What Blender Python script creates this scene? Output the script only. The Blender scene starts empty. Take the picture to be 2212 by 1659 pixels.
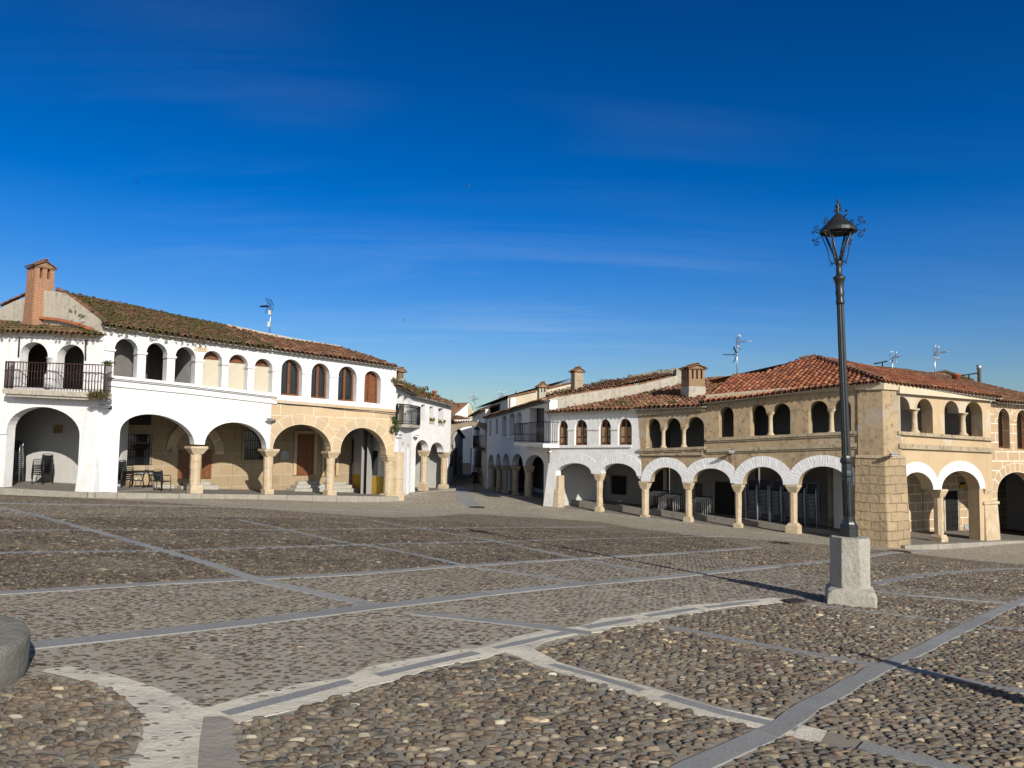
import bpy, math, random
import numpy as np
from mathutils import Vector, Matrix
from mathutils.geometry import delaunay_2d_cdt
random.seed(7)
R=random.Random(11)
sc=bpy.context.scene
COL=sc.collection
rad=math.radians
# ------------------------------------------------------------------ camera model (photo measured at 2212 x 1659)
PW,PH,FOC=2212,1659,1662.0
EYE=Vector((0,0,1.6)); PITCH=rad(3.9); ROLL=rad(0.9)
_fw=Vector((0,math.cos(PITCH),math.sin(PITCH))); _u0=Vector((0,-math.sin(PITCH),math.cos(PITCH))); _r0=Vector((1,0,0))
_rt=_r0*math.cos(ROLL)+_u0*math.sin(ROLL); _up=_u0*math.cos(ROLL)-_r0*math.sin(ROLL)
def ray(x,y): return _fw+_rt*((x-PW/2)/FOC)-_up*((y-PH/2)/FOC)
def at(x,y,Y):
    d=ray(x,y); return EYE+d*(Y/d.y)
def project(P):
    v=Vector(P)-EYE; z=v.dot(_fw)
    return PW/2+FOC*v.dot(_rt)/z, PH/2-FOC*v.dot(_up)/z
cd=bpy.data.cameras.new('camera'); cam=bpy.data.objects.new('camera',cd); COL.objects.link(cam)
cam.matrix_world=Matrix(((_rt.x,_up.x,-_fw.x,EYE.x),(_rt.y,_up.y,-_fw.y,EYE.y),(_rt.z,_up.z,-_fw.z,EYE.z),(0,0,0,1)))
cd.sensor_fit='HORIZONTAL'; cd.sensor_width=36; cd.lens=36*FOC/PW; cd.clip_end=2000; cd.clip_start=.05
sc.camera=cam
# ------------------------------------------------------------------ terrain
GY=[-40,0,11.3,23.6,31,41,47.5,55,62,85,140]; GZ=[-1.6,0,.5,1.25,1.72,1.95,2.0,2.5,2.72,2.68,2.9]
def base_h(x,y): return -.05*np.clip(x,-40,40)-np.interp(y,GY,GZ)
CP=[]
def cp(px,py,Y,dz=0):
    p=at(px,py,Y); CP.append((p.x,p.y,p.z+dz))
for a in [(0,1057,31.3,-.17),(206,1067,30.5,-.15),(420,1067,33.3,-.16),(640,1071,36.6,-.16),(845,1076,40,-.12),(885,1064,43.2,-.05),(970,1056,47.5,-.08),(1188,1094,41,-.03),(1500,1131,35.9,-.05),(1860,1170,31.3,-.05),(1914,1177,31,-.06),(2155,1167,34.6,-.08),(1050,1056,62,-.05),(1020,1022,85),(1027,1063,55),(1001,1024,80)]: cp(*a)
CP+=[(4.94,11.3,-.73),(-1.42,23.6,-1.21),(0,0,0),(-5,5,0),(6,5,-.52),(9,-.6,-.4)]
_c=np.array(CP); _res=_c[:,2]-base_h(_c[:,0],_c[:,1])
SIG=7.0
_K=np.exp(-(((_c[:,None,0]-_c[None,:,0])**2+(_c[:,None,1]-_c[None,:,1])**2)/SIG**2))
_w=np.linalg.solve(_K+np.eye(len(_c))*1e-3,_res)
def H_np(x,y):
    x=np.asarray(x,float); y=np.asarray(y,float)
    r=base_h(x,y)
    for i in range(len(_c)): r=r+_w[i]*np.exp(-((x-_c[i,0])**2+(y-_c[i,1])**2)/SIG**2)
    return r
def Hh(x,y): return float(H_np(x,y))
def ground(px,py,dz=0):
    d=ray(px,py); t=1.0; prev=None
    lo=1.0; hi=None
    while t<200:
        p=EYE+d*t
        if p.z<Hh(p.x,p.y)+dz: hi=t; break
        lo=t; t*=1.08
    if hi is None: hi=200
    for _ in range(26):
        m=(lo+hi)/2; p=EYE+d*m
        if p.z<Hh(p.x,p.y)+dz: hi=m
        else: lo=m
    return EYE+d*hi
# ------------------------------------------------------------------ object helpers
def tag(o,label=None,cat=None,group=None,kind=None):
    if label: o['label']=label
    if cat: o['category']=cat
    if group: o['group']=group
    if kind: o['kind']=kind
    return o
def thing(name,label,cat,loc=(0,0,0),group=None,rz=0):
    o=bpy.data.objects.new(name,None); COL.objects.link(o); o.location=loc; o.rotation_euler=(0,0,rz); o.empty_display_size=.3
    return tag(o,label,cat,group)
class MB:
    def __init__(s): s.v=[]; s.f=[]; s.uv=[]; s.c=[]; s.m=[]; s.tint=None; s.mi=0; s.sm=[]
    def add(s,vs,fs,uvs=None,smooth=False,tint=None):
        b=len(s.v); s.v+=[tuple(v) for v in vs]
        t=tint or (1,1,1)
        s.c+=[t]*len(vs)
        for k,f in enumerate(fs):
            s.f.append(tuple(b+i for i in f)); s.uv.append(uvs[k] if uvs else None); s.m.append(s.mi); s.sm.append(smooth)
    def quad(s,a,b,c,d,uv=None,tint=None): s.add([a,b,c,d],[(0,1,2,3)],[uv] if uv else None,tint=tint)
    def hexa(s,p,tint=None):  # 8 points bottom 0-3, top 4-7 (ccw from above)
        s.add(p,[(3,2,1,0),(4,5,6,7),(0,1,5,4),(1,2,6,5),(2,3,7,6),(3,0,4,7)],tint=tint)
    def box(s,c,size,rz=0,tint=None,M=None):
        x,y,z=[k/2 for k in size]
        pts=[Vector(q) for q in ((-x,-y,-z),(x,-y,-z),(x,y,-z),(-x,y,-z),(-x,-y,z),(x,-y,z),(x,y,z),(-x,y,z))]
        if M is None: M=Matrix.Rotation(rz,3,'Z')
        s.hexa([M@p+Vector(c) for p in pts],tint)
    def tube(s,pts,r,n=6,closed=False,cap=True,tint=None,smooth=True):
        pts=[Vector(p) for p in pts]; rs=r if isinstance(r,(list,tuple)) else [r]*len(pts)
        vs=[];fs=[];N=len(pts); ref=None
        for i,p in enumerate(pts):
            d=(pts[min(i+1,N-1)]-pts[max(i-1,0)])
            if d.length<1e-9: d=Vector((0,0,1))
            d.normalize()
            if ref is None:
                ref=Vector((0,0,1)) if abs(d.z)<.9 else Vector((1,0,0))
            a=d.cross(ref)
            if a.length<1e-6: a=d.cross(Vector((0,1,0)))
            a.normalize(); b=d.cross(a); ref=-b if False else ref
            for k in range(n):
                t=2*math.pi*k/n; vs.append(p+a*(rs[i]*math.cos(t))+b*(rs[i]*math.sin(t)))
        for i in range(N-1):
            for k in range(n):
                fs.append((i*n+k,i*n+(k+1)%n,(i+1)*n+(k+1)%n,(i+1)*n+k))
        if cap: fs.append(tuple(range(n-1,-1,-1))); fs.append(tuple((N-1)*n+k for k in range(n)))
        s.add(vs,fs,smooth=smooth,tint=tint)
    def lathe(s,prof,c=(0,0,0),n=12,rot=0,smooth=True,jit=0,flute=0,rng=None):
        vs=[];fs=[];N=len(prof)
        for i,(r,z) in enumerate(prof):
            for k in range(n):
                t=2*math.pi*k/n+rot; rr=r*(1+(rng.uniform(-jit,jit) if jit and rng else 0))
                if flute and k%2: rr*=1-flute
                vs.append((c[0]+rr*math.cos(t),c[1]+rr*math.sin(t),c[2]+z))
        for i in range(N-1):
            for k in range(n):
                fs.append((i*n+k,i*n+(k+1)%n,(i+1)*n+(k+1)%n,(i+1)*n+k))
        fs.append(tuple(range(n-1,-1,-1))); fs.append(tuple((N-1)*n+k for k in range(n)))
        s.add(vs,fs,smooth=smooth)
    def build(s,name,mats,parent=None,loc=None,bevel=0,label=None):
        o0=Vector((0,0,0))
        if loc is not None: o0=Vector(loc)
        else:
            q=parent
            while q is not None:
                if q.get('_abs'): o0=Vector(q['_abs']); break
                q=q.parent
        me=bpy.data.meshes.new(name)
        me.from_pydata([(v[0]-o0.x,v[1]-o0.y,v[2]-o0.z) for v in s.v],[],s.f)
        if not isinstance(mats,(list,tuple)): mats=[mats]
        for m in mats: me.materials.append(m)
        me.polygons.foreach_set('material_index',s.m)
        me.polygons.foreach_set('use_smooth',s.sm)
        if any(u for u in s.uv):
            L=me.uv_layers.new(name='UVMap'); dat=[]
            for f,u in zip(s.f,s.uv):
                for k in range(len(f)): dat+= (list(u[k]) if u else [0.0,0.0])
            L.data.foreach_set('uv',dat)
        if any(c!=(1,1,1) for c in s.c):
            a=me.color_attributes.new('tint','FLOAT_COLOR','POINT')
            a.data.foreach_set('color',[x for c in s.c for x in (*c,1.0)])
        me.update()
        o=bpy.data.objects.new(name,me); COL.objects.link(o)
        if parent is not None: o.parent=parent
        if loc is not None: o.location=Vector(loc)-(Vector(parent['_abs']) if parent is not None and parent.get('_abs') else Vector((0,0,0)))
        if bevel:
            b=o.modifiers.new('bevel','BEVEL'); b.width=bevel; b.segments=2; b.limit_method='ANGLE'; b.angle_limit=rad(40)
        if label: o['label']=label
        return o
def house(name,label,cat,loc,group=None):
    o=thing(name,label,cat,loc,group); o['_abs']=tuple(loc); return o
def copy_tree(o,parent=None):
    c=o.copy(); COL.objects.link(c); c.parent=parent
    for ch in list(o.children):
        copy_tree(ch,c)
    return c
# ------------------------------------------------------------------ materials
def newmat(name):
    m=bpy.data.materials.new(name); m.use_nodes=True; nt=m.node_tree; b=nt.nodes['Principled BSDF']; return m,nt,b
class G:
    def __init__(s,nt): s.nt=nt; s.tc=None
    def n(s,t,**k):
        x=s.nt.nodes.new(t)
        for a,v in k.items(): setattr(x,a,v)
        return x
    def l(s,a,b): s.nt.links.new(a,b)
    def co(s,kind='Object',scale=(1,1,1),rot=(0,0,0)):
        if s.tc is None: s.tc=s.n('ShaderNodeTexCoord')
        mp=s.n('ShaderNodeMapping'); s.l(s.tc.outputs[kind],mp.inputs[0]); mp.inputs['Scale'].default_value=scale; mp.inputs['Rotation'].default_value=rot
        return mp.outputs[0]
    def noise(s,co,scale=5,detail=6,rough=.6,dist=0):
        x=s.n('ShaderNodeTexNoise'); s.l(co,x.inputs['Vector']); x.inputs['Scale'].default_value=scale; x.inputs['Detail'].default_value=detail; x.inputs['Roughness'].default_value=rough; x.inputs['Distortion'].default_value=dist
        return x.outputs['Fac']
    def ramp(s,fac,stops,interp='LINEAR'):
        x=s.n('ShaderNodeValToRGB'); s.l(fac,x.inputs[0]); r=x.color_ramp; r.interpolation=interp
        while len(r.elements)<len(stops): r.elements.new(.5)
        for e,(p,c) in zip(r.elements,stops):
            e.position=p; e.color=(*c,1) if len(c)==3 else c
        return x.outputs[0]
    def mr(s,fac,a,b,c=0,d=1):
        x=s.n('ShaderNodeMapRange'); s.l(fac,x.inputs[0]); x.inputs[1].default_value=a; x.inputs[2].default_value=b; x.inputs[3].default_value=c; x.inputs[4].default_value=d
        return x.outputs[0]
    def mix(s,fac,a,b,mode='MIX'):
        x=s.n('ShaderNodeMix',data_type='RGBA',blend_type=mode)
        if isinstance(fac,(int,float)): x.inputs[0].default_value=fac
        else: s.l(fac,x.inputs[0])
        for i,v in ((6,a),(7,b)):
            if isinstance(v,tuple): x.inputs[i].default_value=(*v,1)
            else: s.l(v,x.inputs[i])
        return x.outputs[2]
    def math(s,op,a,b=None):
        x=s.n('ShaderNodeMath',operation=op)
        for i,v in enumerate((a,b)):
            if v is None: continue
            if isinstance(v,(int,float)): x.inputs[i].default_value=v
            else: s.l(v,x.inputs[i])
        return x.outputs[0]
    def bump(s,h,strength,dist,b,prev=None):
        x=s.n('ShaderNodeBump'); s.l(h,x.inputs['Height']); x.inputs['Strength'].default_value=strength; x.inputs['Distance'].default_value=dist
        if prev is not None: s.l(prev,x.inputs['Normal'])
        s.l(x.outputs[0],b.inputs['Normal']); return x.outputs[0]
def plaster(name,c1,c2,c3,rough=.9,dirt=(.62,.75),streak=.0,bump=.25,bs=9,patch=None,sc1=.9):
    m,nt,b=newmat(name); g=G(nt); co=g.co()
    n1=g.noise(co,sc1,7,.65); n2=g.noise(co,4.5,6,.7,.4)
    c=g.mix(g.mr(n1,.35,.65),c1,c2)
    c=g.mix(g.mr(n2,*dirt),c,c3)
    if patch:
        n4=g.noise(co,.45,5,.55,.3); c=g.mix(g.mr(n4,.53,.57),c,patch)
    if streak:
        n3=g.noise(g.co(scale=(3.2,3.2,.28)),2.2,5,.6); c=g.mix(g.math('MULTIPLY',g.mr(n3,.52,.75),streak),c,c3)
    g.l(c,b.inputs['Base Color']); b.inputs['Roughness'].default_value=rough; b.inputs['Specular IOR Level'].default_value=.25
    p=g.bump(g.noise(co,bs,8,.65),bump,.02,b); g.bump(g.noise(co,1.3,3,.5),bump*.9,.12,b,p)
    return m
def ashlar(name,c1,c2,c3,joint,bw,rh,mortar=.03,off=.5,streak=.3,warp=0,bump=.3):
    m,nt,b=newmat(name); g=G(nt); co=g.co(); uv=g.co('UV')
    if warp:
        nn=g.n('ShaderNodeTexNoise'); nn.inputs['Scale'].default_value=1.7; nn.inputs['Detail'].default_value=5; g.l(co,nn.inputs['Vector']); s2=g.n('ShaderNodeVectorMath',operation='SCALE'); g.l(nn.outputs['Color'],s2.inputs[0]); s2.inputs['Scale'].default_value=warp; s3=g.n('ShaderNodeVectorMath',operation='ADD'); g.l(uv,s3.inputs[0]); g.l(s2.outputs[0],s3.inputs[1]); uv=s3.outputs[0]
    br=g.n('ShaderNodeTexBrick'); g.l(uv,br.inputs['Vector']); br.inputs['Scale'].default_value=1; br.inputs['Mortar Size'].default_value=mortar; br.inputs['Mortar Smooth'].default_value=.15
    br.inputs['Brick Width'].default_value=bw; br.inputs['Row Height'].default_value=rh; br.offset=off; br.offset_frequency=2
    br.inputs['Color1'].default_value=(.86,.86,.86,1); br.inputs['Color2'].default_value=(1.08,1.06,1.04,1); br.inputs['Mortar'].default_value=(1,1,1,1)
    n1=g.noise(co,1.1,7,.65); n2=g.noise(co,5,6,.7,.3)
    c=g.mix(g.mr(n1,.35,.65),c1,c2); c=g.mix(g.mr(n2,.58,.75),c,c3); c=g.mix(.8,c,br.outputs['Color'],'MULTIPLY')
    if streak:
        n3=g.noise(g.co(scale=(3,3,.3)),2.2,5,.6); c=g.mix(g.math('MULTIPLY',g.mr(n3,.5,.75),streak),c,c3)
    wear=g.mr(g.noise(co,2.2,5,.7),.36,.5)
    c=g.mix(g.math('MULTIPLY',br.outputs['Fac'],wear),c,joint)
    g.l(c,b.inputs['Base Color']); b.inputs['Roughness'].default_value=.9; b.inputs['Specular IOR Level'].default_value=.2
    p=g.bump(g.noise(co,10 if bump<.5 else 6,8,.65),bump,.02 if bump<.5 else .05,b)
    if warp: g.bump(g.math('SUBTRACT',1.0,br.outputs['Fac']),.8,.03,b,p)
    return m
def simple(name,c,rough=.6,metal=0,var=.25,scale=6,bump=.0,spec=.4,c2=None):
    m,nt,b=newmat(name); g=G(nt); co=g.co()
    c2=c2 or tuple(x*(1-var) for x in c)
    n=g.noise(co,scale,6,.65)
    g.l(g.mix(g.mr(n,.35,.65),c,c2),b.inputs['Base Color']); b.inputs['Roughness'].default_value=rough; b.inputs['Metallic'].default_value=metal; b.inputs['Specular IOR Level'].default_value=spec
    if bump: g.bump(g.noise(co,scale*4,6,.6),bump,.01,b)
    return m
def stone(name,c1,c2,c3,bump=.6,bs=6,rough=.9,speck=None):
    m,nt,b=newmat(name); g=G(nt); co=g.co()
    oi=g.n('ShaderNodeObjectInfo'); add=g.n('ShaderNodeVectorMath',operation='ADD'); g.l(co,add.inputs[0]); g.l(oi.outputs['Random'],add.inputs[1]); 
    sc_=g.n('ShaderNodeVectorMath',operation='SCALE'); g.l(oi.outputs['Random'],sc_.inputs[0]) ; sc_.inputs['Scale'].default_value=37; g.l(sc_.outputs[0],add.inputs[1]); co=add.outputs[0]
    n1=g.noise(co,2.2,7,.65,.3); n2=g.noise(co,7,7,.7,.5)
    c=g.mix(g.mr(n1,.35,.62),c1,c2); c=g.mix(g.mr(n2,.55,.72),c,c3)
    if speck: c=g.mix(g.mr(g.noise(co,70,3,.8),.5,.7,0,.55),c,speck)
    g.l(c,b.inputs['Base Color']); b.inputs['Roughness'].default_value=rough; b.inputs['Specular IOR Level'].default_value=.25
    p=g.bump(g.noise(co,bs,9,.7,.2),bump,.05,b); g.bump(g.noise(co,bs*6,5,.7),bump*.6,.01,b,p)
    return m
def tilemat(name,base,moss,mossamt,dark=.7):
    m,nt,b=newmat(name); g=G(nt); co=g.co()
    at_=g.n('ShaderNodeAttribute',attribute_name='tint')
    c=g.mix(1.0,base,at_.outputs['Color'],'MULTIPLY')
    n0=g.noise(co,7,6,.7); c=g.mix(g.mr(n0,.45,.75,0,dark),c,(.10,.075,.06))
    n2=g.noise(co,22,4,.7); c=g.mix(g.mr(n2,.6,.72,0,.75),c,(.40,.37,.30))
    n1=g.noise(co,1.1,6,.65,.4); n3=g.noise(co,9,5,.7)
    f=g.math('ADD',g.math('MULTIPLY',n1,.65),g.math('MULTIPLY',n3,.35))
    c=g.mix(g.mr(f,.60-mossamt*.25,.68-mossamt*.22,0,.9),c,moss)
    g.l(c,b.inputs['Base Color']); b.inputs['Roughness'].default_value=.92; b.inputs['Specular IOR Level'].default_value=.2
    g.bump(g.noise(co,30,6,.7),.5,.012,b)
    return m
MAT={}
W=MAT
W['white']=plaster('white_limewash',(.83,.83,.825),(.74,.74,.725),(.57,.55,.50),dirt=(.58,.80),streak=.3,bump=.35,bs=7)
W['white2']=plaster('white_limewash_old',(.81,.81,.805),(.74,.735,.715),(.56,.53,.47),dirt=(.57,.78),streak=.4,bump=.45,bs=6)
W['kerb']=stone('worn_kerb_stone',(.37,.345,.285),(.31,.285,.235),(.21,.19,.155),bump=.7)
W['white_shade']=plaster('shade_darkened_white_plaster',(.25,.245,.225),(.20,.195,.178),(.15,.138,.118),streak=.4,bump=.25)  # white plaster with arcade and gallery shade darkened into its colour
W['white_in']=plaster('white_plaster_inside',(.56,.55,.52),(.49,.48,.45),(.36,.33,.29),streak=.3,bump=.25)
W['ring']=None; W['eave']=plaster('stained_eave_plaster',(.55,.53,.48),(.46,.44,.39),(.30,.27,.22))
W['cream']=plaster('cream_render',(.57,.44,.28),(.50,.37,.22),(.36,.26,.16),streak=.35,patch=(.55,.47,.36))
W['creamdk']=plaster('weathered_sandstone_render',(.46,.345,.215),(.38,.285,.175),(.20,.155,.105),dirt=(.5,.68),streak=.6,patch=(.40,.34,.26),bump=.45)
W['grey_render']=plaster('grey_cement_render',(.52,.47,.38),(.45,.41,.34),(.25,.23,.19),dirt=(.52,.7),streak=.7)
W['moulding']=plaster('stone_moulding',(.46,.38,.26),(.38,.31,.21),(.20,.16,.11),dirt=(.5,.66),streak=.4,bump=.4,bs=14)
W['cornice']=plaster('cream_cornice',(.66,.58,.43),(.58,.50,.36),(.42,.34,.22),streak=.2)
W['ash_c']=ashlar('scored_sandstone_render',(.60,.465,.30),(.545,.41,.26),(.44,.33,.205),(.78,.70,.57),1.7,.6,.016,streak=.15)
W['ash_v']=ashlar('scored_voussoirs',(.62,.49,.32),(.56,.43,.275),(.46,.35,.22),(.78,.70,.57),.62,.5,.016,off=0,streak=0)
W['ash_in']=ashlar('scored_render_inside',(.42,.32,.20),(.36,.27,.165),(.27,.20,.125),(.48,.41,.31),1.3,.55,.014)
W['ash_i']=ashlar('scored_brown_render',(.53,.39,.24),(.48,.35,.215),(.38,.28,.17),(.82,.76,.62),.95,.42,.022,streak=.1)
W['ash_iv']=ashlar('scored_brown_voussoirs',(.55,.41,.255),(.50,.37,.23),(.40,.30,.18),(.82,.76,.62),.42,.42,.022,off=0,streak=0)
W['pier']=ashlar('rough_sandstone_blocks',(.45,.34,.205),(.37,.285,.18),(.24,.19,.13),(.21,.165,.11),.72,.36,.02,streak=.4,warp=.16,bump=1.0)
W['colm']=stone('column_limestone',(.60,.50,.36),(.52,.40,.25),(.36,.28,.19),bump=.7)
W['granite']=stone('rough_granite',(.47,.45,.39),(.40,.38,.325),(.29,.275,.23),bump=.9,bs=9,speck=(.66,.63,.55))
W['gran_dark']=stone('mossy_granite',(.30,.29,.24),(.24,.23,.19),(.15,.15,.11),bump=.9,bs=8,speck=(.42,.40,.34))
W['arch_st']=stone('old_arch_stone',(.33,.28,.20),(.25,.21,.15),(.16,.14,.10),bump=.8,bs=7)
W['wood']=simple('varnished_brown_wood',(.23,.085,.03),.45,var=.45,scale=9)
W['beam']=simple('old_dark_boards',(.13,.09,.06),.8,var=.4,scale=4)
W['wood_dk']=simple('dark_wood',(.055,.033,.022),.5,var=.4,scale=9)
W['wood_lt']=simple('pale_shutter_wood',(.34,.25,.165),.6,var=.3,scale=9)
W['glass']=simple('dark_window_glass',(.012,.015,.018),.06,var=.3,spec=.8)
W['black']=simple('dark_interior',(.012,.011,.010),.8,var=.3)
W['iron']=simple('black_wrought_iron',(.018,.018,.02),.45,.3,var=.4,scale=30)
W['rust']=simple('rusty_iron',(.075,.035,.025),.7,.2,var=.5,scale=25)
W['lampm']=simple('painted_lamp_iron',(.036,.042,.044),.38,.25,var=.3,scale=14,spec=.5)
W['alu']=simple('brushed_aluminium',(.62,.64,.66),.35,.85,var=.15,scale=30)
W['slat']=simple('dark_blue_slats',(.022,.026,.036),.4,var=.3,scale=20)
W['plastic']=simple('black_plastic',(.016,.018,.019),.42,var=.2,scale=20,spec=.5)
W['whitem']=simple('white_painted_steel',(.70,.71,.72),.45,.1,var=.1)
W['palealu']=simple('pale_grey_legs',(.62,.62,.60),.45,.3,var=.15)
W['bluealu']=simple('pale_blue_frames',(.50,.57,.68),.4,.3,var=.15)
W['shutter']=None
W['tile_r']=tilemat('red_clay_tiles',(.35,.125,.065),(.13,.105,.045),.15)
W['tile_m']=tilemat('weathered_clay_tiles',(.285,.135,.08),(.095,.088,.038),.36,.8)
W['tile_g']=tilemat('mossy_clay_tiles',(.24,.125,.075),(.10,.092,.035),.60,.85)
W['yellow']=simple('ochre_dado',(.55,.36,.05),.8)
W['signb']=simple('black_signboard',(.012,.012,.012),.5)
W['signt']=simple('faded_sign_letters',(.16,.15,.14),.6)
W['greyplate']=simple('grey_plate',(.42,.44,.45),.5)
W['sign_y']=simple('yellow_sign',(.60,.40,.03),.5)
W['leaf']=simple('green_leaves',(.075,.115,.025),.7,var=.5,scale=15)
W['dryleaf']=simple('dry_weeds',(.16,.125,.05),.8,var=.5,scale=15)
W['moss']=simple('green_moss',(.075,.10,.018),.95,var=.5,scale=12)
W['flower']=simple('yellow_flowers',(.75,.50,.03),.7)
W['pot']=simple('white_pot',(.7,.68,.62),.6)
W['terra']=simple('terracotta',(.42,.14,.06),.8,var=.3)
W['redstep']=simple('red_tiled_step',(.30,.05,.035),.7)
W['dado']=simple('grey_dado',(.30,.30,.32),.85)
W['bird']=simple('dark_bird_feathers',(.012,.012,.018),.7)
W['birdw']=simple('white_bird_belly',(.6,.6,.6),.8)
W['skin']=simple('skin',(.42,.24,.17),.6,var=.1)
W['cloth']=simple('dark_cloth',(.010,.010,.013),.9)
W['hair']=simple('grey_hair',(.22,.19,.17),.8)
W['phone']=simple('black_phone',(.01,.01,.01),.3)
W['manhole']=simple('cast_iron_cover',(.085,.055,.042),.6,.4,var=.4,scale=25,bump=.4)
def ringmat():
    m,nt,b=newmat('limewashed_brick_ring'); g=G(nt); uv=g.co('UV',(1,.12,1)); co=g.co()
    n=g.noise(uv,16,4,.6,.1); n2=g.noise(co,3,6,.6)
    c=g.mix(g.mr(n2,.4,.7),(.86,.865,.865),(.76,.765,.765)); c=g.mix(g.mr(n,.28,.46,.25,0),c,(.60,.60,.59))
    g.l(c,b.inputs['Base Color']); b.inputs['Roughness'].default_value=.9
    p=g.bump(n,.75,.055,b); g.bump(g.noise(co,18,6,.7),.3,.02,b,p)
    return m
W['ring']=ringmat()
def shuttermat():
    m,nt,b=newmat('cream_roller_shutter'); g=G(nt); uv=g.co('UV')
    w=g.n('ShaderNodeTexWave',wave_type='BANDS',bands_direction='Y'); g.l(uv,w.inputs['Vector']); w.inputs['Scale'].default_value=6.5
    c=g.mix(g.mr(w.outputs['Fac'],.0,.25),(.42,.36,.24),(.74,.68,.54)); g.l(c,b.inputs['Base Color']); b.inputs['Roughness'].default_value=.6
    g.bump(w.outputs['Fac'],.7,.02,b); return m
W['shutter']=shuttermat()
def brickmat(name,c1,c2,mort,bw=.27,rh=.062,ms=.013):
    m,nt,b=newmat(name); g=G(nt); uv=g.co('UV'); co=g.co()
    warp=g.n('ShaderNodeVectorMath',operation='ADD'); nn=g.n('ShaderNodeTexNoise'); nn.inputs['Scale'].default_value=3; g.l(co,nn.inputs['Vector'])
    s2=g.n('ShaderNodeVectorMath',operation='SCALE'); g.l(nn.outputs['Color'],s2.inputs[0]); s2.inputs['Scale'].default_value=.05
    g.l(uv,warp.inputs[0]); g.l(s2.outputs[0],warp.inputs[1])
    br=g.n('ShaderNodeTexBrick'); g.l(warp.outputs[0],br.inputs['Vector']); br.inputs['Scale'].default_value=1; br.inputs['Mortar Size'].default_value=ms; br.inputs['Brick Width'].default_value=bw; br.inputs['Row Height'].default_value=rh; br.inputs['Mortar Smooth'].default_value=.3
    br.inputs['Color1'].default_value=(*c1,1); br.inputs['Color2'].default_value=(*c2,1); br.inputs['Mortar'].default_value=(*mort,1)
    n=g.noise(co,5,6,.7); c=g.mix(g.mr(n,.5,.75,0,.5),br.outputs['Color'],(.16,.12,.08))
    g.l(c,b.inputs['Base Color']); b.inputs['Roughness'].default_value=.9
    inv=g.math('SUBTRACT',1.0,br.outputs['Fac']); p=g.bump(inv,.8,.015,b); g.bump(g.noise(co,25,5,.7),.4,.01,b,p); return m
W['brick']=brickmat('thin_red_bricks',(.42,.15,.07),(.33,.135,.075),(.46,.33,.21))
W['brick_s']=brickmat('sooty_bricks',(.36,.20,.10),(.26,.15,.085),(.36,.27,.17))
W['brick_l']=brickmat('pale_chimney_bricks',(.42,.33,.22),(.36,.28,.19),(.50,.42,.30),.3,.1)
# ------------------------------------------------------------------ facade helper
class Fac:
    def __init__(s,a,b):
        s.a3=at(*a); s.b3=at(*b); A=Vector(s.a3.xy); B=Vector(s.b3.xy)
        s.A=A; s.t=(B-A).normalized(); s.L=(B-A).length; s.n=Vector((s.t.y,-s.t.x))
        s.za=s.a3.z; s.zb=s.b3.z
    def P(s,u,z,off=0):
        p=s.A+s.t*u+s.n*off; return Vector((p.x,p.y,z))
    def uz(s,px,py,off=0):
        d=ray(px,py); O=s.A+s.n*off
        k=s.n.dot(O-Vector(EYE.xy))/s.n.dot(Vector(d.xy)); p=EYE+d*k
        return (Vector(p.xy)-O).dot(s.t),p.z
    def base(s,u): return s.za+(s.zb-s.za)*u/s.L
    def arch(s,l,r,c,n=18,off=0):
        ul,zl=s.uz(*l,off); ur,zr=s.uz(*r,off); uc,zc=s.uz(*c,off)
        zm=(zl+zr)/2; out=[]
        for k in range(n+1):
            th=math.pi*(1-k/n); u=(ul+ur)/2+(ur-ul)/2*math.cos(th); z0=zl+(zr-zl)*(u-ul)/(ur-ul)
            out.append((u,z0+(zc-zm)*math.sin(th)))
        return out
def inpoly(p,poly):
    x,y=p; r=False; j=len(poly)-1
    for i in range(len(poly)):
        xi,yi=poly[i]; xj,yj=poly[j]
        if (yi>y)!=(yj>y) and x<(xj-xi)*(y-yi)/(yj-yi)+xi: r=not r
        j=i
    return r
def flat_poly(mb,F,outer,holes=(),off=0,thick=.4,back=True,sides=True):
    loops=[outer]+list(holes); vs=[];edges=[]
    for lp in loops:
        b=len(vs); vs+=[Vector(p) for p in lp]; edges+=[(b+i,b+(i+1)%len(lp)) for i in range(len(lp))]
    V,E_,Fc,*_=delaunay_2d_cdt(vs,edges,[],0,1e-5)
    tris=[]
    for f in Fc:
        c=sum((V[i] for i in f),Vector((0,0)))/len(f)
        if inpoly(c,outer) and not any(inpoly(c,h) for h in holes): tris.append(f)
    pts=[F.P(v.x,v.y,off) for v in V]
    uvs=[[(V[i].x,V[i].y) for i in f] for f in tris]
    mb.add(pts,tris,uvs)
    if back:
        bp=[F.P(v.x,v.y,off-thick) for v in V]; mb.add(bp,[tuple(reversed(f)) for f in tris],[list(reversed(u)) for u in uvs])
    if sides:
        for lp in loops:
            acc=0
            for i in range(len(lp)):
                a=lp[i]; c=lp[(i+1)%len(lp)]; l=math.hypot(a[0]-c[0],a[1]-c[1])
                mb.quad(F.P(*a,off),F.P(*c,off),F.P(*c,off-thick),F.P(*a,off-thick),[(acc,0),(acc+l,0),(acc+l,thick),(acc,thick)]); acc+=l
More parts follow.
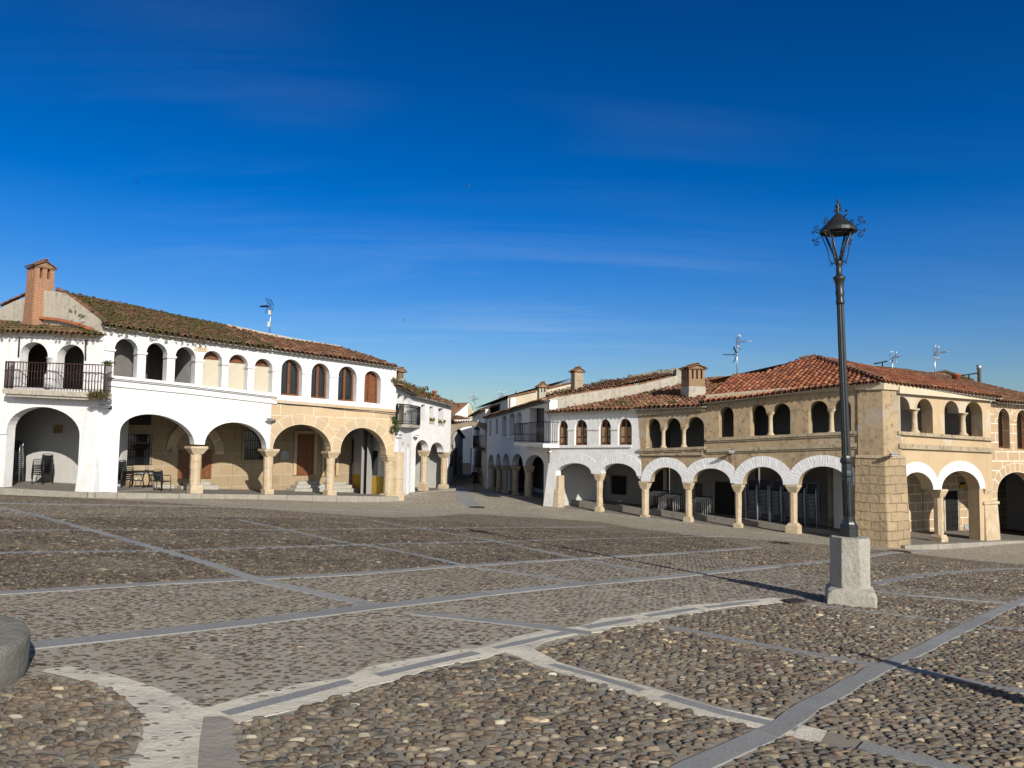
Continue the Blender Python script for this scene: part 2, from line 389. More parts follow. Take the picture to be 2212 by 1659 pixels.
def ring(F,l,r,c,width,off,name,mat,parent,poff=0,clipl=None,clipr=None):
    inn=F.arch(l,r,c,28,poff); n=len(inn); uc=(inn[0][0]+inn[-1][0])/2; a=(inn[-1][0]-inn[0][0])/2
    zmid=(inn[0][1]+inn[-1][1])/2; b=max(p[1] for p in inn)-zmid
    out=[]
    for k,(u,z) in enumerate(inn):
        th=math.pi*(1-k/(n-1)); nx=math.cos(th)/a; nz=math.sin(th)/b; L=math.hypot(nx,nz)
        ou=u+nx/L*width; oz=z+nz/L*width
        if clipl is not None: ou=max(ou,clipl)
        if clipr is not None: ou=min(ou,clipr)
        out.append((ou,oz))
    mb=MB(); acc=0; e=.035
    for k in range(n-1):
        d=math.hypot(inn[k+1][0]-inn[k][0],inn[k+1][1]-inn[k][1])*(1+width/max(a,b)/2)
        j=R.uniform(-.006,.006)
        mb.quad(F.P(*inn[k],off),F.P(*inn[k+1],off),F.P(*out[k+1],off),F.P(*out[k],off),[(acc,0),(acc+d,0),(acc+d,width),(acc,width)])
        mb.quad(F.P(*out[k],off),F.P(*out[k+1],off),F.P(*out[k+1],off-e),F.P(*out[k],off-e),[(acc,0),(acc+d,0),(acc+d,.03),(acc,.03)])
        mb.quad(F.P(*inn[k+1],off),F.P(*inn[k],off),F.P(*inn[k],off-e),F.P(*inn[k+1],off-e),[(acc,0),(acc+d,0),(acc+d,.03),(acc,.03)])
        acc+=d
    for (p,q) in ((inn[0],out[0]),(inn[-1],out[-1])): mb.quad(F.P(*p,off),F.P(*q,off),F.P(*q,off-e),F.P(*p,off-e))
    return mb.build(name,mat,parent)
def strip(F,pts,h0,h1,o0,o1,name,mat,parent):
    """moulding running along (u,z) points: box from z+h0..z+h1, off o0..o1"""
    mb=MB()
    for (a,b) in zip(pts[:-1],pts[1:]):
        q=[F.P(a[0],a[1]+h0,o0),F.P(b[0],b[1]+h0,o0),F.P(b[0],b[1]+h0,o1),F.P(a[0],a[1]+h0,o1)]
        w=[F.P(a[0],a[1]+h1,o0),F.P(b[0],b[1]+h1,o0),F.P(b[0],b[1]+h1,o1),F.P(a[0],a[1]+h1,o1)]
        mb.hexa(q+w)
    return mb.build(name,mat,parent)
def arcade_path(F,segs,zdrop=.35):
    """bottom outline left->right. segs: ('pier',u0,u1) | ('arch',l,r,c)"""
    out=[]; prev=None
    for s in segs:
        if s[0]=='pier':
            if prev=='pier': out[-1]=(s[2],F.base(s[2])-zdrop); prev='pier'; continue
            out+=[(s[1],F.base(s[1])-zdrop),(s[2],F.base(s[2])-zdrop)]
        else:
            a=F.arch(*s[1:]); out+=a
        prev=s[0]
    return out
def win(F,l,r,c,sl,sr,off=0):
    a=F.arch(l,r,c,16,off); zl=F.uz(*sl,off)[1]; zr=F.uz(*sr,off)[1]
    return [(a[0][0],zl)]+a+[(a[-1][0],zr)]
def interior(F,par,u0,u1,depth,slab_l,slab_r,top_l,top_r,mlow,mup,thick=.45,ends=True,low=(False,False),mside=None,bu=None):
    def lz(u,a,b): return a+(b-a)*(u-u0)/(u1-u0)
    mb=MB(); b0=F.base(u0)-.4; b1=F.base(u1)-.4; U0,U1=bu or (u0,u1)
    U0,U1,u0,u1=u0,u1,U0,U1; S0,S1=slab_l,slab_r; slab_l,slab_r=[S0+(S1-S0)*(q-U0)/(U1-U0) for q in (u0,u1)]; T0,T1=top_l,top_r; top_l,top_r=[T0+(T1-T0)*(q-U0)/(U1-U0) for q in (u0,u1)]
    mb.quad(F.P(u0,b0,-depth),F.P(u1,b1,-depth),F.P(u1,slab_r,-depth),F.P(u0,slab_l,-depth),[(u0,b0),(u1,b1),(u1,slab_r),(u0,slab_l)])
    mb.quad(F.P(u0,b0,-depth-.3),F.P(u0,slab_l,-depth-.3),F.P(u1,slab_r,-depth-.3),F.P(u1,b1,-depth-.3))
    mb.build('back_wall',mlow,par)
    mb=MB()
    mb.quad(F.P(u0,slab_l+.01,-depth),F.P(u1,slab_r+.01,-depth),F.P(u1,top_r,-depth),F.P(u0,top_l,-depth),[(u0,slab_l),(u1,slab_r),(u1,top_r),(u0,top_l)])
    u0,u1,slab_l,slab_r,top_l,top_r=U0,U1,S0,S1,T0,T1
    if ends:
        for u,s_,t_,b_ in ((u0,slab_l,top_l,b0),(u1,slab_r,top_r,b1)):
            mb.quad(F.P(u,s_,-thick),F.P(u,s_,-depth),F.P(u,t_,-depth),F.P(u,t_,-thick))
    mb.build('upper_back_wall',mup,par)
    for k,(u,s_,b_) in enumerate(((u0,slab_l,b0),(u1,slab_r,b1))):
        if low[k]:
            mb=MB(); mb.quad(F.P(u,b_,-thick-.01),F.P(u,b_,-depth),F.P(u,s_-.01,-depth),F.P(u,s_-.01,-thick-.01)); mb.build('arcade_end_wall',mside or W['white_in'],par)  # the left one of house A is out of view, added to block light
    mb=MB()
    a=[F.P(u0,slab_l-.22,-thick+.02),F.P(u1,slab_r-.22,-thick+.02),F.P(u1,slab_r-.22,-depth+.01),F.P(u0,slab_l-.22,-depth+.01)]
    t=[p+Vector((0,0,.2)) for p in a]; mb.hexa(a+t); mb.build('gallery_floor',W['beam'],par)
    mb=MB()
    a=[F.P(u0,top_l-.08,-thick+.02),F.P(u1,top_r-.08,-thick+.02),F.P(u1,top_r-.08,-depth-.3),F.P(u0,top_l-.08,-depth-.3)]
    t=[p+Vector((0,0,.06)) for p in a]; mb.hexa(a+t); mb.build('loft_ceiling',W['beam'],par)
def panel(F,name,mat,par,px,off,th=.05,frame=None,mframe=None,label=None,child=None,mchild=None):
    """rectangle from photo corners (x0,y0,x1,y1) on plane off; returns part"""
    x0,y0,x1,y1=px
    u0,z1=F.uz(x0,y0,off); u1,z0=F.uz(x1,y1,off); _,z1b=F.uz(x1,y0,off); z1=(z1+z1b)/2; _,z0b=F.uz(x0,y1,off); z0=(z0+z0b)/2
    mb=MB(); flat_poly(mb,F,[(u0,z0),(u1,z0),(u1,z1),(u0,z1)],off=off+th,thick=th)
    o=mb.build(name,mat,par)
    if label: o['label']=label
    if mframe:
        w=frame or .07; fb=MB(); e=.03
        for q in ([(u0-w,z0),(u0,z0),(u0,z1+w),(u0-w,z1+w)],[(u1,z0),(u1+w,z0),(u1+w,z1+w),(u1,z1+w)],[(u0,z1),(u1,z1),(u1,z1+w),(u0,z1+w)]): flat_poly(fb,F,q,off=off+th+e,thick=th+e)
        fb.build('frame',mframe,o)
    return o,(u0,u1,z0,z1)
def grille(F,rc,off,parent,nv=8,nh=4,r=.012):
    u0,u1,z0,z1=rc; mb=MB()
    for i in range(nv+1):
        u=u0+(u1-u0)*i/nv; mb.tube([F.P(u,z0,off),F.P(u,z1,off)],r,5)
    for i in range(nh+1):
        z=z0+(z1-z0)*i/nh; mb.tube([F.P(u0,z,off+.01),F.P(u1,z,off+.01)],r,5)
    return mb.build('grille',W['iron'],parent)
def door_panels(F,rc,off,parent,cols=2,rows=4):
    u0,u1,z0,z1=rc; mb=MB(); w=(u1-u0)/cols; h=(z1-z0)/rows
    for i in range(cols):
        for j in range(rows):
            a=u0+w*i+w*.16; b=u0+w*(i+1)-w*.16; c=z0+h*j+h*.13; d=z0+h*(j+1)-h*.13
            mb=MB(); flat_poly(mb,F,[(a,c),(b,c),(b,d),(a,d)],off=off+.02,thick=.02); mb.build('door_panel',W['wood'],parent)
# ------------------------------------------------------------------ roofs
class RoofPlane:
    def __init__(s,P0,P1,slope,inward):
        s.P0=Vector(P0); s.P1=Vector(P1); s.U=(s.P1-s.P0); s.L=s.U.length; s.U.normalize()
        i=Vector((inward.x,inward.y,0)).normalized()
        s.V=(i*math.cos(slope)+Vector((0,0,1))*math.sin(slope)); s.V-=s.U*s.V.dot(s.U); s.V.normalize()
        s.N=s.U.cross(s.V).normalized()
        if s.N.z<0: s.N=-s.N
    def st(s,px,py):
        d=ray(px,py); k=s.N.dot(s.P0-EYE)/s.N.dot(d); p=EYE+d*k-s.P0
        return p.dot(s.U),p.dot(s.V)
    def P(s,a,b,h=0): return s.P0+s.U*a+s.V*b+s.N*h
def poly1(pts):
    pts=sorted(pts); xs=[p[0] for p in pts]; ys=[p[1] for p in pts]
    return lambda x: float(np.interp(x,xs,ys))
def tiles(name,RP,s0,s1,tmin,tmax,mat,par,w=.25,row=.34,rough=1.0,seed=1,pal=None,rimcol=(1.5,1.9,2.0),ebcut=.02):
    r=random.Random(seed); mb=MB(); ncol=int((s1-s0)/w)
    pal=pal or [(1,1,1),(.8,.75,.75),(1.15,1.1,1.0),(.65,.65,.7),(1.25,1.5,1.5),(.9,.8,.8)]
    K=6
    for i in range(ncol):
        s=s0+(i+.5)*w; a=max(tmin(s),0 if tmin(s)<=0.001 else tmin(s)); b=tmax(s)
        if b-a<.05: continue
        # underlay
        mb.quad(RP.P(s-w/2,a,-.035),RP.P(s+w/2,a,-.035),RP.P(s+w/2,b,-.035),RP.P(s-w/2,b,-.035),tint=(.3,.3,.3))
        first=tmin(s)<=0.001
        nrow=max(1,int(math.ceil((b-a)/row)))
        sag=.02*math.sin(s*1.3+seed)
        for j in range(nrow):
            t=a+j*row; t2=min(t+row*1.28,b+.05)
            if t2-t<.06: continue
            tc=r.choice(pal); m=r.uniform(.75,1.2); tint=tuple(x*m for x in tc)
            ds=r.gauss(0,.010)*rough; dh=r.uniform(-.006,.016)*rough; dr=r.gauss(0,.012)*rough; dt=r.gauss(0,.018)*rough if j else r.gauss(0,.008)
            r0=.094*r.uniform(.93,1.06); r1=.078; h0=.036+dh+sag; h1=.008+sag
            vs=[]
            for (tt,rr,hh,dd) in ((t+dt,r0,h0,0),(t2,r1,h1,dr)):
                for k in range(K+1):
                    th=math.pi*k/K; vs.append(RP.P(s+ds+dd-rr*math.cos(th),tt,hh+rr*.95*math.sin(th)))
            mb.add(vs,[(k,k+1,K+1+k+1,K+1+k) for k in range(K)],smooth=True,tint=tint)
            # lower rim thickness
            q=[]
            for rr in (r0,r0-.02):
                for k in range(K+1):
                    th=math.pi*k/K; q.append(RP.P(s+ds-rr*math.cos(th),t+dt,h0+rr*.95*math.sin(th)))
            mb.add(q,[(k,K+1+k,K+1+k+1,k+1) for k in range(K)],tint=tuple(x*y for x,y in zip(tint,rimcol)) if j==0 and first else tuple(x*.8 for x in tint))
            # channel tile
            if j<2 or True:
                vs=[]; KC=4
                sc_=s+w/2+r.gauss(0,.008)*rough; t_=t-.05 if j==0 and first else t
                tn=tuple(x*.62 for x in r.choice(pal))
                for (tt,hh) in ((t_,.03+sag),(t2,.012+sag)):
                    for k in range(KC+1):
                        th=math.pi*k/KC; vs.append(RP.P(sc_-.075*math.cos(th),tt,hh-.06*math.sin(th)))
                mb.add(vs,[(k,k+1,KC+1+k+1,KC+1+k) for k in range(KC)],smooth=True,tint=tn)
    ib=MB(); a=max(s0,0)+.02; s1=s1-ebcut
    q=[RP.P(a,.05,-.10),RP.P(s1,.05,-.10),RP.P(s1,.85,-.10),RP.P(a,.85,-.10)]; t_=[RP.P(a,.05,-.045),RP.P(s1,.05,-.045),RP.P(s1,.85,-.045),RP.P(a,.85,-.045)]; ib.hexa(q+t_); ib.build('eave_board',W['eave'],par)
    return mb.build(name,mat,par)
def ridge_tiles(mb,pts,seed=1,r0=.11,step=.36):
    r=random.Random(seed)
    for (a,b) in zip(pts[:-1],pts[1:]):
        a=Vector(a);b=Vector(b); L=(b-a).length; d=(b-a).normalized(); side=d.cross(Vector((0,0,1))).normalized(); up=side.cross(d)
        n=int(L/step)
        for i in range(n):
            m=r.uniform(.6,1.15); tint=(m*1.1,m*1.05,m); vs=[]
            for (t,rr,h) in ((i*step,r0,.045),(i*step+step*1.2,r0*.85,.02)):
                for k in range(7):
                    th=math.pi*k/6; vs.append(a+d*t-side*(rr*math.cos(th))+up*(h+rr*math.sin(th)))
            mb.add(vs,[(k,k+1,8+k,7+k) for k in range(6)],smooth=True,tint=tint)
            q=[]
            for rr in (r0,r0-.025):
                for k in range(7):
                    th=math.pi*k/6; q.append(a+d*(i*step)-side*(rr*math.cos(th))+up*(.045+rr*math.sin(th)))
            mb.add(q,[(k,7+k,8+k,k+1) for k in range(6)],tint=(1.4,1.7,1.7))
SUN_E=4.7; SKY_STR=.085; SKY_AIR=1.0; SKY_DUST=.3; SKY_OZ=4.0; SKY_SAT=1.42; SKY_HUE=.516; CLOUD=(7.,8.,9.); EXPO=0.0
SKY_RAMP=[(0,.72),(.06,.95),(.13,1.15),(.24,1.25),(.5,.92),(.62,.5),(1,.3)]; SKY_BACK=.2; SKY_DESAT=.95
def column(F,par,base,ztop,r=.17,off=-.25,cap=.34,capw=.30,basew=.24,baseh=.22,drums=3,seed=0,label=None,n=10):
    """base: photo pixel of the column foot; ztop: underside of the arch"""
    u,z=F.uz(*base,off); rr=random.Random(seed); c=F.P(u,z-.12,off); H=ztop-z+.12
    mb=MB()
    # foot block
    rot=math.atan2(F.t.y,F.t.x)
    def sq(w0,z0,w1,z1):
        pts=[]
        for w_,zz in ((w0,z0),(w1,z1)):
            for sx,sy in ((-1,-1),(1,-1),(1,1),(-1,1)):
                p=F.P(u,0,off); q=F.t*(sx*w_)-F.n*(sy*w_); pts.append(Vector((p.x+q.x+rr.uniform(-.012,.012),p.y+q.y+rr.uniform(-.012,.012),c.z+zz)))
        mb.hexa(pts)
    sq(basew,0,basew*.97,.12+baseh*.7); sq(basew*.96,.12+baseh*.7,r*1.0,.12+baseh)
    z0=.12+baseh; z1=H-cap; prof=[]
    for d in range(drums):
        a=z0+(z1-z0)*d/drums; b=z0+(z1-z0)*(d+1)/drums; k=r*rr.uniform(.95,1.05)
        prof+=[(k*.97,a),(k,a+.02),(k*rr.uniform(.97,1.02),(a+b)/2),(k,b-.02),(k*.97,b)]
    mb.lathe(prof,c,n,rot+math.pi/n,smooth=False,jit=.02,rng=rr)
    sq(r*.93,z1,capw*.97,H-.10); sq(capw,H-.098,capw,H-.002)
    o=mb.build('column',W['colm'],par,bevel=.018)
    if label: o['label']=label
    return o
def seglist(F,pts,off=0): return [F.uz(*p,off) for p in pts]
# =================================================================== LEFT: house A (balcony), B/C facade
A=Fac((0,1052,31.3),(206,1063,30.5))
B=Fac((206,1063,30.5),(845,1072,40))
cA=at(206,1063,30.5)
# ---------------- house A
hA=house('arcaded_house','white house at the far left with iron balcony, mossy roof and tall brick chimney','house',at(100,1058,30.9))
u0=A.uz(-130,1050)[0]; u1=A.L
jl=A.uz(13,1000)[0]; jr=A.uz(168,1000)[0]
a1=((14.9,927),(172,941),(88,879))
path=arcade_path(A,[('pier',u0,A.uz(14.9,927)[0]),('arch',)+a1,('pier',A.uz(172,941)[0],u1)])
top=[(u1,A.uz(222,716)[1]),(u0,A.uz(-130,712)[1])]
h1=win(A,(43,767),(103.3,770.6),(75,738.9),(42,836),(101,838)); h2=win(A,(122.6,772.4),(181.7,773.6),(151,744),(121,838.5),(180,840.5))
mb=MB(); flat_poly(mb,A,path+top,[h1,h2],thick=.42); mb.build('facade_wall',W['white2'],hA)
mb=MB()
# buttress at the corner between A and B (battered, front face slightly proud)
for (F,x0,x1,y) in ((A,172,206,1066),):
    ua=F.uz(176,1000)[0]; ub=F.L
    zt=F.uz(200,880)[1]; zb=F.base(ub)-.4
    q=[F.P(ua-.12,zb,.22),F.P(ub+.1,zb,.30),F.P(ub+.1,zb,-.3),F.P(ua-.12,zb,-.1)]
    w=[F.P(ua+.12,zt,.03),F.P(ub-.05,zt,.05),F.P(ub,zt,-.3),F.P(ua,zt,-.3)]
    mb.hexa(q+w)
mb.build('buttress',W['white'],hA,bevel=.05)
# eave cornice
strip(A,[(u0,A.uz(-130,722)[1]),(u1,A.uz(222,736)[1])],0,.16,.002,.07,'cornice',W['white'],hA)
strip(A,[(u0,A.uz(-130,938)[1]),(A.uz(15.5,938)[0],A.uz(15.5,938)[1])],0,.22,.002,.05,'impost',W['white'],hA)
slabA=A.uz(100,838)[1]; topA=A.uz(100,716)[1]
interior(A,hA,u0,u1-.3,3.2,slabA+.02,slabA-.02,topA,topA,W['white_in'],W['white_shade'],thick=.42,low=(True,False),bu=(u0,u1-1.62))  # left end wall lies out of view, added to block light
# column between the two openings
uc,zc=A.uz(112.5,838.5,-.2); zt=A.uz(113,772)[1]
mb=MB(); mb.lathe([(.30,zc-.02),(.30,zc+.55),(.24,zc+.56),(.225,zt-.26),(.24,zt-.25),(.25,zt-.02),(.28,zt-.015),(.28,zt)],F.P(0,0,0) if False else A.P(uc,0,-.2),14); mb.build('column',W['white'],hA)
for x0,y0,x1,y1 in ((42,726,39.5,771),(185,734,184.3,778)):
    a=A.uz(x0,y0,.05); b=A.uz(x1,y1,.05); mb=MB(); mb.tube([A.P(*a,.05),A.P(*b,.05)],.03,6); mb.build('iron_bar',W['rust'],hA)
# pilaster and damage inside arch A
panel(A,'plaster_scar',W['brick_s'],hA,(116,918,135,936),-3.18,.02)
# balcony
bal=MB(); off0,off1=.03,.52
ua=A.uz(4.8,846,off1)[0]; ub=A.uz(223,853,off1)[0]; zs0=A.uz(4.8,839,off1)[1]; zs1=A.uz(223,848.6,off1)[1]
def sl(u): return zs0+(zs1-zs0)*(u-ua)/(ub-ua)
pA=[A.P(ua,sl(ua)-.2,off1),A.P(ub,sl(ub)-.2,off1),A.P(ub,sl(ub)-.2,off0),A.P(ua,sl(ua)-.2,off0)]
bal.hexa(pA+[p+Vector((0,0,.2)) for p in pA])
pB=[A.P(ua+.08,sl(ua)-.30,off1-.08),A.P(ub-.08,sl(ub)-.30,off1-.08),A.P(ub-.08,sl(ub)-.30,off0),A.P(ua+.08,sl(ua)-.30,off0)]
bal.hexa(pB+[p+Vector((0,0,.099)) for p in pB])
bo=bal.build('balcony',W['grey_render'],hA)
rl=MB(); hR=A.uz(100,784,off1)[1]-sl(A.uz(100,843,off1)[0])
def railing(rl,P,ua,ub,zf,off1,off0,h,nb,nside,r=.013):
    for hh,rr in ((h,.022),(.10,.016)): rl.tube([P(ua,zf(ua)+hh,off0),P(ua,zf(ua)+hh,off1),P(ub,zf(ub)+hh,off1),P(ub,zf(ub)+hh,off0)],rr,5)
    for i in range(nb+1):
        u=ua+(ub-ua)*i/nb; rl.tube([P(u,zf(u)+.02,off1),P(u,zf(u)+h,off1)],r if i not in(0,nb) else .025,5)
        p=P(u,zf(u)+h*.42,off1); rl.lathe([(.012,-.035),(.03,0),(.012,.035)],p,6)
    for i in range(1,nside+1):
        o=off1+(off0-off1)*i/(nside+1)
        for u in (ua,ub): rl.tube([P(u,zf(u)+.02,o),P(u,zf(u)+h,o)],r,5)
railing(rl,A.P,ua+.04,ub-.04,sl,off1-.05,off0,hR,33,7)
for i in range(12):  # rail scroll between bars
    uq=ua+(ub-ua)*(i+.5)/12
    rl.tube([A.P(uq-.2,sl(uq)+hR*.66,off1-.05),A.P(uq,sl(uq)+hR*.70,off1-.05),A.P(uq+.2,sl(uq)+hR*.64,off1-.05)],.011,4)
rl.build('railing',W['rust'],bo)
# gable wall + A roof
inn=-A.n
gdir=Vector((-.93,.37)).normalized()
Gf=Fac((206,1063,30.5),(400,1063,30.5)); Gf.A=Vector((cA.x,cA.y))+gdir*14; Gf.t=-gdir; Gf.n=Vector((Gf.t.y,-Gf.t.x)); Gf.L=14
gp=[Gf.uz(*p) for p in ((-60,722),(-60,692),(0,666),(30,650),(67,640),(72,625),(121,629),(140,634),(152,642),(184,666),(225,698),(229,722))]
mb=MB(); flat_poly(mb,Gf,[(p[0],p[1]) for p in gp],thick=.05); mb.build('gable_wall',W['grey_render'],hA)
mb=MB(); vt=[Gf.P(*Gf.uz(*p),.02) for p in ((-60,690),(0,664),(66,634))]; ridge_tiles(mb,vt,3,.10)
mb.build('verge_tiles',W['tile_m'],hA)
EA0=A.P(u0,A.uz(-130,711,.32)[1],.32); EA1=A.P(u1-.15,A.uz(222,723,.32)[1],.32)
RA=RoofPlane(EA0,EA1,rad(21),inn)
tA=poly1([RA.st(*p) for p in ((-130,678),(0,683),(60,685),(130,692),(170,703),(200,714),(226,724))])
tiles('roof',RA,0,RA.L+.2,lambda s:0,lambda s:max(.25,tA(s)),W['tile_g'],hA,seed=2,rough=1.5)
mb=MB(); pts=[Gf.P(*Gf.uz(*p),.06) for p in ((80,689),(130,694),(172,704),(205,716))]
for a,b in zip(pts[:-1],pts[1:]):
    d=(b-a); mb.hexa([a-Vector((0,.12,0)),b-Vector((0,.12,0)),b,a,a+Vector((0,-.10,.09)),b+Vector((0,-.10,.09)),b+Vector((0,0,.12)),a+Vector((0,0,.12))])
mb.build('flashing_tiles',W['terra'],hA)
# brick chimney on A
def chimney(name,par,cx,yb,yt,wpx,Y,mat,rel=.45,depth=1.0,slots=2,capmat=None,flare=1.0,basemat=None,basef=0,caph=.28,capo=.16,taper=.9,slot_h=.32,bands=0):
    b=at(cx,yb,Y); t=at(cx,yt,Y); H=t.z-b.z; rot=math.atan2(-b.x,b.y)+rel; w=wpx/FOC*Y/ (math.cos(rel)+depth*math.sin(abs(rel))); d=w*depth
    M=Matrix.Rotation(rot,3,'Z'); ax=Vector((t.x-b.x,0,0))*0
    def loop(z,k):
        return [b+M@Vector((sx*w/2*k,sy*d/2*k,z)) for sx,sy in ((-1,-1),(1,-1),(1,1),(-1,1))]
    def seg(mb,z0,k0,z1,k1):
        p=loop(z0,k0); q=loop(z1,k1)
        for i in range(4):
            j=(i+1)%4; L=(p[j]-p[i]).length; o=i*1.37
            mb.quad(p[i],p[j],q[j],q[i],[(o,z0),(o+L,z0),(o+L*k1/k0,z1),(o,z1)])
        mb.quad(q[0],q[1],q[2],q[3]); mb.quad(p[3],p[2],p[1],p[0])
    mb=MB(); zb=H*basef; zt=H-caph
    k=lambda z:1-(1-taper)*z/H
    zs=zt-slot_h if slots else zt
    seg(mb,zb-.3 if not basef else zb,k(zb),zs,k(zs))
    if bands:
        for bz in (.33,.66): seg(mb,zs*bz+zb*(1-bz),1.06,zs*bz+zb*(1-bz)+.06,1.06)
    if slots:
        kk=k(zs); pr=.13
        for sx in (-1,1):
            for i in range(slots+1):
                y=-1+2*i/slots
                pass
        # brick posts round the vent
        def post(px,py,pw,pd):
            c=[b+M@Vector((px+ax_*pw/2,py+ay_*pd/2,zz)) for zz in (zs,zt) for ax_,ay_ in ((-1,-1),(1,-1),(1,1),(-1,1))]
            for i in range(4):
                j=(i+1)%4; L=(c[j]-c[i]).length; mb.quad(c[i],c[j],c[4+j],c[4+i],[(i*.9,zs),(i*.9+L,zs),(i*.9+L,zt),(i*.9,zt)])
            mb.quad(c[4],c[5],c[6],c[7])
        W2=w*kk; D2=d*kk; pw=W2*.24 if slots==2 else W2*.17
        for i in range(slots+1):
            x=-W2/2+pw/2+(W2-pw)*i/slots
            for sy in (-1,1): post(x,sy*(D2/2-pw/2),pw,pw)
        nd=max(1,int(round(slots*depth)))
        for i in range(1,nd):
            y=-D2/2+pw/2+(D2-pw)*i/nd
            for sx in (-1,1): post(sx*(W2/2-pw/2),y,pw,pw)
    o=mb.build('chimney',mat,par)
    if slots:
        mb=MB(); c=[b+M@Vector((sx*w*.22,sy*d*.22,zz)) for zz in (zs+.002,zt-.01) for sx,sy in ((-1,-1),(1,-1),(1,1),(-1,1))]; mb.hexa(c); mb.build('flue_shaft',W['black'],o)
    if basef:
        mb=MB(); seg(mb,-.4,1.12,zb,1.04); mb.build('chimney_base',basemat or W['grey_render'],o)
    # cap: slab + little tile roof
    mb=MB(); seg(mb,zt,k(zt)*1.12,zt+.05,k(zt)*1.16)
    W2=w*taper*1.0+capo*2; D2=d*taper+capo*2; zr=zt+.05; zp=zt+caph
    rng_=random.Random(int(cx))
    n=max(3,int(D2/.2))
    for sx in (-1,1):
        for i in range(n):
            y0=-D2/2+D2*i/n; y1=-D2/2+D2*(i+1)/n; m=rng_.uniform(.6,1.2); vs=[]
            for (xx,zz) in ((sx*W2/2,zr),(0,zp)):
                for q in range(5):
                    th=math.pi*q/4; vs.append(b+M@Vector((xx,(y0+y1)/2-(y1-y0)*.52*math.cos(th),zz+.075*math.sin(th))))
            f=[(q,q+1,6+q,5+q) for q in range(4)]
            if sx>0: f=[tuple(reversed(x)) for x in f]
            mb.add(vs,f,smooth=True,tint=(m,m,m))
            m2=m*.8; mb.add([b+M@Vector((sx*W2/2,y0,zr-.03)),b+M@Vector((sx*W2/2,y1,zr-.03)),b+M@Vector((0,y1,zp-.03)),b+M@Vector((0,y0,zp-.03))],[(0,1,2,3)],tint=(m2,m2,m2))
    for sy in (-1,1):
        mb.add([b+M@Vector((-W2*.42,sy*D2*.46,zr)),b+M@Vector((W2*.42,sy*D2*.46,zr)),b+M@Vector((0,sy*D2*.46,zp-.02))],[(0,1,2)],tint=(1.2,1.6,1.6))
    vs=[b+M@Vector((0,-D2/2-.03,zp)),b+M@Vector((0,D2/2+.03,zp))]; ridge_tiles(mb,vs,int(cx),.075,.3)
    mb.build('chimney_cap',capmat or W['tile_m'],o)
    return o
chimney('chimney',hA,82.5,690,567,57,32.0,W['brick'],rel=.42,depth=.95,slots=2,caph=.30,capo=.10,taper=.86,slot_h=.42)
# ---------------- houses B and C
hB=house('arcaded_house','long white house beside the balcony house, six-arched gallery, cream roller blinds, moss-covered tiled roof','house',at(400,1067,33))
hC=house('arcaded_house','house with white upper floor and scored sandstone ground floor, brown wooden windows','house',at(720,1070,38))
uB1=B.uz(598,1000)[0]
A1=((259,934),(420,960),(336,896.4)); A2=((442,960.6),(576,969.5),(507.5,912.4)); A3=((589.3,969.5),(715.2,975.5),(653.3,916.9)); A4=((735,974.5),(834,983),(787.2,924.3))
u=lambda p,off=0:B.uz(*p,off)[0]
pathB=arcade_path(B,[('pier',0.02,u(A1[0])),('arch',)+A1,('arch',)+A2])
um=(u(A2[1])+u(A3[0]))/2; zsp=(B.uz(*A2[1])[1]+B.uz(*A3[0])[1])/2
pathB+=[(um,zsp)]
eaveB=lambda uu: .04+B.uz(228,706)[1]+(B.uz(855,793)[1]-B.uz(228,706)[1])*(uu-B.uz(228,706)[0])/(B.uz(855,793)[0]-B.uz(228,706)[0])
holesB=[win(B,*q) for q in (((247.4,754.6),(298,760.5),(271.8,730.8),(241.4,811),(293,816)),((316,761.7),(361.8,768.8),(337.2,740.3),(311.6,818),(356.8,823)),((378.9,770),(422.7,776.6),(399.1,749),(374.5,825),(418,829)),((438.5,777.6),(480.2,783.5),(456.9,757.7),(434,833),(475.7,837)),((494,785),(535.8,791.6),(513.5,765.7),(490,838.6),(531,843)),((550,792.5),(588.8,798.4),(568,774.6),(545,844),(582,848)))]
mb=MB(); flat_poly(mb,B,pathB+[(um,eaveB(um)),(0.02,eaveB(0))],holesB,thick=.5); mb.build('facade_wall',W['white'],hB)
# imposts and hood mouldings
mb=MB()
for hh in holesB:
    arc=hh[1:-1]; ul,ur=arc[0][0],arc[-1][0]; zi=arc[0][1]
    mb=MB()
    for k in range(len(arc)-1):
        (p,q)=(arc[k],arc[k+1]); cu=(ul+ur)/2; cz=zi
        o=lambda a:(cu+(a[0]-cu)*1.10,cz+(a[1]-cz)*1.10)
        mb.quad(B.P(*p,.018),B.P(*q,.018),B.P(*o(q),.018),B.P(*o(p),.018)); mb.quad(B.P(*o(p),.018),B.P(*o(q),.018),B.P(*o(q),0),B.P(*o(p),0))
    mb.build('hood_moulding',W['white'],hB)
for i,hh in enumerate(holesB):
    zi=hh[1][1]; a=hh[0][0]; b=hh[-1][0]
    pa=holesB[i-1][-1][0] if i else a-.35; za=holesB[i-1][-2][1] if i else zi+.02
    mb=MB(); mb.hexa([B.P(pa-.03,za-.09,.05),B.P(a+.03,zi-.09,.05),B.P(a+.03,zi-.09,-.45),B.P(pa-.03,za-.09,-.45),B.P(pa-.05,za,.07),B.P(a+.05,zi,.07),B.P(a+.05,zi,-.45),B.P(pa-.05,za,-.45)]); mb.build('impost_band',W['white'],hB)
b=holesB[-1][-1][0]; zi=holesB[-1][-2][1]; mb=MB(); mb.hexa([B.P(b-.03,zi-.09,.05),B.P(b+.25,zi-.09,.05),B.P(b+.25,zi-.09,-.45),B.P(b-.03,zi-.09,-.45),B.P(b-.05,zi,.07),B.P(b+.25,zi,.07),B.P(b+.25,zi,-.45),B.P(b-.05,zi,-.45)])
mb.build('impost_band',W['white'],hB)
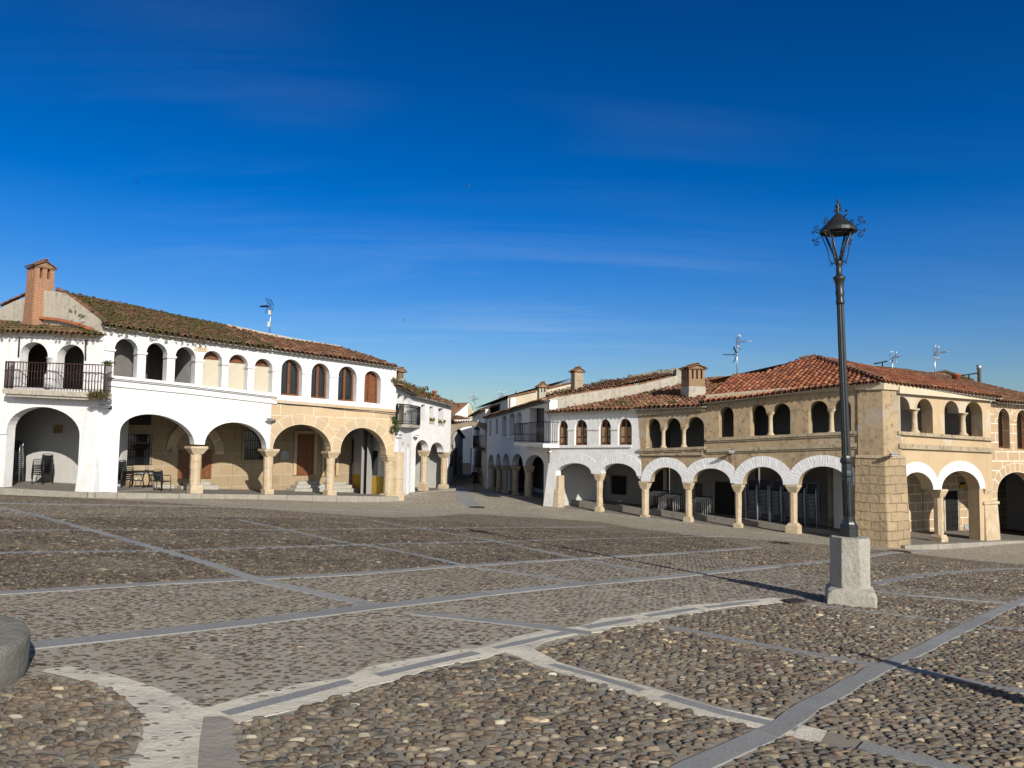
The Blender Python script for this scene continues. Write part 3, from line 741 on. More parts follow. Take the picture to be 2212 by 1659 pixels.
s1=seglist(B,((230,815),(400,833),(597,857))); strip(B,s1,-.07,.03,.002,.09,'sill_moulding',W['white'],hB)
s2=seglist(B,((232,828),(400,845),(597,868))); strip(B,s2,-.10,.04,.002,.07,'string_course',W['white'],hB)
mb=MB(); mb.tube([B.P(p[0],p[1]-.03,.105) for p in s1],.012,5); mb.build('cable',W['iron'],hB)
# ashlar house C
pathC=[(um,zsp)]+[p for p in arcade_path(B,[('arch',)+A3,('arch',)+A4])]
uCe=B.uz(852,960)[0]
pathC+=[(uCe,B.uz(852,985)[1])]
zC=lambda uu: B.uz(598,863)[1]+(B.uz(850,885)[1]-B.uz(598,863)[1])*(uu-um)/(uCe-um)
mb=MB(); flat_poly(mb,B,pathC+[(uCe,zC(uCe)),(um,zC(um))],thick=.5); mb.build('lower_wall',W['ash_c'],hC)
holesC=[win(B,*q) for q in (((607.8,797.5),(653,805.9),(634,776.7),(605.7,853),(650,856.5)),((672.7,805.9),(712,811.8),(695,785),(669.7,859),(709.3,862.4)),((730.7,811.8),(770.6,817.8),(751.5,791.6),(728.3,865),(766.4,868)),((787.2,817.8),(822.6,825.2),(803.6,801.4),(785,868.5),(820,872.8)))]
mb=MB(); flat_poly(mb,B,[(um,zC(um)+.002),(uCe,zC(uCe)+.002),(uCe,eaveB(uCe)),(um,eaveB(um))],holesC,off=.02,thick=.52); mb.build('upper_wall',W['white'],hC)
strip(B,[(um+.02,zC(um)),(uCe,zC(uCe))],-.14,-.004,.002,.06,'string_course',W['cream'],hC)
mb=MB()
for k in range(2): mb.tube([B.P(um+.02+(uCe-um)*i/8,zC(um+(uCe-um)*i/8)-.16-.09*k*(i/8)-.02*math.sin(i*1.7),.03) for i in range(9)],.013,5)
mb.build('cable',W['iron'],hC)
mb=MB()
for i,hh in enumerate(holesC):
    zi=hh[1][1]; a=hh[0][0]; pa=holesC[i-1][-1][0] if i else a-.3; za=holesC[i-1][-2][1] if i else zi
    mb=MB(); mb.hexa([B.P(pa,za-.07,.05),B.P(a,zi-.07,.05),B.P(a,zi-.07,.021),B.P(pa,za-.07,.021),B.P(pa,za,.05),B.P(a,zi,.05),B.P(a,zi,.021),B.P(pa,za,.021)]); mb.build('impost_band',W['white'],hC)
ring(B,*A3,.5,.012,'arch_ring',W['ash_v'],hC,clipl=um); ring(B,*A4,.5,.016,'arch_ring',W['ash_v'],hC,clipr=uCe)
# windows of C
def arched_window(F,par,hh,off,fw=.09,pane=None,mid=1,inner=None,name='window'):
    u0,u1=hh[0][0],hh[-1][0]; zi=(hh[1][1]+hh[-2][1])/2; zb=(hh[0][1]+hh[-1][1])/2; zc=max(p[1] for p in hh)
    def shp(d):
        pts=[(u0+d,zb+d)]
        for k in range(13):
            th=math.pi*(1-k/12); pts.append(((u0+u1)/2+((u1-u0)/2-d)*math.cos(th),zi+(zc-zi-d)*math.sin(th)))
        return pts+[(u1-d,zb+d)]
    mb=MB(); flat_poly(mb,F,shp(0.005),[shp(fw)],off=off,thick=.08)
    if mid:
        cu=(u0+u1)/2; flat_poly(mb,F,[(cu-fw*.7,zb+.02),(cu+fw*.7,zb+.02),(cu+fw*.7,zc-.03),(cu-fw*.7,zc-.03)],off=off+.012,thick=.07)
    o=mb.build(name,W['wood'],par)
    mb=MB(); flat_poly(mb,F,shp(fw*.6),off=off-.05,thick=.01); mb.build('pane',pane or W['glass'],o)
    if inner:
        mb=MB()
        for sgn in (0,1):
            a=u0+fw*1.2 if sgn==0 else (u0+u1)/2+fw*.9; b=(u0+u1)/2-fw*.9 if sgn==0 else u1-fw*1.2
            for (c,d) in ((zb+.12,zb+(zi-zb)*.45),(zb+(zi-zb)*.52,zi+.08)):
                flat_poly(mb,F,[(a,c),(b,c),(b,d),(a,d)],off=off-.02,thick=.02)
        mb.build('shutter_panel',inner,o)
    return o
for i,hh in enumerate(holesC):
    o=arched_window(B,hC,hh,-.30,pane=W['glass'] if i<3 else W['wood'],mid=1)
for hh in holesB[3:]:
    u0_,u1_=hh[0][0],hh[-1][0]; zb=(hh[0][1]+hh[-1][1])/2; zi=(hh[1][1]+hh[-2][1])/2+.12
    mb=MB(); flat_poly(mb,B,[(u0_-.1,zb-.02),(u1_+.1,zb-.02),(u1_+.1,zi),(u0_-.1,zi)],off=-.40,thick=.05); o=mb.build('roller_blind',W['shutter'],hB)
    mb=MB(); flat_poly(mb,B,[(u0_-.1,zi),(u1_+.1,zi),(u1_+.1,zi+.08),(u0_-.1,zi+.08)],off=-.36,thick=.1); mb.build('blind_box',W['wood'],o)
    mb=MB(); flat_poly(mb,B,[(u0_-.1,zi+.085),(u1_+.1,zi+.085),(u1_+.1,zi+.9),(u0_-.1,zi+.9)],off=-.38,thick=.05); mb.build('lunette_panel',W['wood'],o)
# date cartouche
cp_=[B.uz(*p,.03) for p in ((418,757.5),(421,752),(430,747.5),(444,749),(450,753),(451,757),(444,755.5),(448,761),(421,759.5))]
cp_=[B.uz(*p,.03) for p in ((418,755),(424,748),(441,749),(450,754),(451,760),(444,760.5),(421,757.5))]
mb=MB(); flat_poly(mb,B,cp_,off=.03,thick=.03); crt=mb.build('date_plaque',W['cornice'],hB)
def text(txt,F,u_,z_,off,size,mat,par,name='lettering',ext=.004):
    cu=bpy.data.curves.new(name,'FONT'); cu.body=txt; cu.size=size; cu.align_x='CENTER'; cu.align_y='CENTER'; cu.extrude=ext
    t=bpy.data.objects.new(name+'_tmp',cu); COL.objects.link(t)
    dg=bpy.context.evaluated_depsgraph_get(); me=bpy.data.meshes.new_from_object(t.evaluated_get(dg)); me.name=name
    COL.objects.unlink(t); bpy.data.objects.remove(t)
    o=bpy.data.objects.new(name,me); COL.objects.link(o); me.materials.clear(); me.materials.append(mat)
    root=par
    while root.parent: root=root.parent
    base=Vector(root['_abs']) if root.get('_abs') else Vector((0,0,0))
    p=F.P(u_,z_,off)-base
    M=Matrix(((F.t.x,0,F.n.x,p.x),(F.t.y,0,F.n.y,p.y),(0,1,0,p.z),(0,0,0,1)))
    o.parent=par; o.matrix_local=M; return o
uq,zq=B.uz(434,754.3,.035); text('1846',B,uq,zq,.035,.22,W['moulding'],crt)
# columns B / C
zs=lambda p:B.uz(*p)[1]
column(B,hB,(420,1068),zs((431,965))+.02,r=.23,capw=.37,basew=.26,baseh=.42,drums=4,seed=1)
column(B,hB,(577,1071),zs((581,970)),r=.21,capw=.36,basew=.225,baseh=.30,drums=3,seed=2)
column(B,hC,(711.5,1073),zs((722,975)),r=.215,capw=.34,basew=.25,baseh=.32,drums=5,seed=3)
column(B,hC,(838,1076),zs((836,983)),r=.24,capw=.33,basew=.36,baseh=.25,drums=3,seed=4)
mb=MB(); uq,zq=B.uz(856,1076,-.2); mb.lathe([(.42,-.3),(.42,.25),(.33,.28),(.31,1.0),(.33,1.02),(.31,1.75),(.30,2.35),(.26,2.4)],B.P(uq,zq,-.15),10,.3,smooth=False,jit=.04,rng=R); mb.build('buttress_stone',W['colm'],hC,bevel=.02)
topB0=eaveB(0); uE=uCe-.1
slB=lambda uu: B.uz(230,815)[1]+(B.uz(820,874)[1]-B.uz(230,815)[1])*(uu/B.uz(820,874)[0])
interior(B,hB,.25,um,4.0,slB(.25),slB(um),eaveB(.25)-.05,eaveB(um)-.05,W['ash_in'],W['white_shade'],thick=.5,bu=(1.95,um))
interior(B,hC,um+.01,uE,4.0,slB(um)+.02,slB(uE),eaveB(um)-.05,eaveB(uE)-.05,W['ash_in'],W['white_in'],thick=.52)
# partition in the gallery between open bays and blinds
mb=MB(); uq=(holesB[2][-1][0]+holesB[3][0][0])/2; mb.hexa([B.P(uq-.1,slB(uq),-.5),B.P(uq+.1,slB(uq),-.5),B.P(uq+.1,slB(uq),-3.9),B.P(uq-.1,slB(uq),-3.9),B.P(uq-.1,eaveB(uq)-.1,-.5),B.P(uq+.1,eaveB(uq)-.1,-.5),B.P(uq+.1,eaveB(uq)-.1,-3.9),B.P(uq-.1,eaveB(uq)-.1,-3.9)]); mb.build('gallery_partition',W['white_in'],hB)
def rect_(F,x0,y0,x1,y1,off):
    a=F.uz(x0,y1,off); b=F.uz(x1,y1,off); c=F.uz(x1,y0,off); d=F.uz(x0,y0,off); return [(a[0],a[1]-.2),(b[0],b[1]-.2),(b[0],c[1]),(a[0],d[1])]
# back-wall features
D4=-3.99
o,rc=panel(B,'window',W['glass'],hB,(246,938,322,1004),D4,.05,.12,W['moulding']); grille(B,rc,D4+.25,o,14,4)
o,rc=panel(B,'window',W['glass'],hB,(528,931,572,992),D4,.05,.1,W['moulding']); grille(B,rc,D4+.2,o,9,3)
o,rc=panel(B,'door',W['wood'],hB,(386,972,455,1034),D4,.06,.0); door_panels(B,rc,D4+.06,o,2,3)
ring(B,(378,972),(464,982),(419,928),.42,D4+.10,'portal_arch',W['ash_v'],hB,poff=D4)
strip(B,[B.uz(366,976,D4),B.uz(380,977,D4)],0,.2,D4,D4+.22,'portal_impost',W['moulding'],hB)
panel(B,'sill',W['moulding'],hB,(243,1005,328,1016),D4,.28)
mb=MB(); flat_poly(mb,A,rect_(A,232,908,272,1046,-3.2),off=-2.85,thick=.34); mb.build('pilaster',W['white_in'],hA)
o,rc=panel(B,'door',W['wood'],hC,(641.4,937,675.6,1026),D4,.06,.16,W['cream']); door_panels(B,rc,D4+.06,o,2,4)
o,rc=panel(B,'door',W['wood'],hC,(701,948,724,1028),D4,.06,.14,W['cream']); door_panels(B,rc,D4+.06,o,2,4)
panel(B,'window',W['glass'],hC,(760.5,949,774.4,1001),D4,.04)
panel(B,'meter_box',W['greyplate'],hC,(606,974,623,993),D4,.05)
def _x(): pass
def steps(F,par,x0,x1,y,n=2,off=-3.98,d=.32,h=.17,mat=None,name='step'):
    u0=F.uz(x0,y,off)[0]; u1=F.uz(x1,y,off)[0]
    for i in range(n):
        mb=MB(); z=F.base((u0+u1)/2)+.0; e=d*(n-i); a=.25*(n-1-i)
        q=[F.P(u0-a,z-.1,off+e),F.P(u1+a,z-.1,off+e),F.P(u1+a,z-.1,off),F.P(u0-a,z-.1,off)]
        for k in range(4): q[k].z+=0
        t=[Vector((p.x,p.y,z+h*(i+1))) for p in q]; mb.hexa(q+t); mb.build(name,mat or W['granite'],par,bevel=.02)
steps(B,hC,638,680,1040,3); steps(B,hC,698,740,1040,3); steps(B,hB,394,450,1040,2); steps(B,hB,330,372,1040,1)
# sign LA / PLAZA under arch
o,rc=panel(B,'sign',W['signb'],hB,(262,888,325,918),-3.6,.06)
# roof of B/C
EB0=B.P(-.05,B.uz(230,703,.35)[1],.35); EB1=B.P(B.uz(858,791,.35)[0],B.uz(858,791,.35)[1],.35)
RB=RoofPlane(EB0,EB1,rad(17.5),-B.n)
sil=[(125,627),(200,645),(300,665),(400,686),(490,705),(560,721),(640,737),(735,752),(800,771),(857,791)]
tB=poly1([RB.st(*p) for p in sil]); ver=[RB.st(*p) for p in ((232,704),(205,683),(180,665),(150,645),(125,630))]; vB=poly1([(a,b) for a,b in ver])
smin=min(p[0] for p in ver)
uCut=RB.L*(um-0)/(uCe)
tmn=lambda s: 0 if s>=ver[0][0] else max(0.0,vB(s))
tmx=lambda s: max(.3,tB(s))
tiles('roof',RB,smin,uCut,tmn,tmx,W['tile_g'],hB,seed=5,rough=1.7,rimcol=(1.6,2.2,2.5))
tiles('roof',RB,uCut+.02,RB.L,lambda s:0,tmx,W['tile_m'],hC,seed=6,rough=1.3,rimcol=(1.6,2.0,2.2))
mb=MB(); ridge_tiles(mb,[RB.P(a,b,.06) for a,b in reversed(ver)],8,.11); mb.build('verge_tiles',W['tile_m'],hB)
# low parapet on the ridge of C
cpx=((490,707),(560,722),(640,738),(735,753)); mb=MB(); pr=[RB.P(*RB.st(*p)) for p in cpx]
for a,b in zip(pr[:-1],pr[1:]):
    n_=Vector((-B.n.x,-B.n.y,0))*.3; mb.hexa([a-Vector((0,0,.3)),b-Vector((0,0,.3)),b+n_-Vector((0,0,.3)),a+n_-Vector((0,0,.3)),a+Vector((0,0,.16)),b+Vector((0,0,.16)),b+n_+Vector((0,0,.16)),a+n_+Vector((0,0,.16))])
mb.build('ridge_parapet',W['grey_render'],hC)
# hidden rear slopes so the houses are closed volumes
mb=MB(); a=RB.P(smin,tmx(smin)); b=RB.P(RB.st(735,752)[0],RB.st(735,752)[1]); bk=Vector((-B.n.x,-B.n.y,0))*7-Vector((0,0,2.4)); mb.quad(a,b,b+bk,a+bk,tint=(.9,.9,.9)); mb.quad(b,RB.P(RB.L,0),RB.P(RB.L,0)+bk*1.6,b+bk,tint=(.9,.9,.9)); mb.build('rear_roof',W['tile_m'],hC)
# soffit + cornice with small scallops
strip(B,[(0,eaveB(0)-.02),(um,eaveB(um)-.02)],-.05,.0,-.1,.16,'eave_soffit',W['white'],hB)
strip(B,[(um+.01,eaveB(um)-.02),(uCe,eaveB(uCe)-.02)],-.05,.0,-.1,.16,'eave_soffit',W['white'],hC)
mb=MB(); nn=int(um/.47)
for i in range(nn):
    uu=.3+i*.47; zz=eaveB(uu)-.075; c=B.P(uu,zz-.30,.035)
    q=lambda a,b,o: B.P(uu+a,zz+b,o)
    mb.add([q(-.17,-.34,.004),q(.17,-.34,.004),q(.05,-.16,.06),q(-.05,-.16,.06),q(0.05,-.05,.05),q(-.05,-.05,.05),q(-.17,-.34,-.02),q(.17,-.34,-.02)],[(0,1,2,3),(3,2,4,5),(1,7,2),(0,3,6)])
mb.build('eave_scallops',W['white'],hB)
# side wall of C toward D (closing)
mb=MB(); mb.quad(B.P(uCe,B.base(uCe)-.4,-.53),B.P(uCe,B.base(uCe)-.4,-4.3),B.P(uCe,eaveB(uCe),-4.3),B.P(uCe,eaveB(uCe),-.53)); mb.build('end_wall',W['white_in'],hC)
mb=MB(); ud_=uCe-.02; zb=B.base(ud_)
mb.quad(B.P(ud_,zb-.2,-.6),B.P(ud_,zb-.2,-3.98),B.P(ud_,zb+.95,-3.98),B.P(ud_,zb+.95,-.6)); mb.build('dado',W['yellow'],hC)
mb=MB(); mb.quad(B.P(ud_,zb+1.0,-1.5),B.P(ud_,zb+1.0,-2.3),B.P(ud_,zb+2.3,-2.3),B.P(ud_,zb+2.3,-1.5)); mb.build('window',W['glass'],hC)
# =================================================================== house D (corner into the street)
DL=Fac((853,1072,40.35),(886,1064,43.2)); D=Fac((886,1064,43.2),(971,1055,47.5))
hD=house('corner_house','white corner house at the street mouth with angled iron balcony and flower pots','house',at(920,1058,44.5))
# left (receding) face with two narrow arches and a loggia above
ul=lambda p:DL.uz(*p)[0]
eDL=[DL.uz(856,838),DL.uz(886,852)]
pth=arcade_path(DL,[('pier',0,DL.uz(867,1000)[0]),('arch',(867.2,970),(873.2,971),(870.4,955)),('pier',DL.uz(873.2,1000)[0],DL.uz(879,1000)[0]),('arch',(879,973),(884,974),(881.6,959)),('pier',DL.uz(884,1000)[0],DL.L)])
hl=[win(DL,*q) for q in (((858.5,857),(868.5,861),(863.5,846),(858.5,893),(868.5,896)),((872,864),(880.5,868),(876.2,852.5),(872,897),(880.5,899)))]
mb=MB(); flat_poly(mb,DL,pth+[(DL.L,eDL[1][1]),(0,eDL[0][1])],hl,thick=.4); mb.build('side_wall',W['white'],hD)
# front face
ud=lambda x,y=1000:D.uz(x,y)[0]
aD1=((898,971),(926,973),(914,950.5)); aD2=((930,974),(958.5,977),(945.5,955.7))
pth=arcade_path(D,[('pier',0.0,ud(898,971)),('arch',)+aD1,('arch',)+aD2]); ue=D.L
pth+=[(ue,D.uz(969,977)[1])]
eD=[D.uz(889,855),D.uz(971,877)]
rect=lambda F,x0,y0,x1,y1:[(F.uz(x0,y1)[0],F.uz(x0,y1)[1]),(F.uz(x0,y1)[0],F.uz(x0,y0)[1]),(F.uz(x1,y1)[0],F.uz(x1,y0)[1]),(F.uz(x1,y1)[0],F.uz(x1,y1)[1])]
hd=[rect(D,909.3,874,917.8,913),rect(D,927.3,878,935.4,916.4),rect(D,946.2,882,957,920)]
mb=MB(); flat_poly(mb,D,pth+[(ue,eD[1][1]),(0.0,eD[0][1])],hd,thick=.45); mb.build('facade_wall',W['white'],hD)
for i,h_ in enumerate(hd):
    q=[(h_[0][0]-.02,h_[0][1]-.02),(h_[3][0]+.02,h_[3][1]-.02),(h_[2][0]+.02,h_[2][1]+.02),(h_[1][0]-.02,h_[1][1]+.02)]
    mb=MB(); flat_poly(mb,D,q,off=-.34,thick=.05); o=mb.build('window',W['wood_dk'],hD)
    k=[(q[0][0]+.14,q[0][1]+.14),(q[1][0]-.14,q[1][1]+.14),(q[2][0]-.14,q[2][1]-.14),(q[3][0]+.14,q[3][1]-.14)]
    mb=MB(); flat_poly(mb,D,k,off=-.325,thick=.01); mb.build('pane',W['glass'],o)
column(D,hD,(914,1058),D.uz(927,973)[1],r=.20,off=-.22,capw=.27,basew=.23,baseh=.45,drums=4,seed=21)
column(D,hD,(957.5,1057),D.uz(959,977)[1],r=.21,off=-.22,capw=.30,basew=.26,baseh=.3,drums=3,seed=22)
sD=D.uz(930,930)[1]; tD=eD[0][1]
interior(D,hD,.1,ue-.1,2.9,sD,sD-.25,eD[0][1]-.05,eD[1][1]-.05,W['white_in'],W['white_in'],thick=.45,low=(False,True))
interior(DL,hD,.1,DL.L-.1,1.6,sD+.1,sD,eDL[0][1]-.05,eDL[1][1]-.05,W['white_in'],W['white_in'],thick=.4)
mb=MB(); mb.quad(D.P(ue,D.base(ue)-.5,-.46),D.P(ue,D.base(ue)-.5,-9),D.P(ue,eD[1][1],-9),D.P(ue,eD[1][1],-.46)); mb.build('street_wall',W['white2'],hD)
# pilaster with capital at the inner corner
mb=MB(); zt=DL.uz(862,945)[1]; zb=DL.base(0)-.4
mb.hexa([DL.P(.05,zb,.10),DL.P(.62,zb,.10),DL.P(.62,zb,0.01),DL.P(.05,zb,0.01),DL.P(.05,zt,.08),DL.P(.60,zt,.08),DL.P(.60,zt,0.01),DL.P(.05,zt,0.01)])
for k,(h0,h1,e) in enumerate(((0,.09,.06),(.09,.16,.02),(.16,.26,.10))): mb.hexa([DL.P(.0-e,zt+h0,.10+e),DL.P(.62+e,zt+h0,.10+e),DL.P(.62+e,zt+h0,.01),DL.P(-e,zt+h0,.01),DL.P(-e,zt+h1,.10+e),DL.P(.62+e,zt+h1,.10+e),DL.P(.62+e,zt+h1,.01),DL.P(-e,zt+h1,.01)])
mb.build('pilaster',W['white'],hD)
# angled balcony in the corner
b0=at(856,917,40.0); b1=at(884,914,41.2); b2=at(902,924,43.4); b3=DL.P(.2,b0.z,0); 
zt=b0.z
pl=[Vector((p.x,p.y,zt)) for p in (b0,b1,b2)]; wl=[DL.P(.05,zt,.01),DL.P(DL.L-.05,zt,.01),D.P(.9,zt,.01)]
mb=MB(); poly=pl+[wl[2],wl[1],wl[0]]; n=len(poly)
mb.add([p-Vector((0,0,.13)) for p in poly]+poly,[tuple(range(n-1,-1,-1)),tuple(range(n,2*n))]+[(i,(i+1)%n,n+(i+1)%n,n+i) for i in range(n)])
bo=mb.build('balcony',W['grey_render'],hD)
mb=MB(); hR=(870.5-914)/-FOC*41.2; pr=[wl[0]]+pl+[wl[2]]
for hh,r_ in ((hR,.022),(hR-.14,.012),(.06,.016),(.2,.012)): mb.tube([p+Vector((0,0,hh)) for p in pr],r_,5)
for a,b,nb in zip(pr[:-1],pr[1:],(5,11,14,6)):
    for i in range(nb+1):
        p=a.lerp(b,i/nb); mb.tube([p+Vector((0,0,.03)),p+Vector((0,0,hR))],.013,5)
        if i<nb:
            q=a.lerp(b,(i+.5)/nb)+Vector((0,0,hR-.07)); dd=(b-a).normalized(); mb.tube([q+dd*(.05*math.cos(k*1.05))+Vector((0,0,.055*math.sin(k*1.05))) for k in range(7)],.007,4)
mb.build('railing',W['iron'],bo)
panel(DL,'balcony_door',W['wood_lt'],hD,(863,874,870,916),.0,.03)
# roof of D
ED0=D.P(-.2,D.uz(889,853,.4)[1],.4); ED1=D.P(ue+.35,D.uz(974,876,.4)[1],.4)
RD=RoofPlane(ED0,ED1,rad(19),-D.n); tD_=poly1([RD.st(*p) for p in ((880,826),(890,829),(904,843),(938.6,852),(981,867))])
tiles('roof',RD,-.3,RD.L,lambda s:0,lambda s:min(4,max(.5,tD_(s))),W['tile_m'],hD,seed=12,rough=2.0)
EDL0=DL.P(-.3,DL.uz(854,833,.35)[1],.35); EDL1=DL.P(DL.L+.3,DL.uz(888,850,.35)[1],.35)
RDL=RoofPlane(EDL0,EDL1,rad(19),-DL.n)
tiles('roof',RDL,-.2,RDL.L,lambda s:0,lambda s:1.5,W['tile_m'],hD,seed=13,rough=2.0)
strip(D,[(-.1,eD[0][1]),(ue,eD[1][1])],-.03,.02,-.1,.38,'eave_soffit',W['white2'],hD)
chimney('chimney',hD,863,833,797,17,44.5,W['brick_s'],rel=.5,slots=3,caph=.22,slot_h=.45,basef=.4,taper=1.0)
# =================================================================== stone arch over the street
SA=Fac((966,1046,62.3),(1056,1052,62.3))
hS=house('street_arch','weathered stone arch spanning the shaded street between the white houses','arch',at(1010,1046,62.3))
ai=((977,946),(1056,946),(1016,920.5)); inn=SA.arch(*ai,24); 
topl=[SA.uz(*p) for p in ((1060,918),(1050,914),(1035,912),(1017,911),(1000,914),(985,916),(966,917))]
imp=SA.uz(966,950)[1]
mb=MB(); flat_poly(mb,SA,[(SA.uz(966,950)[0],imp),(inn[0][0],imp)]+inn+[(SA.uz(1062,946)[0],inn[-1][1])]+topl,thick=.55); mb.build('spandrel_wall',W['arch_st'],hS)
ring(SA,*ai,.36,.05,'arch_ring',W['arch_st'],hS)
mb=MB(); x0,z0=SA.uz(966,951); x1,_=SA.uz(980,951); mb.hexa([SA.P(x0,z0-.9,.05),SA.P(x0+.15,z0-.9,.05),SA.P(x0+.15,z0-.9,-.5),SA.P(x0,z0-.9,-.5),SA.P(x0,z0,.1),SA.P(x1,z0,.1),SA.P(x1,z0,-.55),SA.P(x0,z0,-.55)])
mb.build('corbel',W['arch_st'],hS)
# =================================================================== house E (shaded street arcade)
E=Fac((1050,1055,62),(1184,1092,41.2))
hE=house('arcaded_house','shaded white house along the street with five arches and dark iron balcony','house',at(1115,1073,50))
ue=lambda x,y=1000:E.uz(x,y)[0]
cE=lambda x,y:(822.9+.2084*x,768+.2084*y)
ar=[(cE(1690,1150),cE(1495,1145),cE(1590,1030)),(cE(1470,1140),cE(1355,1140),cE(1408,1018)),(cE(1333,1138),cE(1256,1135),cE(1295,1015)),(cE(1243,1135),cE(1190,1132),cE(1216,1016)),(cE(1170,1135),cE(1110,1130),cE(1140,1024))]
segs=[('pier',0,ue(ar[4][1][0]))]
for a in reversed(ar): segs.append(('arch',a[1],a[0],a[2]))
segs.append(('pier',ue(ar[0][0][0]),E.L))
pth=arcade_path(E,segs)
eE=[E.uz(1049,902),E.uz(1178,865)]
def wn(l,r,c,s): return win(E,cE(*l),cE(*r),cE(*c),cE(l[0],s[0]),cE(r[0],s[1]))
hE_=[wn((1257,670),(1303,662),(1275,625),(843,838)),wn((1330,650),(1388,640),(1355,597),(833,828)),wn((1402,640),(1458,630),(1428,588),(825,822)),rect(E,*cE(1536,545),*cE(1690,900)),rect(E,*cE(1123,675),*cE(1142,832)),rect(E,*cE(1187,652),*cE(1210,817))]
mb=MB(); flat_poly(mb,E,pth+[(E.L,eE[1][1]),(0,eE[0][1])],hE_,thick=.45); mb.build('facade_wall',W['white2'],hE)
for i in (4,5):
    mb=MB(); flat_poly(mb,E,hE_[i],off=-.12,thick=.04); mb.build('window',W['dado'],hE)
mb=MB(); flat_poly(mb,E,[hE_[3][0],hE_[3][3],hE_[3][2],hE_[3][1]],off=-.5,thick=.04); mb.build('balcony_door',W['wood_dk'],hE)
for k,(x,y) in enumerate(((1530,1492),(1393,1462),(1289,1432),(1224,1412),(1146,1392))):
    a=ar[k]; zt=(E.uz(*a[1])[1]+ (E.uz(*ar[k+1][0])[1] if k<4 else E.uz(*a[1])[1]))/2
    column(E,hE,cE(x,y),zt,r=.20 if k else .25,off=-.22,capw=.29,basew=.22,baseh=.25,seed=30+k)
sE0=E.uz(*cE(1257,860))[1]; sE1=E.uz(*cE(1690,905))[1]
interior(E,hE,.1,E.L-.2,3.0,sE0,sE1,eE[0][1]-.1,eE[1][1]-.1,W['white_in'],W['white_in'],thick=.45,low=(True,True))
for q in ((1420,1060,1475,1330),(1590,1060,1690,1380)):
    panel(E,'door',W['wood_dk'],hE,(*cE(q[0],q[1]),*cE(q[2],q[3])),-2.98,.04)
strip(E,[E.uz(*cE(1257,842)),E.uz(*cE(1388,833))],-.16,0,.002,.10,'sill',W['white2'],hE)
uA,uB=E.uz(*cE(1385,905),.8)[0],E.uz(*cE(1690,915),.8)[0]; zb=E.uz(*cE(1540,905),.8)[1]
mb=MB(); q=[E.P(uA,zb-.2,.85),E.P(uB,zb-.2,.85),E.P(uB,zb-.2,0.002),E.P(uA,zb-.2,0.002)]; mb.hexa(q+[p+Vector((0,0,.2)) for p in q]); bo=mb.build('balcony',W['white2'],hE)
mb=MB(); railing(mb,E.P,uA+.05,uB-.05,lambda u_:zb,.8,.01,(zb-E.uz(*cE(1540,697),.8)[1])*-1,26,6,.014); mb.build('railing',W['iron'],bo)
EE0=E.P(-.2,E.uz(1046,902,.35)[1],.35); EE1=E.P(E.L,E.uz(1180,863,.35)[1],.35)
RE=RoofPlane(EE0,EE1,rad(17),-E.n)
tE=poly1([RE.st(*p) for p in ((1044,893),(1098,874),(1131,864),(1181,850))])
tiles('roof',RE,0,RE.L,lambda s:0,lambda s:min(6,max(.8,tE(s))),W['tile_m'],hE,seed=15)
strip(E,[(0,eE[0][1]),(E.L,eE[1][1])],-.12,.0,-.05,.3,'eave_board',W['wood_dk'],hE)
mb=MB(); mb.quad(E.P(0,E.base(0)-.5,-.46),E.P(0,E.base(0)-.5,-9),E.P(0,eE[0][1],-9),E.P(0,eE[0][1],-.46)); mb.build('end_wall',W['white2'],hE)
# plinth wall where E meets the sunny front (white end buttress)
chimney('chimney',hE,1171,862,828,22,44.5,W['grey_render'],rel=.25,slots=2,caph=.30,capo=.14,slot_h=.22,taper=.95)
# ---- taller house behind E
E2=Fac((1030,1040,80),(1100,1040,58))
hE2=house('background_house','tall pale house rising behind the shaded street arcade','house',at(1070,900,66))
z0=E2.uz(1034,884)[1]; z1=E2.uz(1097,861)[1]
mb=MB(); flat_poly(mb,E2,[(-.5,-3),(E2.L,-3),(E2.L,z1),(-.5,z0)],thick=.4); mb.build('side_wall',W['white2'],hE2)
E3=Fac((1097,1040,58.2),(1250,1040,58.2))
pp=[E3.uz(*p) for p in ((1097,905),(1240,905),(1240,826),(1165,843.5),(1097,858))]
mb=MB(); flat_poly(mb,E3,pp,thick=.4); mb.build('front_wall',W['cornice'],hE2)
mb=MB(); ridge_tiles(mb,[E3.P(*E3.uz(*p),.05) for p in ((1098,859.5),(1165,845),(1240,827))],5,.12); q=[E2.P(-.8,z0+.02,.4),E2.P(E2.L,z1+.02,.4),E2.P(E2.L,z1+1.6,-5),E2.P(-.8,z0+1.6,-5)]; mb.quad(*q,tint=(.7,.7,.7)); mb.quad(*[p+Vector((0,0,.1)) for p in q],tint=(.7,.7,.7)); mb.build('roof',W['tile_m'],hE2)
b=at(1117,858,59); mb=MB(); mb.lathe([(.09,-.5),(.09,.33),(.2,.34),(.02,.5)],b,8); mb.build('flue_pipe',W['alu'],hE2)
b=at(1142,852,59); mb=MB(); mb.lathe([(.25,-.5),(.25,.05),(.42,.06),(.05,.33)],b,4,.5,smooth=False); mb.build('roof_vent',W['terra'],hE2)
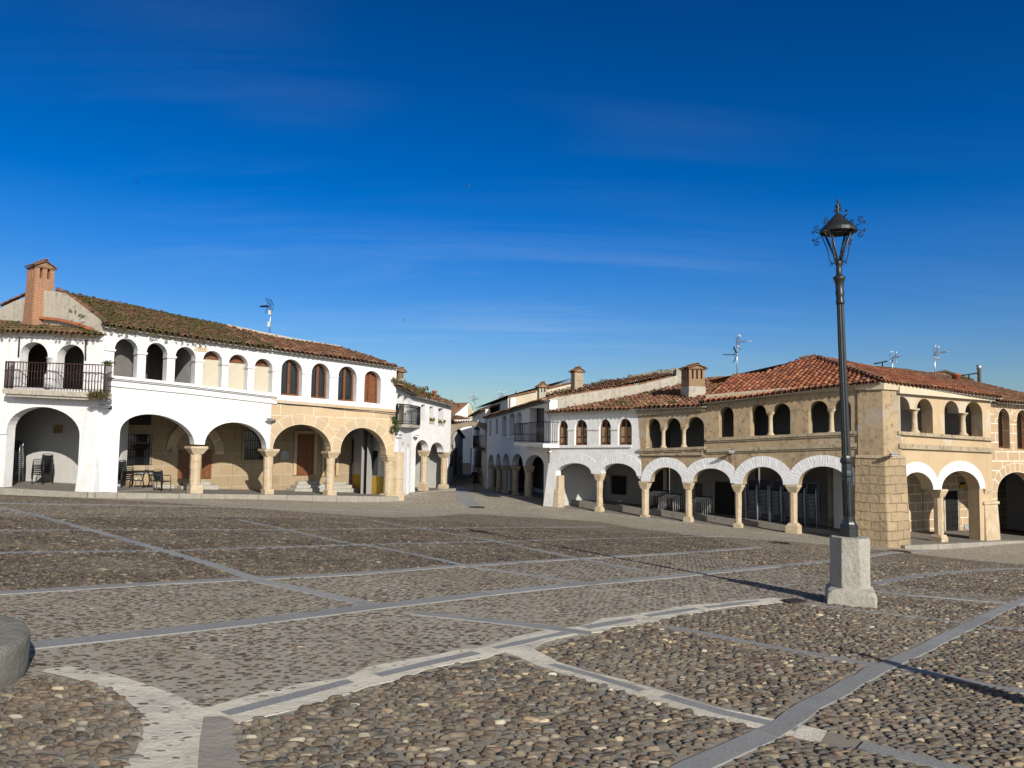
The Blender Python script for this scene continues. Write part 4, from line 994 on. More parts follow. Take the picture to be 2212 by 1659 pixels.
# ---- street houses beyond the arch
Lf=Fac((1018,1022,86),(1046,1037,63.5))
hL=house('street_house','shaded white street house beyond the arch with dark balcony','house',at(1035,1030,72))
zl0,zl1=Lf.uz(1016,901)[1],Lf.uz(1044,886)[1]
mb=MB(); flat_poly(mb,Lf,[(0,Lf.base(0)-1),(Lf.L,Lf.base(Lf.L)-1),(Lf.L,zl1),(0,zl0)],thick=.4); mb.build('facade_wall',W['white2'],hL)
mb=MB(); mb.quad(Lf.P(0,Lf.base(0)-1,-.41),Lf.P(0,Lf.base(0)-1,-8),Lf.P(0,zl0,-8),Lf.P(0,zl0,-.41)); mb.build('end_wall',W['white2'],hL)
q=[Lf.P(-.5,zl0,.5),Lf.P(Lf.L,zl1,.5),Lf.P(Lf.L,zl1+1.5,-5),Lf.P(-.5,zl0+1.5,-5)]; mb=MB(); mb.quad(*q,tint=(.6,.6,.6)); mb.hexa([p-Vector((0,0,.16)) for p in q]+[p-Vector((0,0,.03)) for p in q],tint=(.5,.5,.5)); mb.build('roof',W['tile_m'],hL)
for q,mt in (((1033.5,973,1039.5,1010),W['wood_dk']),((1025,975,1031,1008),W['wood_lt']),((1024.5,930,1033,965),W['wood_dk']),((1031,908,1036,914),W['glass'])): panel(Lf,'window' if mt!=W['wood_lt'] else 'shutter',mt,hL,q,.002,.05)
panel(Lf,'dado',W['cream'],hL,(1020,1011,1044.5,1035),.001,.03)
uA=Lf.uz(1023.5,958,.5)[0]; uB=Lf.uz(1035,962,.5)[0]; zb=Lf.uz(1029,966,.5)[1]; mb=MB()
q=[Lf.P(uA,zb-.15,.6),Lf.P(uB,zb-.15,.6),Lf.P(uB,zb-.15,0.003),Lf.P(uA,zb-.15,0.003)]; mb.hexa(q+[p+Vector((0,0,.15)) for p in q]); bo=mb.build('balcony',W['wood_dk'],hL)
mb=MB(); railing(mb,Lf.P,uA+.03,uB-.03,lambda u_:zb,.57,.01,1.0,18,3,.02); mb.build('railing',W['iron'],bo)
K=Fac((968,1028,62.5),(1000,1023,80))
hK=house('street_house','left street house beyond the arch, half in sun with dark doorways','house',at(985,1026,70))
zk=[K.uz(968,905)[1],K.uz(998,945)[1]]
pk=[K.uz(*p) for p in ((1000,947),(992,937),(985,925),(978,914),(968,905))]
mb=MB(); flat_poly(mb,K,[(0,K.base(0)-1),(K.L,K.base(K.L)-1)]+pk,thick=.4); mb.build('facade_wall',W['white'],hK)
for q in ((972,975,977,1008),(980.5,967,986,1026),(993.5,982,998,1014)): panel(K,'door',W['wood_dk'],hK,q,.002,.04)
mb=MB()
for a,b in zip(pk[:-1],pk[1:]): mb.hexa([K.P(a[0],a[1],.25),K.P(b[0],b[1],.25),K.P(b[0],b[1],-.5),K.P(a[0],a[1],-.5)][::1]+[K.P(a[0],a[1]+.14,.25),K.P(b[0],b[1]+.14,.25),K.P(b[0],b[1]+.14,-.5),K.P(a[0],a[1]+.14,-.5)],tint=(.6,.5,.5))
mb.build('roof',W['tile_m'],hK)
Mf=Fac((990,1024,90),(1030,1024,90))
hM=house('street_house','sunlit white house closing the street beyond the arch, tiled eave','house',at(1010,1024,90))
pm=[Mf.uz(*p) for p in ((990,1045),(1030,1045),(1030,905),(960,908),(960,1045))]
mb=MB(); flat_poly(mb,Mf,pm,thick=.4); mb.build('facade_wall',W['white'],hM)
panel(Mf,'rubble_base',W['arch_st'],hM,(990,1000,1022,1030),.002,.08); panel(Mf,'door',W['wood_dk'],hM,(1017,968,1022,1004),.002,.06)
EM0=Mf.P(Mf.uz(955,914)[0],Mf.uz(955,914,.4)[1],.4); EM1=Mf.P(Mf.uz(1023,911)[0],Mf.uz(1023,911,.4)[1],.4)
RM=RoofPlane(EM0,EM1,rad(20),-Mf.n); tM=poly1([RM.st(*p) for p in ((955,895),(972,896.5),(990,898),(1010,903),(1023,908))])
tiles('roof',RM,0,RM.L,lambda s:0,lambda s:max(.4,tM(s)),W['tile_m'],hM,seed=19,w=.3,row=.5)
J=Fac((960,1024,104),(1030,1024,104))
hJ=house('background_house','high gabled house with red tiles above the street end','house',at(1000,900,104))
pj=[J.uz(*p) for p in ((940,930),(1026,930),(1026,895),(1019,885),(1012,870.5),(985,892),(940,893))]
mb=MB(); flat_poly(mb,J,pj,thick=.4); mb.build('gable_wall',W['white2'],hJ)
pc=[J.uz(*p) for p in ((1011,905),(1024.5,905),(1024.5,896),(1018.5,885.5),(1012,873))]; mb=MB(); flat_poly(mb,J,pc,off=.05,thick=.04); mb.build('render_patch',W['cream'],hJ)
mb=MB(); a=[J.P(*J.uz(*p),.3) for p in ((940,896),(984,894),(1013,869.5),(940,872))]; mb.quad(*a,tint=(.8,.8,.8)); mb.quad(*[Vector((p.x,p.y+.5,p.z)) for p in a],tint=(.8,.8,.8)); mb.build('roof',W['tile_m'],hJ)
# =================================================================== RIGHT: F, G, H on one line, pier, H2, I
F_=Fac((1186,1093,41),(1868,1171,31.2))
c4=lambda x,y:(1152+.24795*x,740.6+.24795*y)
c5=lambda x,y:(1536+.28113*x,713.2+.28113*y)
c6=lambda x,y:(1810.4+.28105*x,740.6+.28105*y)
hF=house('arcaded_house','white two-arched house with four small brown windows in a row, right of the street','house',at(1280,1100,39.5))
hG=house('arcaded_house','ochre house with triple columned loggia and big brick chimney above the stacked tables','house',at(1450,1125,37))
hH=house('arcaded_house','weathered ochre corner house behind the street lamp with red hipped tiled roof','house',at(1880,1172,31.2))
uf=lambda p:F_.uz(*p)[0]
arF=[(c4(190,1155),c4(508,1140),c4(378,1049)),(c4(592,1140),c4(903,1160),c4(715,1048))]
arG=[(c4(1015,1212),c4(1298,1214),c4(1122,1083)),(c4(1388,1212),c4(1720,1222),c4(1545,1093))]
arH=[(c5(240,1186),c5(556,1188),c5(398,1050)),(c5(668,1187),c5(1060,1190),c5(850,1046))]
uFG=uf(c4(940,1100)); uGH=uf(c4(1752,1200)); uFGt=uf(c4(905,620)); uGHt=uf(c4(1512,560)); zst=F_.uz(*c4(1512,1000))[1]
zFG=F_.uz(*c4(940,1200))[1]; zGH=F_.uz(*c4(1752,1215))[1]
eF=lambda uu: float(np.interp(uu,[0,uFGt,uGHt],[F_.uz(*c4(125,622))[1],F_.uz(*c4(905,598))[1],F_.uz(*c4(1530,553))[1]]))+.07
eH=lambda uu: float(np.interp(uu,[uGHt,F_.L],[F_.uz(*c5(0,508))[1],F_.uz(*c5(1180,408))[1]]))+.07
wF=[win(F_,c4(*l),c4(*r),c4(*c),c4(l[0],s[0]),c4(r[0],s[1])) for l,r,c,s in (((213,752),(302,750),(262,675),(892,892)),((358,750),(470,748),(412,669),(892,890)),((572,748),(676,747),(622,664),(889,888)),((736,748),(858,745),(795,660),(889,888)))]
pF=arcade_path(F_,[('pier',0,uf(arF[0][0])),('arch',)+arF[0],('arch',)+arF[1]])+[(uFG,zFG)]
mb=MB(); flat_poly(mb,F_,pF+[(uFG,F_.uz(*c4(918,1020))[1]),(uFGt,eF(uFGt)),(0,eF(0))],wF,thick=.45); mb.build('facade_wall',W['white2'],hF)
mb=MB(); q=[]
zb=F_.base(0)-.4; zt=F_.uz(1185,1000)[1]
mb.hexa([F_.P(-.35,zb,.18),F_.P(.62,zb,.18),F_.P(.62,zb,-.4),F_.P(-.35,zb,-.4),F_.P(-.1,zt,.01),F_.P(.45,zt,.01),F_.P(.45,zt,-.4),F_.P(-.1,zt,-.4)])
mb.build('buttress',W['white2'],hF,bevel=.05)
mb=MB(); a=F_.uz(*c4(200,1430),.02); mb.hexa([F_.P(a[0]-.14,zb,.2),F_.P(a[0]+.24,zb,.2),F_.P(a[0]+.24,zb,-.42),F_.P(a[0]-.14,zb,-.42)]+[F_.P(a[0]-.12,F_.uz(*c4(200,1155))[1],.04),F_.P(a[0]+.2,F_.uz(*c4(200,1155))[1],.04),F_.P(a[0]+.2,F_.uz(*c4(200,1155))[1],-.42),F_.P(a[0]-.12,F_.uz(*c4(200,1155))[1],-.42)]); mb.build('corner_column',W['colm'],hF,bevel=.03)
for k,a in enumerate(arF): ring(F_,*a,.50,.03+.004*k,'arch_ring',W['ring'],hF,clipr=uFG if k else None)
wG=[win(F_,c4(*l),c4(*r),c4(*c),c4(l[0],s[0]),c4(r[0],s[1])) for l,r,c,s in (((982,750),(1108,742),(1035,660),(918,916)),((1143,742),(1285,738),(1208,654),(916,913)),((1326,736),(1488,728),(1408,645),(912,908)))]
# merge the three lights: wall is pierced as separate arches, the mullions are columns
pG=[(uFG+.0008,zFG)]+arcade_path(F_,[('arch',)+arG[0],('arch',)+arG[1]])+[(uGH,zGH)]
# one wide opening outline for the triple loggia
def loggia(ws):
    lo=[ws[0][0]]
    for w in ws: lo+=w[1:-1]
    lo+=[ws[-1][-1]]
    return lo
mb=MB(); flat_poly(mb,F_,pG+[(uGH,zst),(uGHt,zst),(uGHt,eF(uGHt)),(uFGt+.0008,eF(uFGt)),(uFG+.0008,F_.uz(*c4(918,1020))[1])],[loggia(wG)],thick=.45); mb.build('facade_wall',W['creamdk'],hG)
for k,a in enumerate(arG): ring(F_,*a,.48,.03+.004*(k%2),'arch_ring',W['ring'],hG,clipl=uFG+.004 if k==0 else None,clipr=uGH if k else None)
wH=[win(F_,p[0],p[1],p[2],(p[0][0],p[3]),(p[1][0],p[4])) for p in ((c4(1617,640),c4(1745,630),c4(1680,556),944.2,943.6),(c5(300,642),c5(424,634),c5(357,572),941.7,941),(c5(468,632),c5(608,626),c5(537,562),940.8,939.5),(c5(748,620),c5(897,607),c5(815,543),938.5,936.8),(c5(942,605),c5(1075,598),c5(1012,532),936.6,935))]
pH=[(uGH+.0008,zGH)]+arcade_path(F_,[('arch',)+arH[0],('arch',)+arH[1],('pier',uf(arH[1][1]),F_.L)])
mb=MB(); flat_poly(mb,F_,pH+[(F_.L,eH(F_.L)),(uGHt+.0008,eH(uGHt)),(uGHt+.0008,zst+.0008),(uGH+.0008,zst+.0008)],[wH[0],loggia(wH[1:3]),loggia(wH[3:5])],thick=.5); mb.build('facade_wall',W['creamdk'],hH)
for k,a in enumerate(arH): ring(F_,*a,.47,.03+.004*(k%2),'arch_ring',W['ring'],hH,clipl=uGH+.004 if k==0 else None)
# small columns of the loggias
def mini(F,par,x,y0,y1,r=.10,off=-.2,k=0,cap=True,sq=False):
    u_,z0=F.uz(x[0],x[1],off); z1=F.uz(y1[0],y1[1],off)[1]; h=z1-z0
    mb=MB(); mb.lathe([(r*1.7,0),(r*1.7,.05),(r*1.25,.10),(r*1.05,.16),(r*.95,h*.5),(r*.9,h-.22),(r*1.05,h-.19),(r*1.0,h-.15),(r*1.6,h-.06),(r*1.75,h-.05),(r*1.75,h)],F.P(u_,z0,off),12); return mb.build('loggia_column',W['colm'],par)
mini(F_,hG,c4(1133,916),None,c4(1126,744)); mini(F_,hG,c4(1312,912),None,c4(1304,738)); mini(F_,hG,c4(974,918),None,c4(966,752),r=.11)
mini(F_,hH,(1664.5,941),None,c5(446,634)); mini(F_,hH,(1796.5,936.5),None,c5(920,608))
for a,b in (((1622,700),(1596,640)),):
    pass
for (x0,y0,x1,y1) in ((c4(329,892)+c4(329,752)),(c4(707,890)+c4(705,748))):
    u_,z0=F_.uz(x0,y0,-.1); z1=F_.uz(x1,y1,-.1)[1]; mb=MB(); mb.hexa([F_.P(u_-.2,z0,-.02),F_.P(u_+.2,z0,-.02),F_.P(u_+.2,z0,-.4),F_.P(u_-.2,z0,-.4),F_.P(u_-.19,z1-.05,-.02),F_.P(u_+.19,z1-.05,-.02),F_.P(u_+.19,z1-.05,-.4),F_.P(u_-.19,z1-.05,-.4)]); mb.build('window_mullion',W['colm'],hF,bevel=.02)
for hh in wF: arched_window(F_,hF,hh,-.16,fw=.07,pane=W['black'],mid=1,inner=W['wood_lt'])
strip(F_,[F_.uz(*c4(175,908)),F_.uz(*c4(858,902))],-.05,.03,.002,.08,'sill_moulding',W['white2'],hF)
mb=MB()
for w,(i,j) in ((wF,(0,1)),(wF,(1,2)),(wF,(2,3))):
    mb=MB(); pa=w[i][-1][0]; za=w[i][-2][1]; b=w[j][0][0]; zb_=w[j][1][1]; mb.hexa([F_.P(pa,za-.08,.04),F_.P(b,zb_-.08,.04),F_.P(b,zb_-.08,-.4),F_.P(pa,za-.08,-.4),F_.P(pa-.03,za,.05),F_.P(b+.03,zb_,.05),F_.P(b+.03,zb_,-.4),F_.P(pa-.03,za,-.4)]); mb.build('impost_band',W['white2'],hF)
for nm,p0,p1,par,h in (('sill_moulding',c4(920,936),c4(1500,914),hG,.12),('string_course',c4(948,976),c4(1482,972),hG,.07),('sill_moulding',c4(1515,845),c5(1120,786),hH,.12),('string_course',c4(1515,938),c5(1120,882),hH,.16)):
    a=F_.uz(*p0); b=F_.uz(*p1); strip(F_,[a,b],-h/2,h/2,.002,.11,nm,W['moulding'],par); 
    if h>.1: strip(F_,[a,b],-h/2-.07,-h/2-.002,.002,.06,nm,W['moulding'],par)
    if h>.1 and par is hG:
        mb=MB()
        for t in (.05,.36,.68,.97): 
            uu=a[0]+(b[0]-a[0])*t; zz=a[1]+(b[1]-a[1])*t; mb.hexa([F_.P(uu-.09,zz-.42,.02),F_.P(uu+.09,zz-.42,.02),F_.P(uu+.09,zz-.42,0),F_.P(uu-.09,zz-.42,0),F_.P(uu-.09,zz-.14,.03),F_.P(uu+.09,zz-.14,.03),F_.P(uu+.09,zz-.14,0),F_.P(uu-.09,zz-.14,0)])
        mb.build('corbel',W['moulding'],hG)
# cornice
strip(F_,[(uFGt+.02,eF(uFGt)),(uGHt-.05,eF(uGHt))],-.28,.0,.002,.12,'cornice',W['moulding'],hG)
strip(F_,[(uGHt+.01,eH(uGHt)),(F_.L,eH(F_.L))],-.22,.0,.002,.13,'cornice',W['cornice'],hH)
strip(F_,[(uGHt+.01,eH(uGHt)),(F_.L,eH(F_.L))],-.30,-.222,.002,.06,'cornice',W['cornice'],hH)
strip(F_,[(0,eF(0)),(uFGt,eF(uFGt))],-.12,.0,.002,.10,'cornice',W['white2'],hF)
zs=lambda p:F_.uz(*p)[1]
column(F_,hF,c4(576,1476),zs(c4(548,1140)),r=.165,capw=.215,basew=.185,baseh=.28,drums=3,seed=41,off=-.2,n=8)
column(F_,hG,c4(974,1521),zs(c4(960,1205)),r=.18,capw=.24,basew=.185,baseh=.12,drums=3,seed=42,off=-.2,n=8,cap=.36)
column(F_,hG,c4(1353,1567),zs(c4(1343,1212)),r=.16,capw=.215,basew=.185,baseh=.28,drums=2,seed=43,off=-.2,n=8)
column(F_,hH,c5(210,1518),zs(c5(194,1186)),r=.145,capw=.225,basew=.175,baseh=.2,drums=2,seed=44,off=-.2,n=8)
column(F_,hH,c5(635,1562),zs(c5(612,1186)),r=.155,capw=.265,basew=.27,baseh=.45,drums=2,seed=45,off=-.2,n=8)
slF=F_.uz(*c4(400,905))[1]; slG=F_.uz(*c4(1200,920))[1]; slH0=F_.uz(*c4(1620,830))[1]; slH1=F_.uz(*c5(1000,795))[1]
interior(F_,hF,.15,uFG-.1,2.8,slF-.15,slF-.05,eF(0)-.05,eF(uFGt)-.05,W['white_shade'],W['white_shade'],low=(True,False))
interior(F_,hG,uFG+.1,uGH-.1,2.8,slG-.02,slG,eF(uFGt)-.05,eF(uGHt)-.05,W['white_shade'],W['white_shade'])
interior(F_,hH,uGH+.1,F_.L-.1,2.8,slH0-.02,slH1-.02,eH(uGHt)-.05,eH(F_.L)-.05,W['white_shade'],W['white_shade'],thick=.5,low=(False,True),mside=W['white'])
# things on the back wall
c7=lambda x,y:((2450+x/4.9156)*.54861,(1800+y/4.9156)*.54861); c8=lambda x,y:((2150+x/5.395)*.54861,(1780+y/5.395)*.54861)
DB=-2.79
panel(F_,'window',W['wood_dk'],hF,(*c8(470,240),*c8(605,668)),DB,.05); panel(F_,'dado',W['dado'],hF,(*c8(385,660),*c8(1020,1100)),DB,.015)
panel(F_,'door',W['wood_dk'],hF,(*c8(850,340),*c8(905,935)),DB+.02,.05)
o,rc=panel(F_,'window',W['black'],hF,(*c8(1405,508),*c8(1705,890)),DB,.04); grille(F_,rc,DB+.1,o,6,5,.01)
panel(F_,'meter_box',W['moulding'],hF,(*c8(1200,505),*c8(1355,620)),DB,.06); panel(F_,'vent_grille',W['greyplate'],hF,(*c8(1515,1018),*c8(1625,1100)),DB,.03)
steps(F_,hF,c8(700,1000)[0],c8(900,1000)[0],c8(0,1060)[1],2,DB,mat=W['redstep'])
panel(F_,'door',W['black'],hG,(*c7(495,240),*c7(805,990)),DB,.05,.2,W['creamdk']); panel(F_,'door',W['wood_dk'],hG,(*c7(1425,508),*c7(1550,800)),DB,.05)
panel(F_,'garage_door',W['black'],hG,(*c7(1805,480),*c7(2190,1190)),DB,.05)
# pavement edge step inside the right arcade
mb=MB(); a,b=.3,F_.L-.2
q=[F_.P(a,F_.base(a)-.2,-1.25),F_.P(b,F_.base(b)-.2,-1.25),F_.P(b,F_.base(b)-.2,-2.78),F_.P(a,F_.base(a)-.2,-2.78)]
t=[F_.P(a,F_.base(a)+.30,-1.25),F_.P(b,F_.base(b)+.16,-1.25),F_.P(b,F_.base(b)+.16,-2.78),F_.P(a,F_.base(a)+.30,-2.78)]
mb.hexa(q+t); W['pave']=plaster('worn_concrete_pavement',(.27,.245,.21),(.22,.20,.17),(.15,.135,.115),dirt=(.5,.7),bump=.3)
raised=mb.build('raised_pavement',W['pave']); raised['kind']='structure'
# ---------------- pier and right-hand facade of H
pc=at(1914,1176,30.6); H2=Fac((1914,1176,30.6),(2156,1166,34.4))
tdir=F_.t; 
mb=MB(); wl=1.02; wr=1.22
def pier(z0,z1,e0,e1,wl,wr,mbx):
    out=[]
    for z,e in ((z0,e0),(z1,e1)):
        c=Vector((pc.x,pc.y,z)); dirL=Vector((-tdir.x,-tdir.y,0)); dirR=Vector((H2.t.x,H2.t.y,0))
        c2=c-(dirL+dirR)*0+ (Vector((F_.n.x,F_.n.y,0))+Vector((H2.n.x,H2.n.y,0)))*e
        a=c2+dirL*(wl+e); b=c2+dirR*(wr+e); d=a+(b-c2)
        out+=[a,c2,b,d]
    p=out; faces=[(0,1,5,4),(1,2,6,5),(2,3,7,6),(3,0,4,7),(4,5,6,7),(3,2,1,0)]
    uvs=[]
    for f in faces:
        L=(p[f[1]]-p[f[0]]).length; uvs.append([(0,p[f[0]].z),(L,p[f[1]].z),(L,p[f[2]].z),(0,p[f[3]].z)] if abs(p[f[0]].z-p[f[2]].z)>.1 else [(0,0),(1,0),(1,1),(0,1)])
    mbx.add(p,faces,uvs)
zg=pc.z-.5; zm=at(1905,985,30.9).z; zt=at(1905,826,30.9).z
pier(zg,zm,.16,.03,1.12,1.30,mb); mb.build('pier_base',W['pier'],hH,bevel=.04)
mb=MB(); pier(zm+.002,zt,-.03,-.05,1.02,1.16,mb); mb.build('corner_pier',W['creamdk'],hH,bevel=.02)
mb=MB(); pier(zm-.09,zm+.03,.07,.0,1.06,1.24,mb); mb.build('pier_ledge',W['moulding'],hH)
mb=MB(); pier(zt-.30,zt-.05,.02,.06,1.06,1.2,mb); mb.build('pier_cornice',W['cornice'],hH)
u2=lambda p:H2.uz(*p)[0]
a2=[(c6(512,1118),c6(750,1130),c6(620,995)),(c6(812,1128),c6(1106,1122),c6(948,984))]
w2=[win(H2,c6(*l),c6(*r),c6(*c),c6(l[0],s[0]),c6(r[0],s[1])) for l,r,c,s in (((452,500),(573,507),(514,412),(686,692)),((626,515),(748,523),(682,428),(695,700)),((838,528),(950,538),(895,445),(706,712)),((998,540),(1130,545),(1062,451),(716,722)))]
uEnd=u2(c6(1200,800)); e2a=H2.uz(*c6(330,312))[1]; e2b=H2.uz(*c6(1215,392))[1]
ph=arcade_path(H2,[('pier',.9,u2(a2[0][0])),('arch',)+a2[0],('arch',)+a2[1],('pier',u2(a2[1][1]),uEnd)])
mb=MB(); flat_poly(mb,H2,ph+[(uEnd,e2b),(.9,e2a+(e2b-e2a)*.9/uEnd)],[loggia(w2[:2]),loggia(w2[2:])],off=-.12,thick=.5); mb.build('right_wall',W['cream'],hH)
for k,a in enumerate(a2): ring(H2,*a,.42,-.09+.004*k,'arch_ring',W['white'],hH)
mini(H2,hH,c6(586,693),None,c6(584,506),r=.13,off=-.33); mini(H2,hH,c6(958,714),None,c6(955,538),r=.13,off=-.33)
for nm,p0,p1,h in (('sill_moulding',c6(462,692),c6(1200,742),.14),('string_course',c6(470,792),c6(1200,826),.20)):
    strip(H2,[H2.uz(*p0),H2.uz(*p1)],-h/2,h/2,-.118,.02,nm,W['moulding'],hH)
strip(H2,[(.9,e2a+(e2b-e2a)*.9/uEnd),(uEnd+.05,e2b)],-.34,-.02,-.118,.10,'cornice',W['cornice'],hH)
column(H2,hH,c6(778,1532),H2.uz(*c6(780,1128))[1],r=.18,off=-.34,capw=.27,basew=.25,baseh=.32,drums=3,seed=51,n=8)
ux=u2(c6(1180,1300)); zb=H2.base(ux)-.4; z1=H2.uz(*c6(1180,1245))[1]
mb=MB(); u0_=u2(c6(1150,1300))-.05; u1_=u2(c6(1245,1300))
mb.hexa([H2.P(u0_-.05,zb,-.0),H2.P(u1_+.05,zb,-.0),H2.P(u1_+.05,zb,-.5),H2.P(u0_-.05,zb,-.5),H2.P(u0_,z1,-.07),H2.P(u1_,z1,-.07),H2.P(u1_,z1,-.5),H2.P(u0_,z1,-.5)]); mb.hexa([H2.P(u0_-.12,z1+.002,-.02),H2.P(u1_+.06,z1+.002,-.02),H2.P(u1_+.06,z1+.002,-.5),H2.P(u0_-.12,z1+.002,-.5),H2.P(u0_-.12,z1+.14,-.02),H2.P(u1_+.06,z1+.14,-.02),H2.P(u1_+.06,z1+.14,-.5),H2.P(u0_-.12,z1+.14,-.5)])
mb.build('end_pier',W['colm'],hH,bevel=.04)
column(H2,hH,c6(1115,1522),H2.uz(*c6(1110,1122))[1],r=.24,off=-.36,capw=.33,basew=.34,baseh=.2,drums=2,seed=52,n=10)
sl2=H2.uz(*c6(800,705))[1]
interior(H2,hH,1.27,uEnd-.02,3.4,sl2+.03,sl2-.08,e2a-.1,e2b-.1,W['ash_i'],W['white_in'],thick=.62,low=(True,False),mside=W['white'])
c9=lambda x,y:((3550+x/4.589)*.54861,(1830+y/4.589)*.54861)
o,rc=panel(H2,'door',W['black'],hH,(*c9(760,470),*c9(1000,1200)),-3.39,.05,.12,W['grey_render']); grille(H2,rc,-3.25,o,7,6,.008)
o,rc=panel(H2,'sign',W['sign_y'],hH,(*c9(1040,318),*c9(1135,436)),-3.39,.04); mb=MB(); flat_poly(mb,H2,[(rc[0],rc[2]+(rc[3]-rc[2])*.66),(rc[1],rc[2]+(rc[3]-rc[2])*.66),(rc[1],rc[3]),(rc[0],rc[3])],off=-3.33,thick=.01); mb.build('sign_band',W['signb'],o)
panel(H2,'meter_box',W['greyplate'],hH,(*c9(1125,1075),*c9(1215,1165)),-3.39,.04)
# ---------------- house I at right edge
hI=house('arcaded_house','scored brown house at the far right edge with white joint lines','house',at(2190,1164,35))
uI1=H2.uz(2330,1000)[0]
wI=[win(H2,c6(*l),c6(*r),c6(*c),c6(l[0],s[0]),c6(r[0],s[1])) for l,r,c,s in (((1253,585),(1342,592),(1298,503),(808,815)),((1396,600),(1490,606),(1442,515),(818,824)))]
aI=(c6(1248,1148),c6(1560,1150),c6(1402,994))
pI=arcade_path(H2,[('pier',uEnd+.004,u2(aI[0])),('arch',)+aI,('pier',u2(aI[1]),uI1)])
eI=H2.uz(*c6(1260,460))[1]
mb=MB(); flat_poly(mb,H2,pI+[(uI1,eI),(uEnd+.004,eI)],wI,off=-.14,thick=.45); mb.build('facade_wall',W['ash_i'],hI)
ring(H2,*aI,.42,-.125,'arch_ring',W['ash_iv'],hI); 
for w,p in zip(wI,((c6(1253,585),c6(1342,592),c6(1298,503)),(c6(1396,600),c6(1490,606),c6(1442,515)))): ring(H2,*p,.30,-.128,'arch_ring',W['ash_iv'],hI); arched_window(H2,hI,w,-.42,fw=.07,mid=1)
interior(H2,hI,uEnd+.02,uI1-.1,3.4,sl2-.05,sl2-.1,eI-.1,eI-.1,W['ash_i'],W['white_in'],thick=.6,low=(False,True))
# roofs on the right
EF0=F_.P(-.15,F_.uz(1184,891,.35)[1],.35); EF1=F_.P(uFGt,F_.uz(*c4(905,590),.35)[1],.35); EG1=F_.P(uGHt+.1,F_.uz(*c4(1535,545),.35)[1],.35)
RF=RoofPlane(EF0,EG1,rad(17),-F_.n)
par=[(1184,890),(1240,880),(1301,870.4),(1384.6,851.3),(1440,838),(1475,829),(1535,818)]
tF=poly1([RF.st(*p) for p in par])
uS=RF.L*uFGt/uGHt
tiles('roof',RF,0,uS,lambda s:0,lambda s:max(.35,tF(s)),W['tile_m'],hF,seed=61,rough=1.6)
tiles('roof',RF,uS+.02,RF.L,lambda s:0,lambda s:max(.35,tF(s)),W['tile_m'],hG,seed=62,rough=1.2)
# parapet terrace wall behind F/G roof
pa=at(1186,880,41.1); PF=Fac((1184,1093,41.3),(1500,1093,41.6))
pt=[PF.uz(*p) for p in ((1184,900),(1500,842),(1500,798),(1463,811),(1383,831),(1301,842.5),(1185,861))]
hP=house('background_house','cream terrace wall with second tiled roof and slim tall chimney above the white house','house',at(1320,860,41.5))
mb=MB(); flat_poly(mb,PF,pt,thick=.3); mb.build('parapet_wall',W['grey_render'],hP)
mb=MB(); ridge_tiles(mb,[PF.P(PF.uz(*p)[0],PF.uz(*p)[1]+.02,-.12) for p in ((1185,864),(1301,845.5),(1383,834),(1463,814))],9,.12); mb.build('coping_tiles',W['tile_m'],hP)
E20=PF.P(*PF.uz(1186,860),-.3); E21=PF.P(*PF.uz(1468,809),-.3); R2=RoofPlane(E20,E21,rad(10),-PF.n); t2=poly1([R2.st(*p) for p in ((1186,850),(1263,833),(1319,822),(1359,818),(1459,806),(1475,802))])
tiles('roof',R2,0,R2.L,lambda s:0,lambda s:min(9,max(.3,t2(s))),W['tile_m'],hP,seed=63,rough=1.8)
chimney('chimney',hP,1246,853,796,27,43.2,W['brick_l'],rel=.45,depth=1.0,slots=0,caph=.25,capo=.12,taper=.97,bands=1)
PD=Fac((1355,1093,47),(1500,1093,46)); pd=[PD.uz(*p) for p in ((1357,835),(1500,822),(1500,791),(1459,795),(1358,811))]
mb=MB(); flat_poly(mb,PD,pd,thick=.4); mb.build('rear_wall',W['gran_dark'],hP)
pd=[PD.uz(*p) for p in ((1459,835),(1500,835),(1500,797),(1462,796))]; mb=MB(); flat_poly(mb,PD,pd,off=.25,thick=.2); mb.build('rear_pillar',W['grey_render'],hP)
chimney('chimney',hG,1497,856,790,50,37.6,W['brick_s'],rel=.42,depth=1.15,slots=3,caph=.22,capo=.12,taper=1.0,slot_h=.46,basef=.30,bands=0)
# H main roof
EH0=F_.P(uGHt-.1,F_.uz(*c4(1530,520),.4)[1],.4); 
cor=at(1903,823,30.4); EH1=cor
RH=RoofPlane(EH0,EH1,rad(21),-F_.n)
silH=[(1530,822),(1590,812),(1648,806),(1716,780.5),(1763,773),(1836,798),(1905,823)]
tH=poly1([RH.st(*p) for p in silH]); sH=[RH.st(*p)[0] for p in silH]
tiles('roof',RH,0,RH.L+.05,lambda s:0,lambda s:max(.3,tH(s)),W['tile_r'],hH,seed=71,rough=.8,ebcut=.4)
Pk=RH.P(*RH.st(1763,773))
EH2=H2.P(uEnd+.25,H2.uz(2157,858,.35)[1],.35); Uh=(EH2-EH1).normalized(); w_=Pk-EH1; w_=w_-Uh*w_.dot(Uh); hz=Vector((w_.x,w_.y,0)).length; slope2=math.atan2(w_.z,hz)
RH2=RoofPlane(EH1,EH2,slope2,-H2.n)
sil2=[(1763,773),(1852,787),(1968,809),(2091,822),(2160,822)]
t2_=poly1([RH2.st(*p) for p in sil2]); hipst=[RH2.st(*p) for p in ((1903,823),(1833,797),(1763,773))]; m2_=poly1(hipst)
tiles('roof',RH2,0,RH2.L,lambda s:0,lambda s:min(12,max(.3,m2_(s) if s<hipst[-1][0] else t2_(s))),W['tile_r'],hH,seed=72,rough=.9,rimcol=(1.6,2.5,2.7))
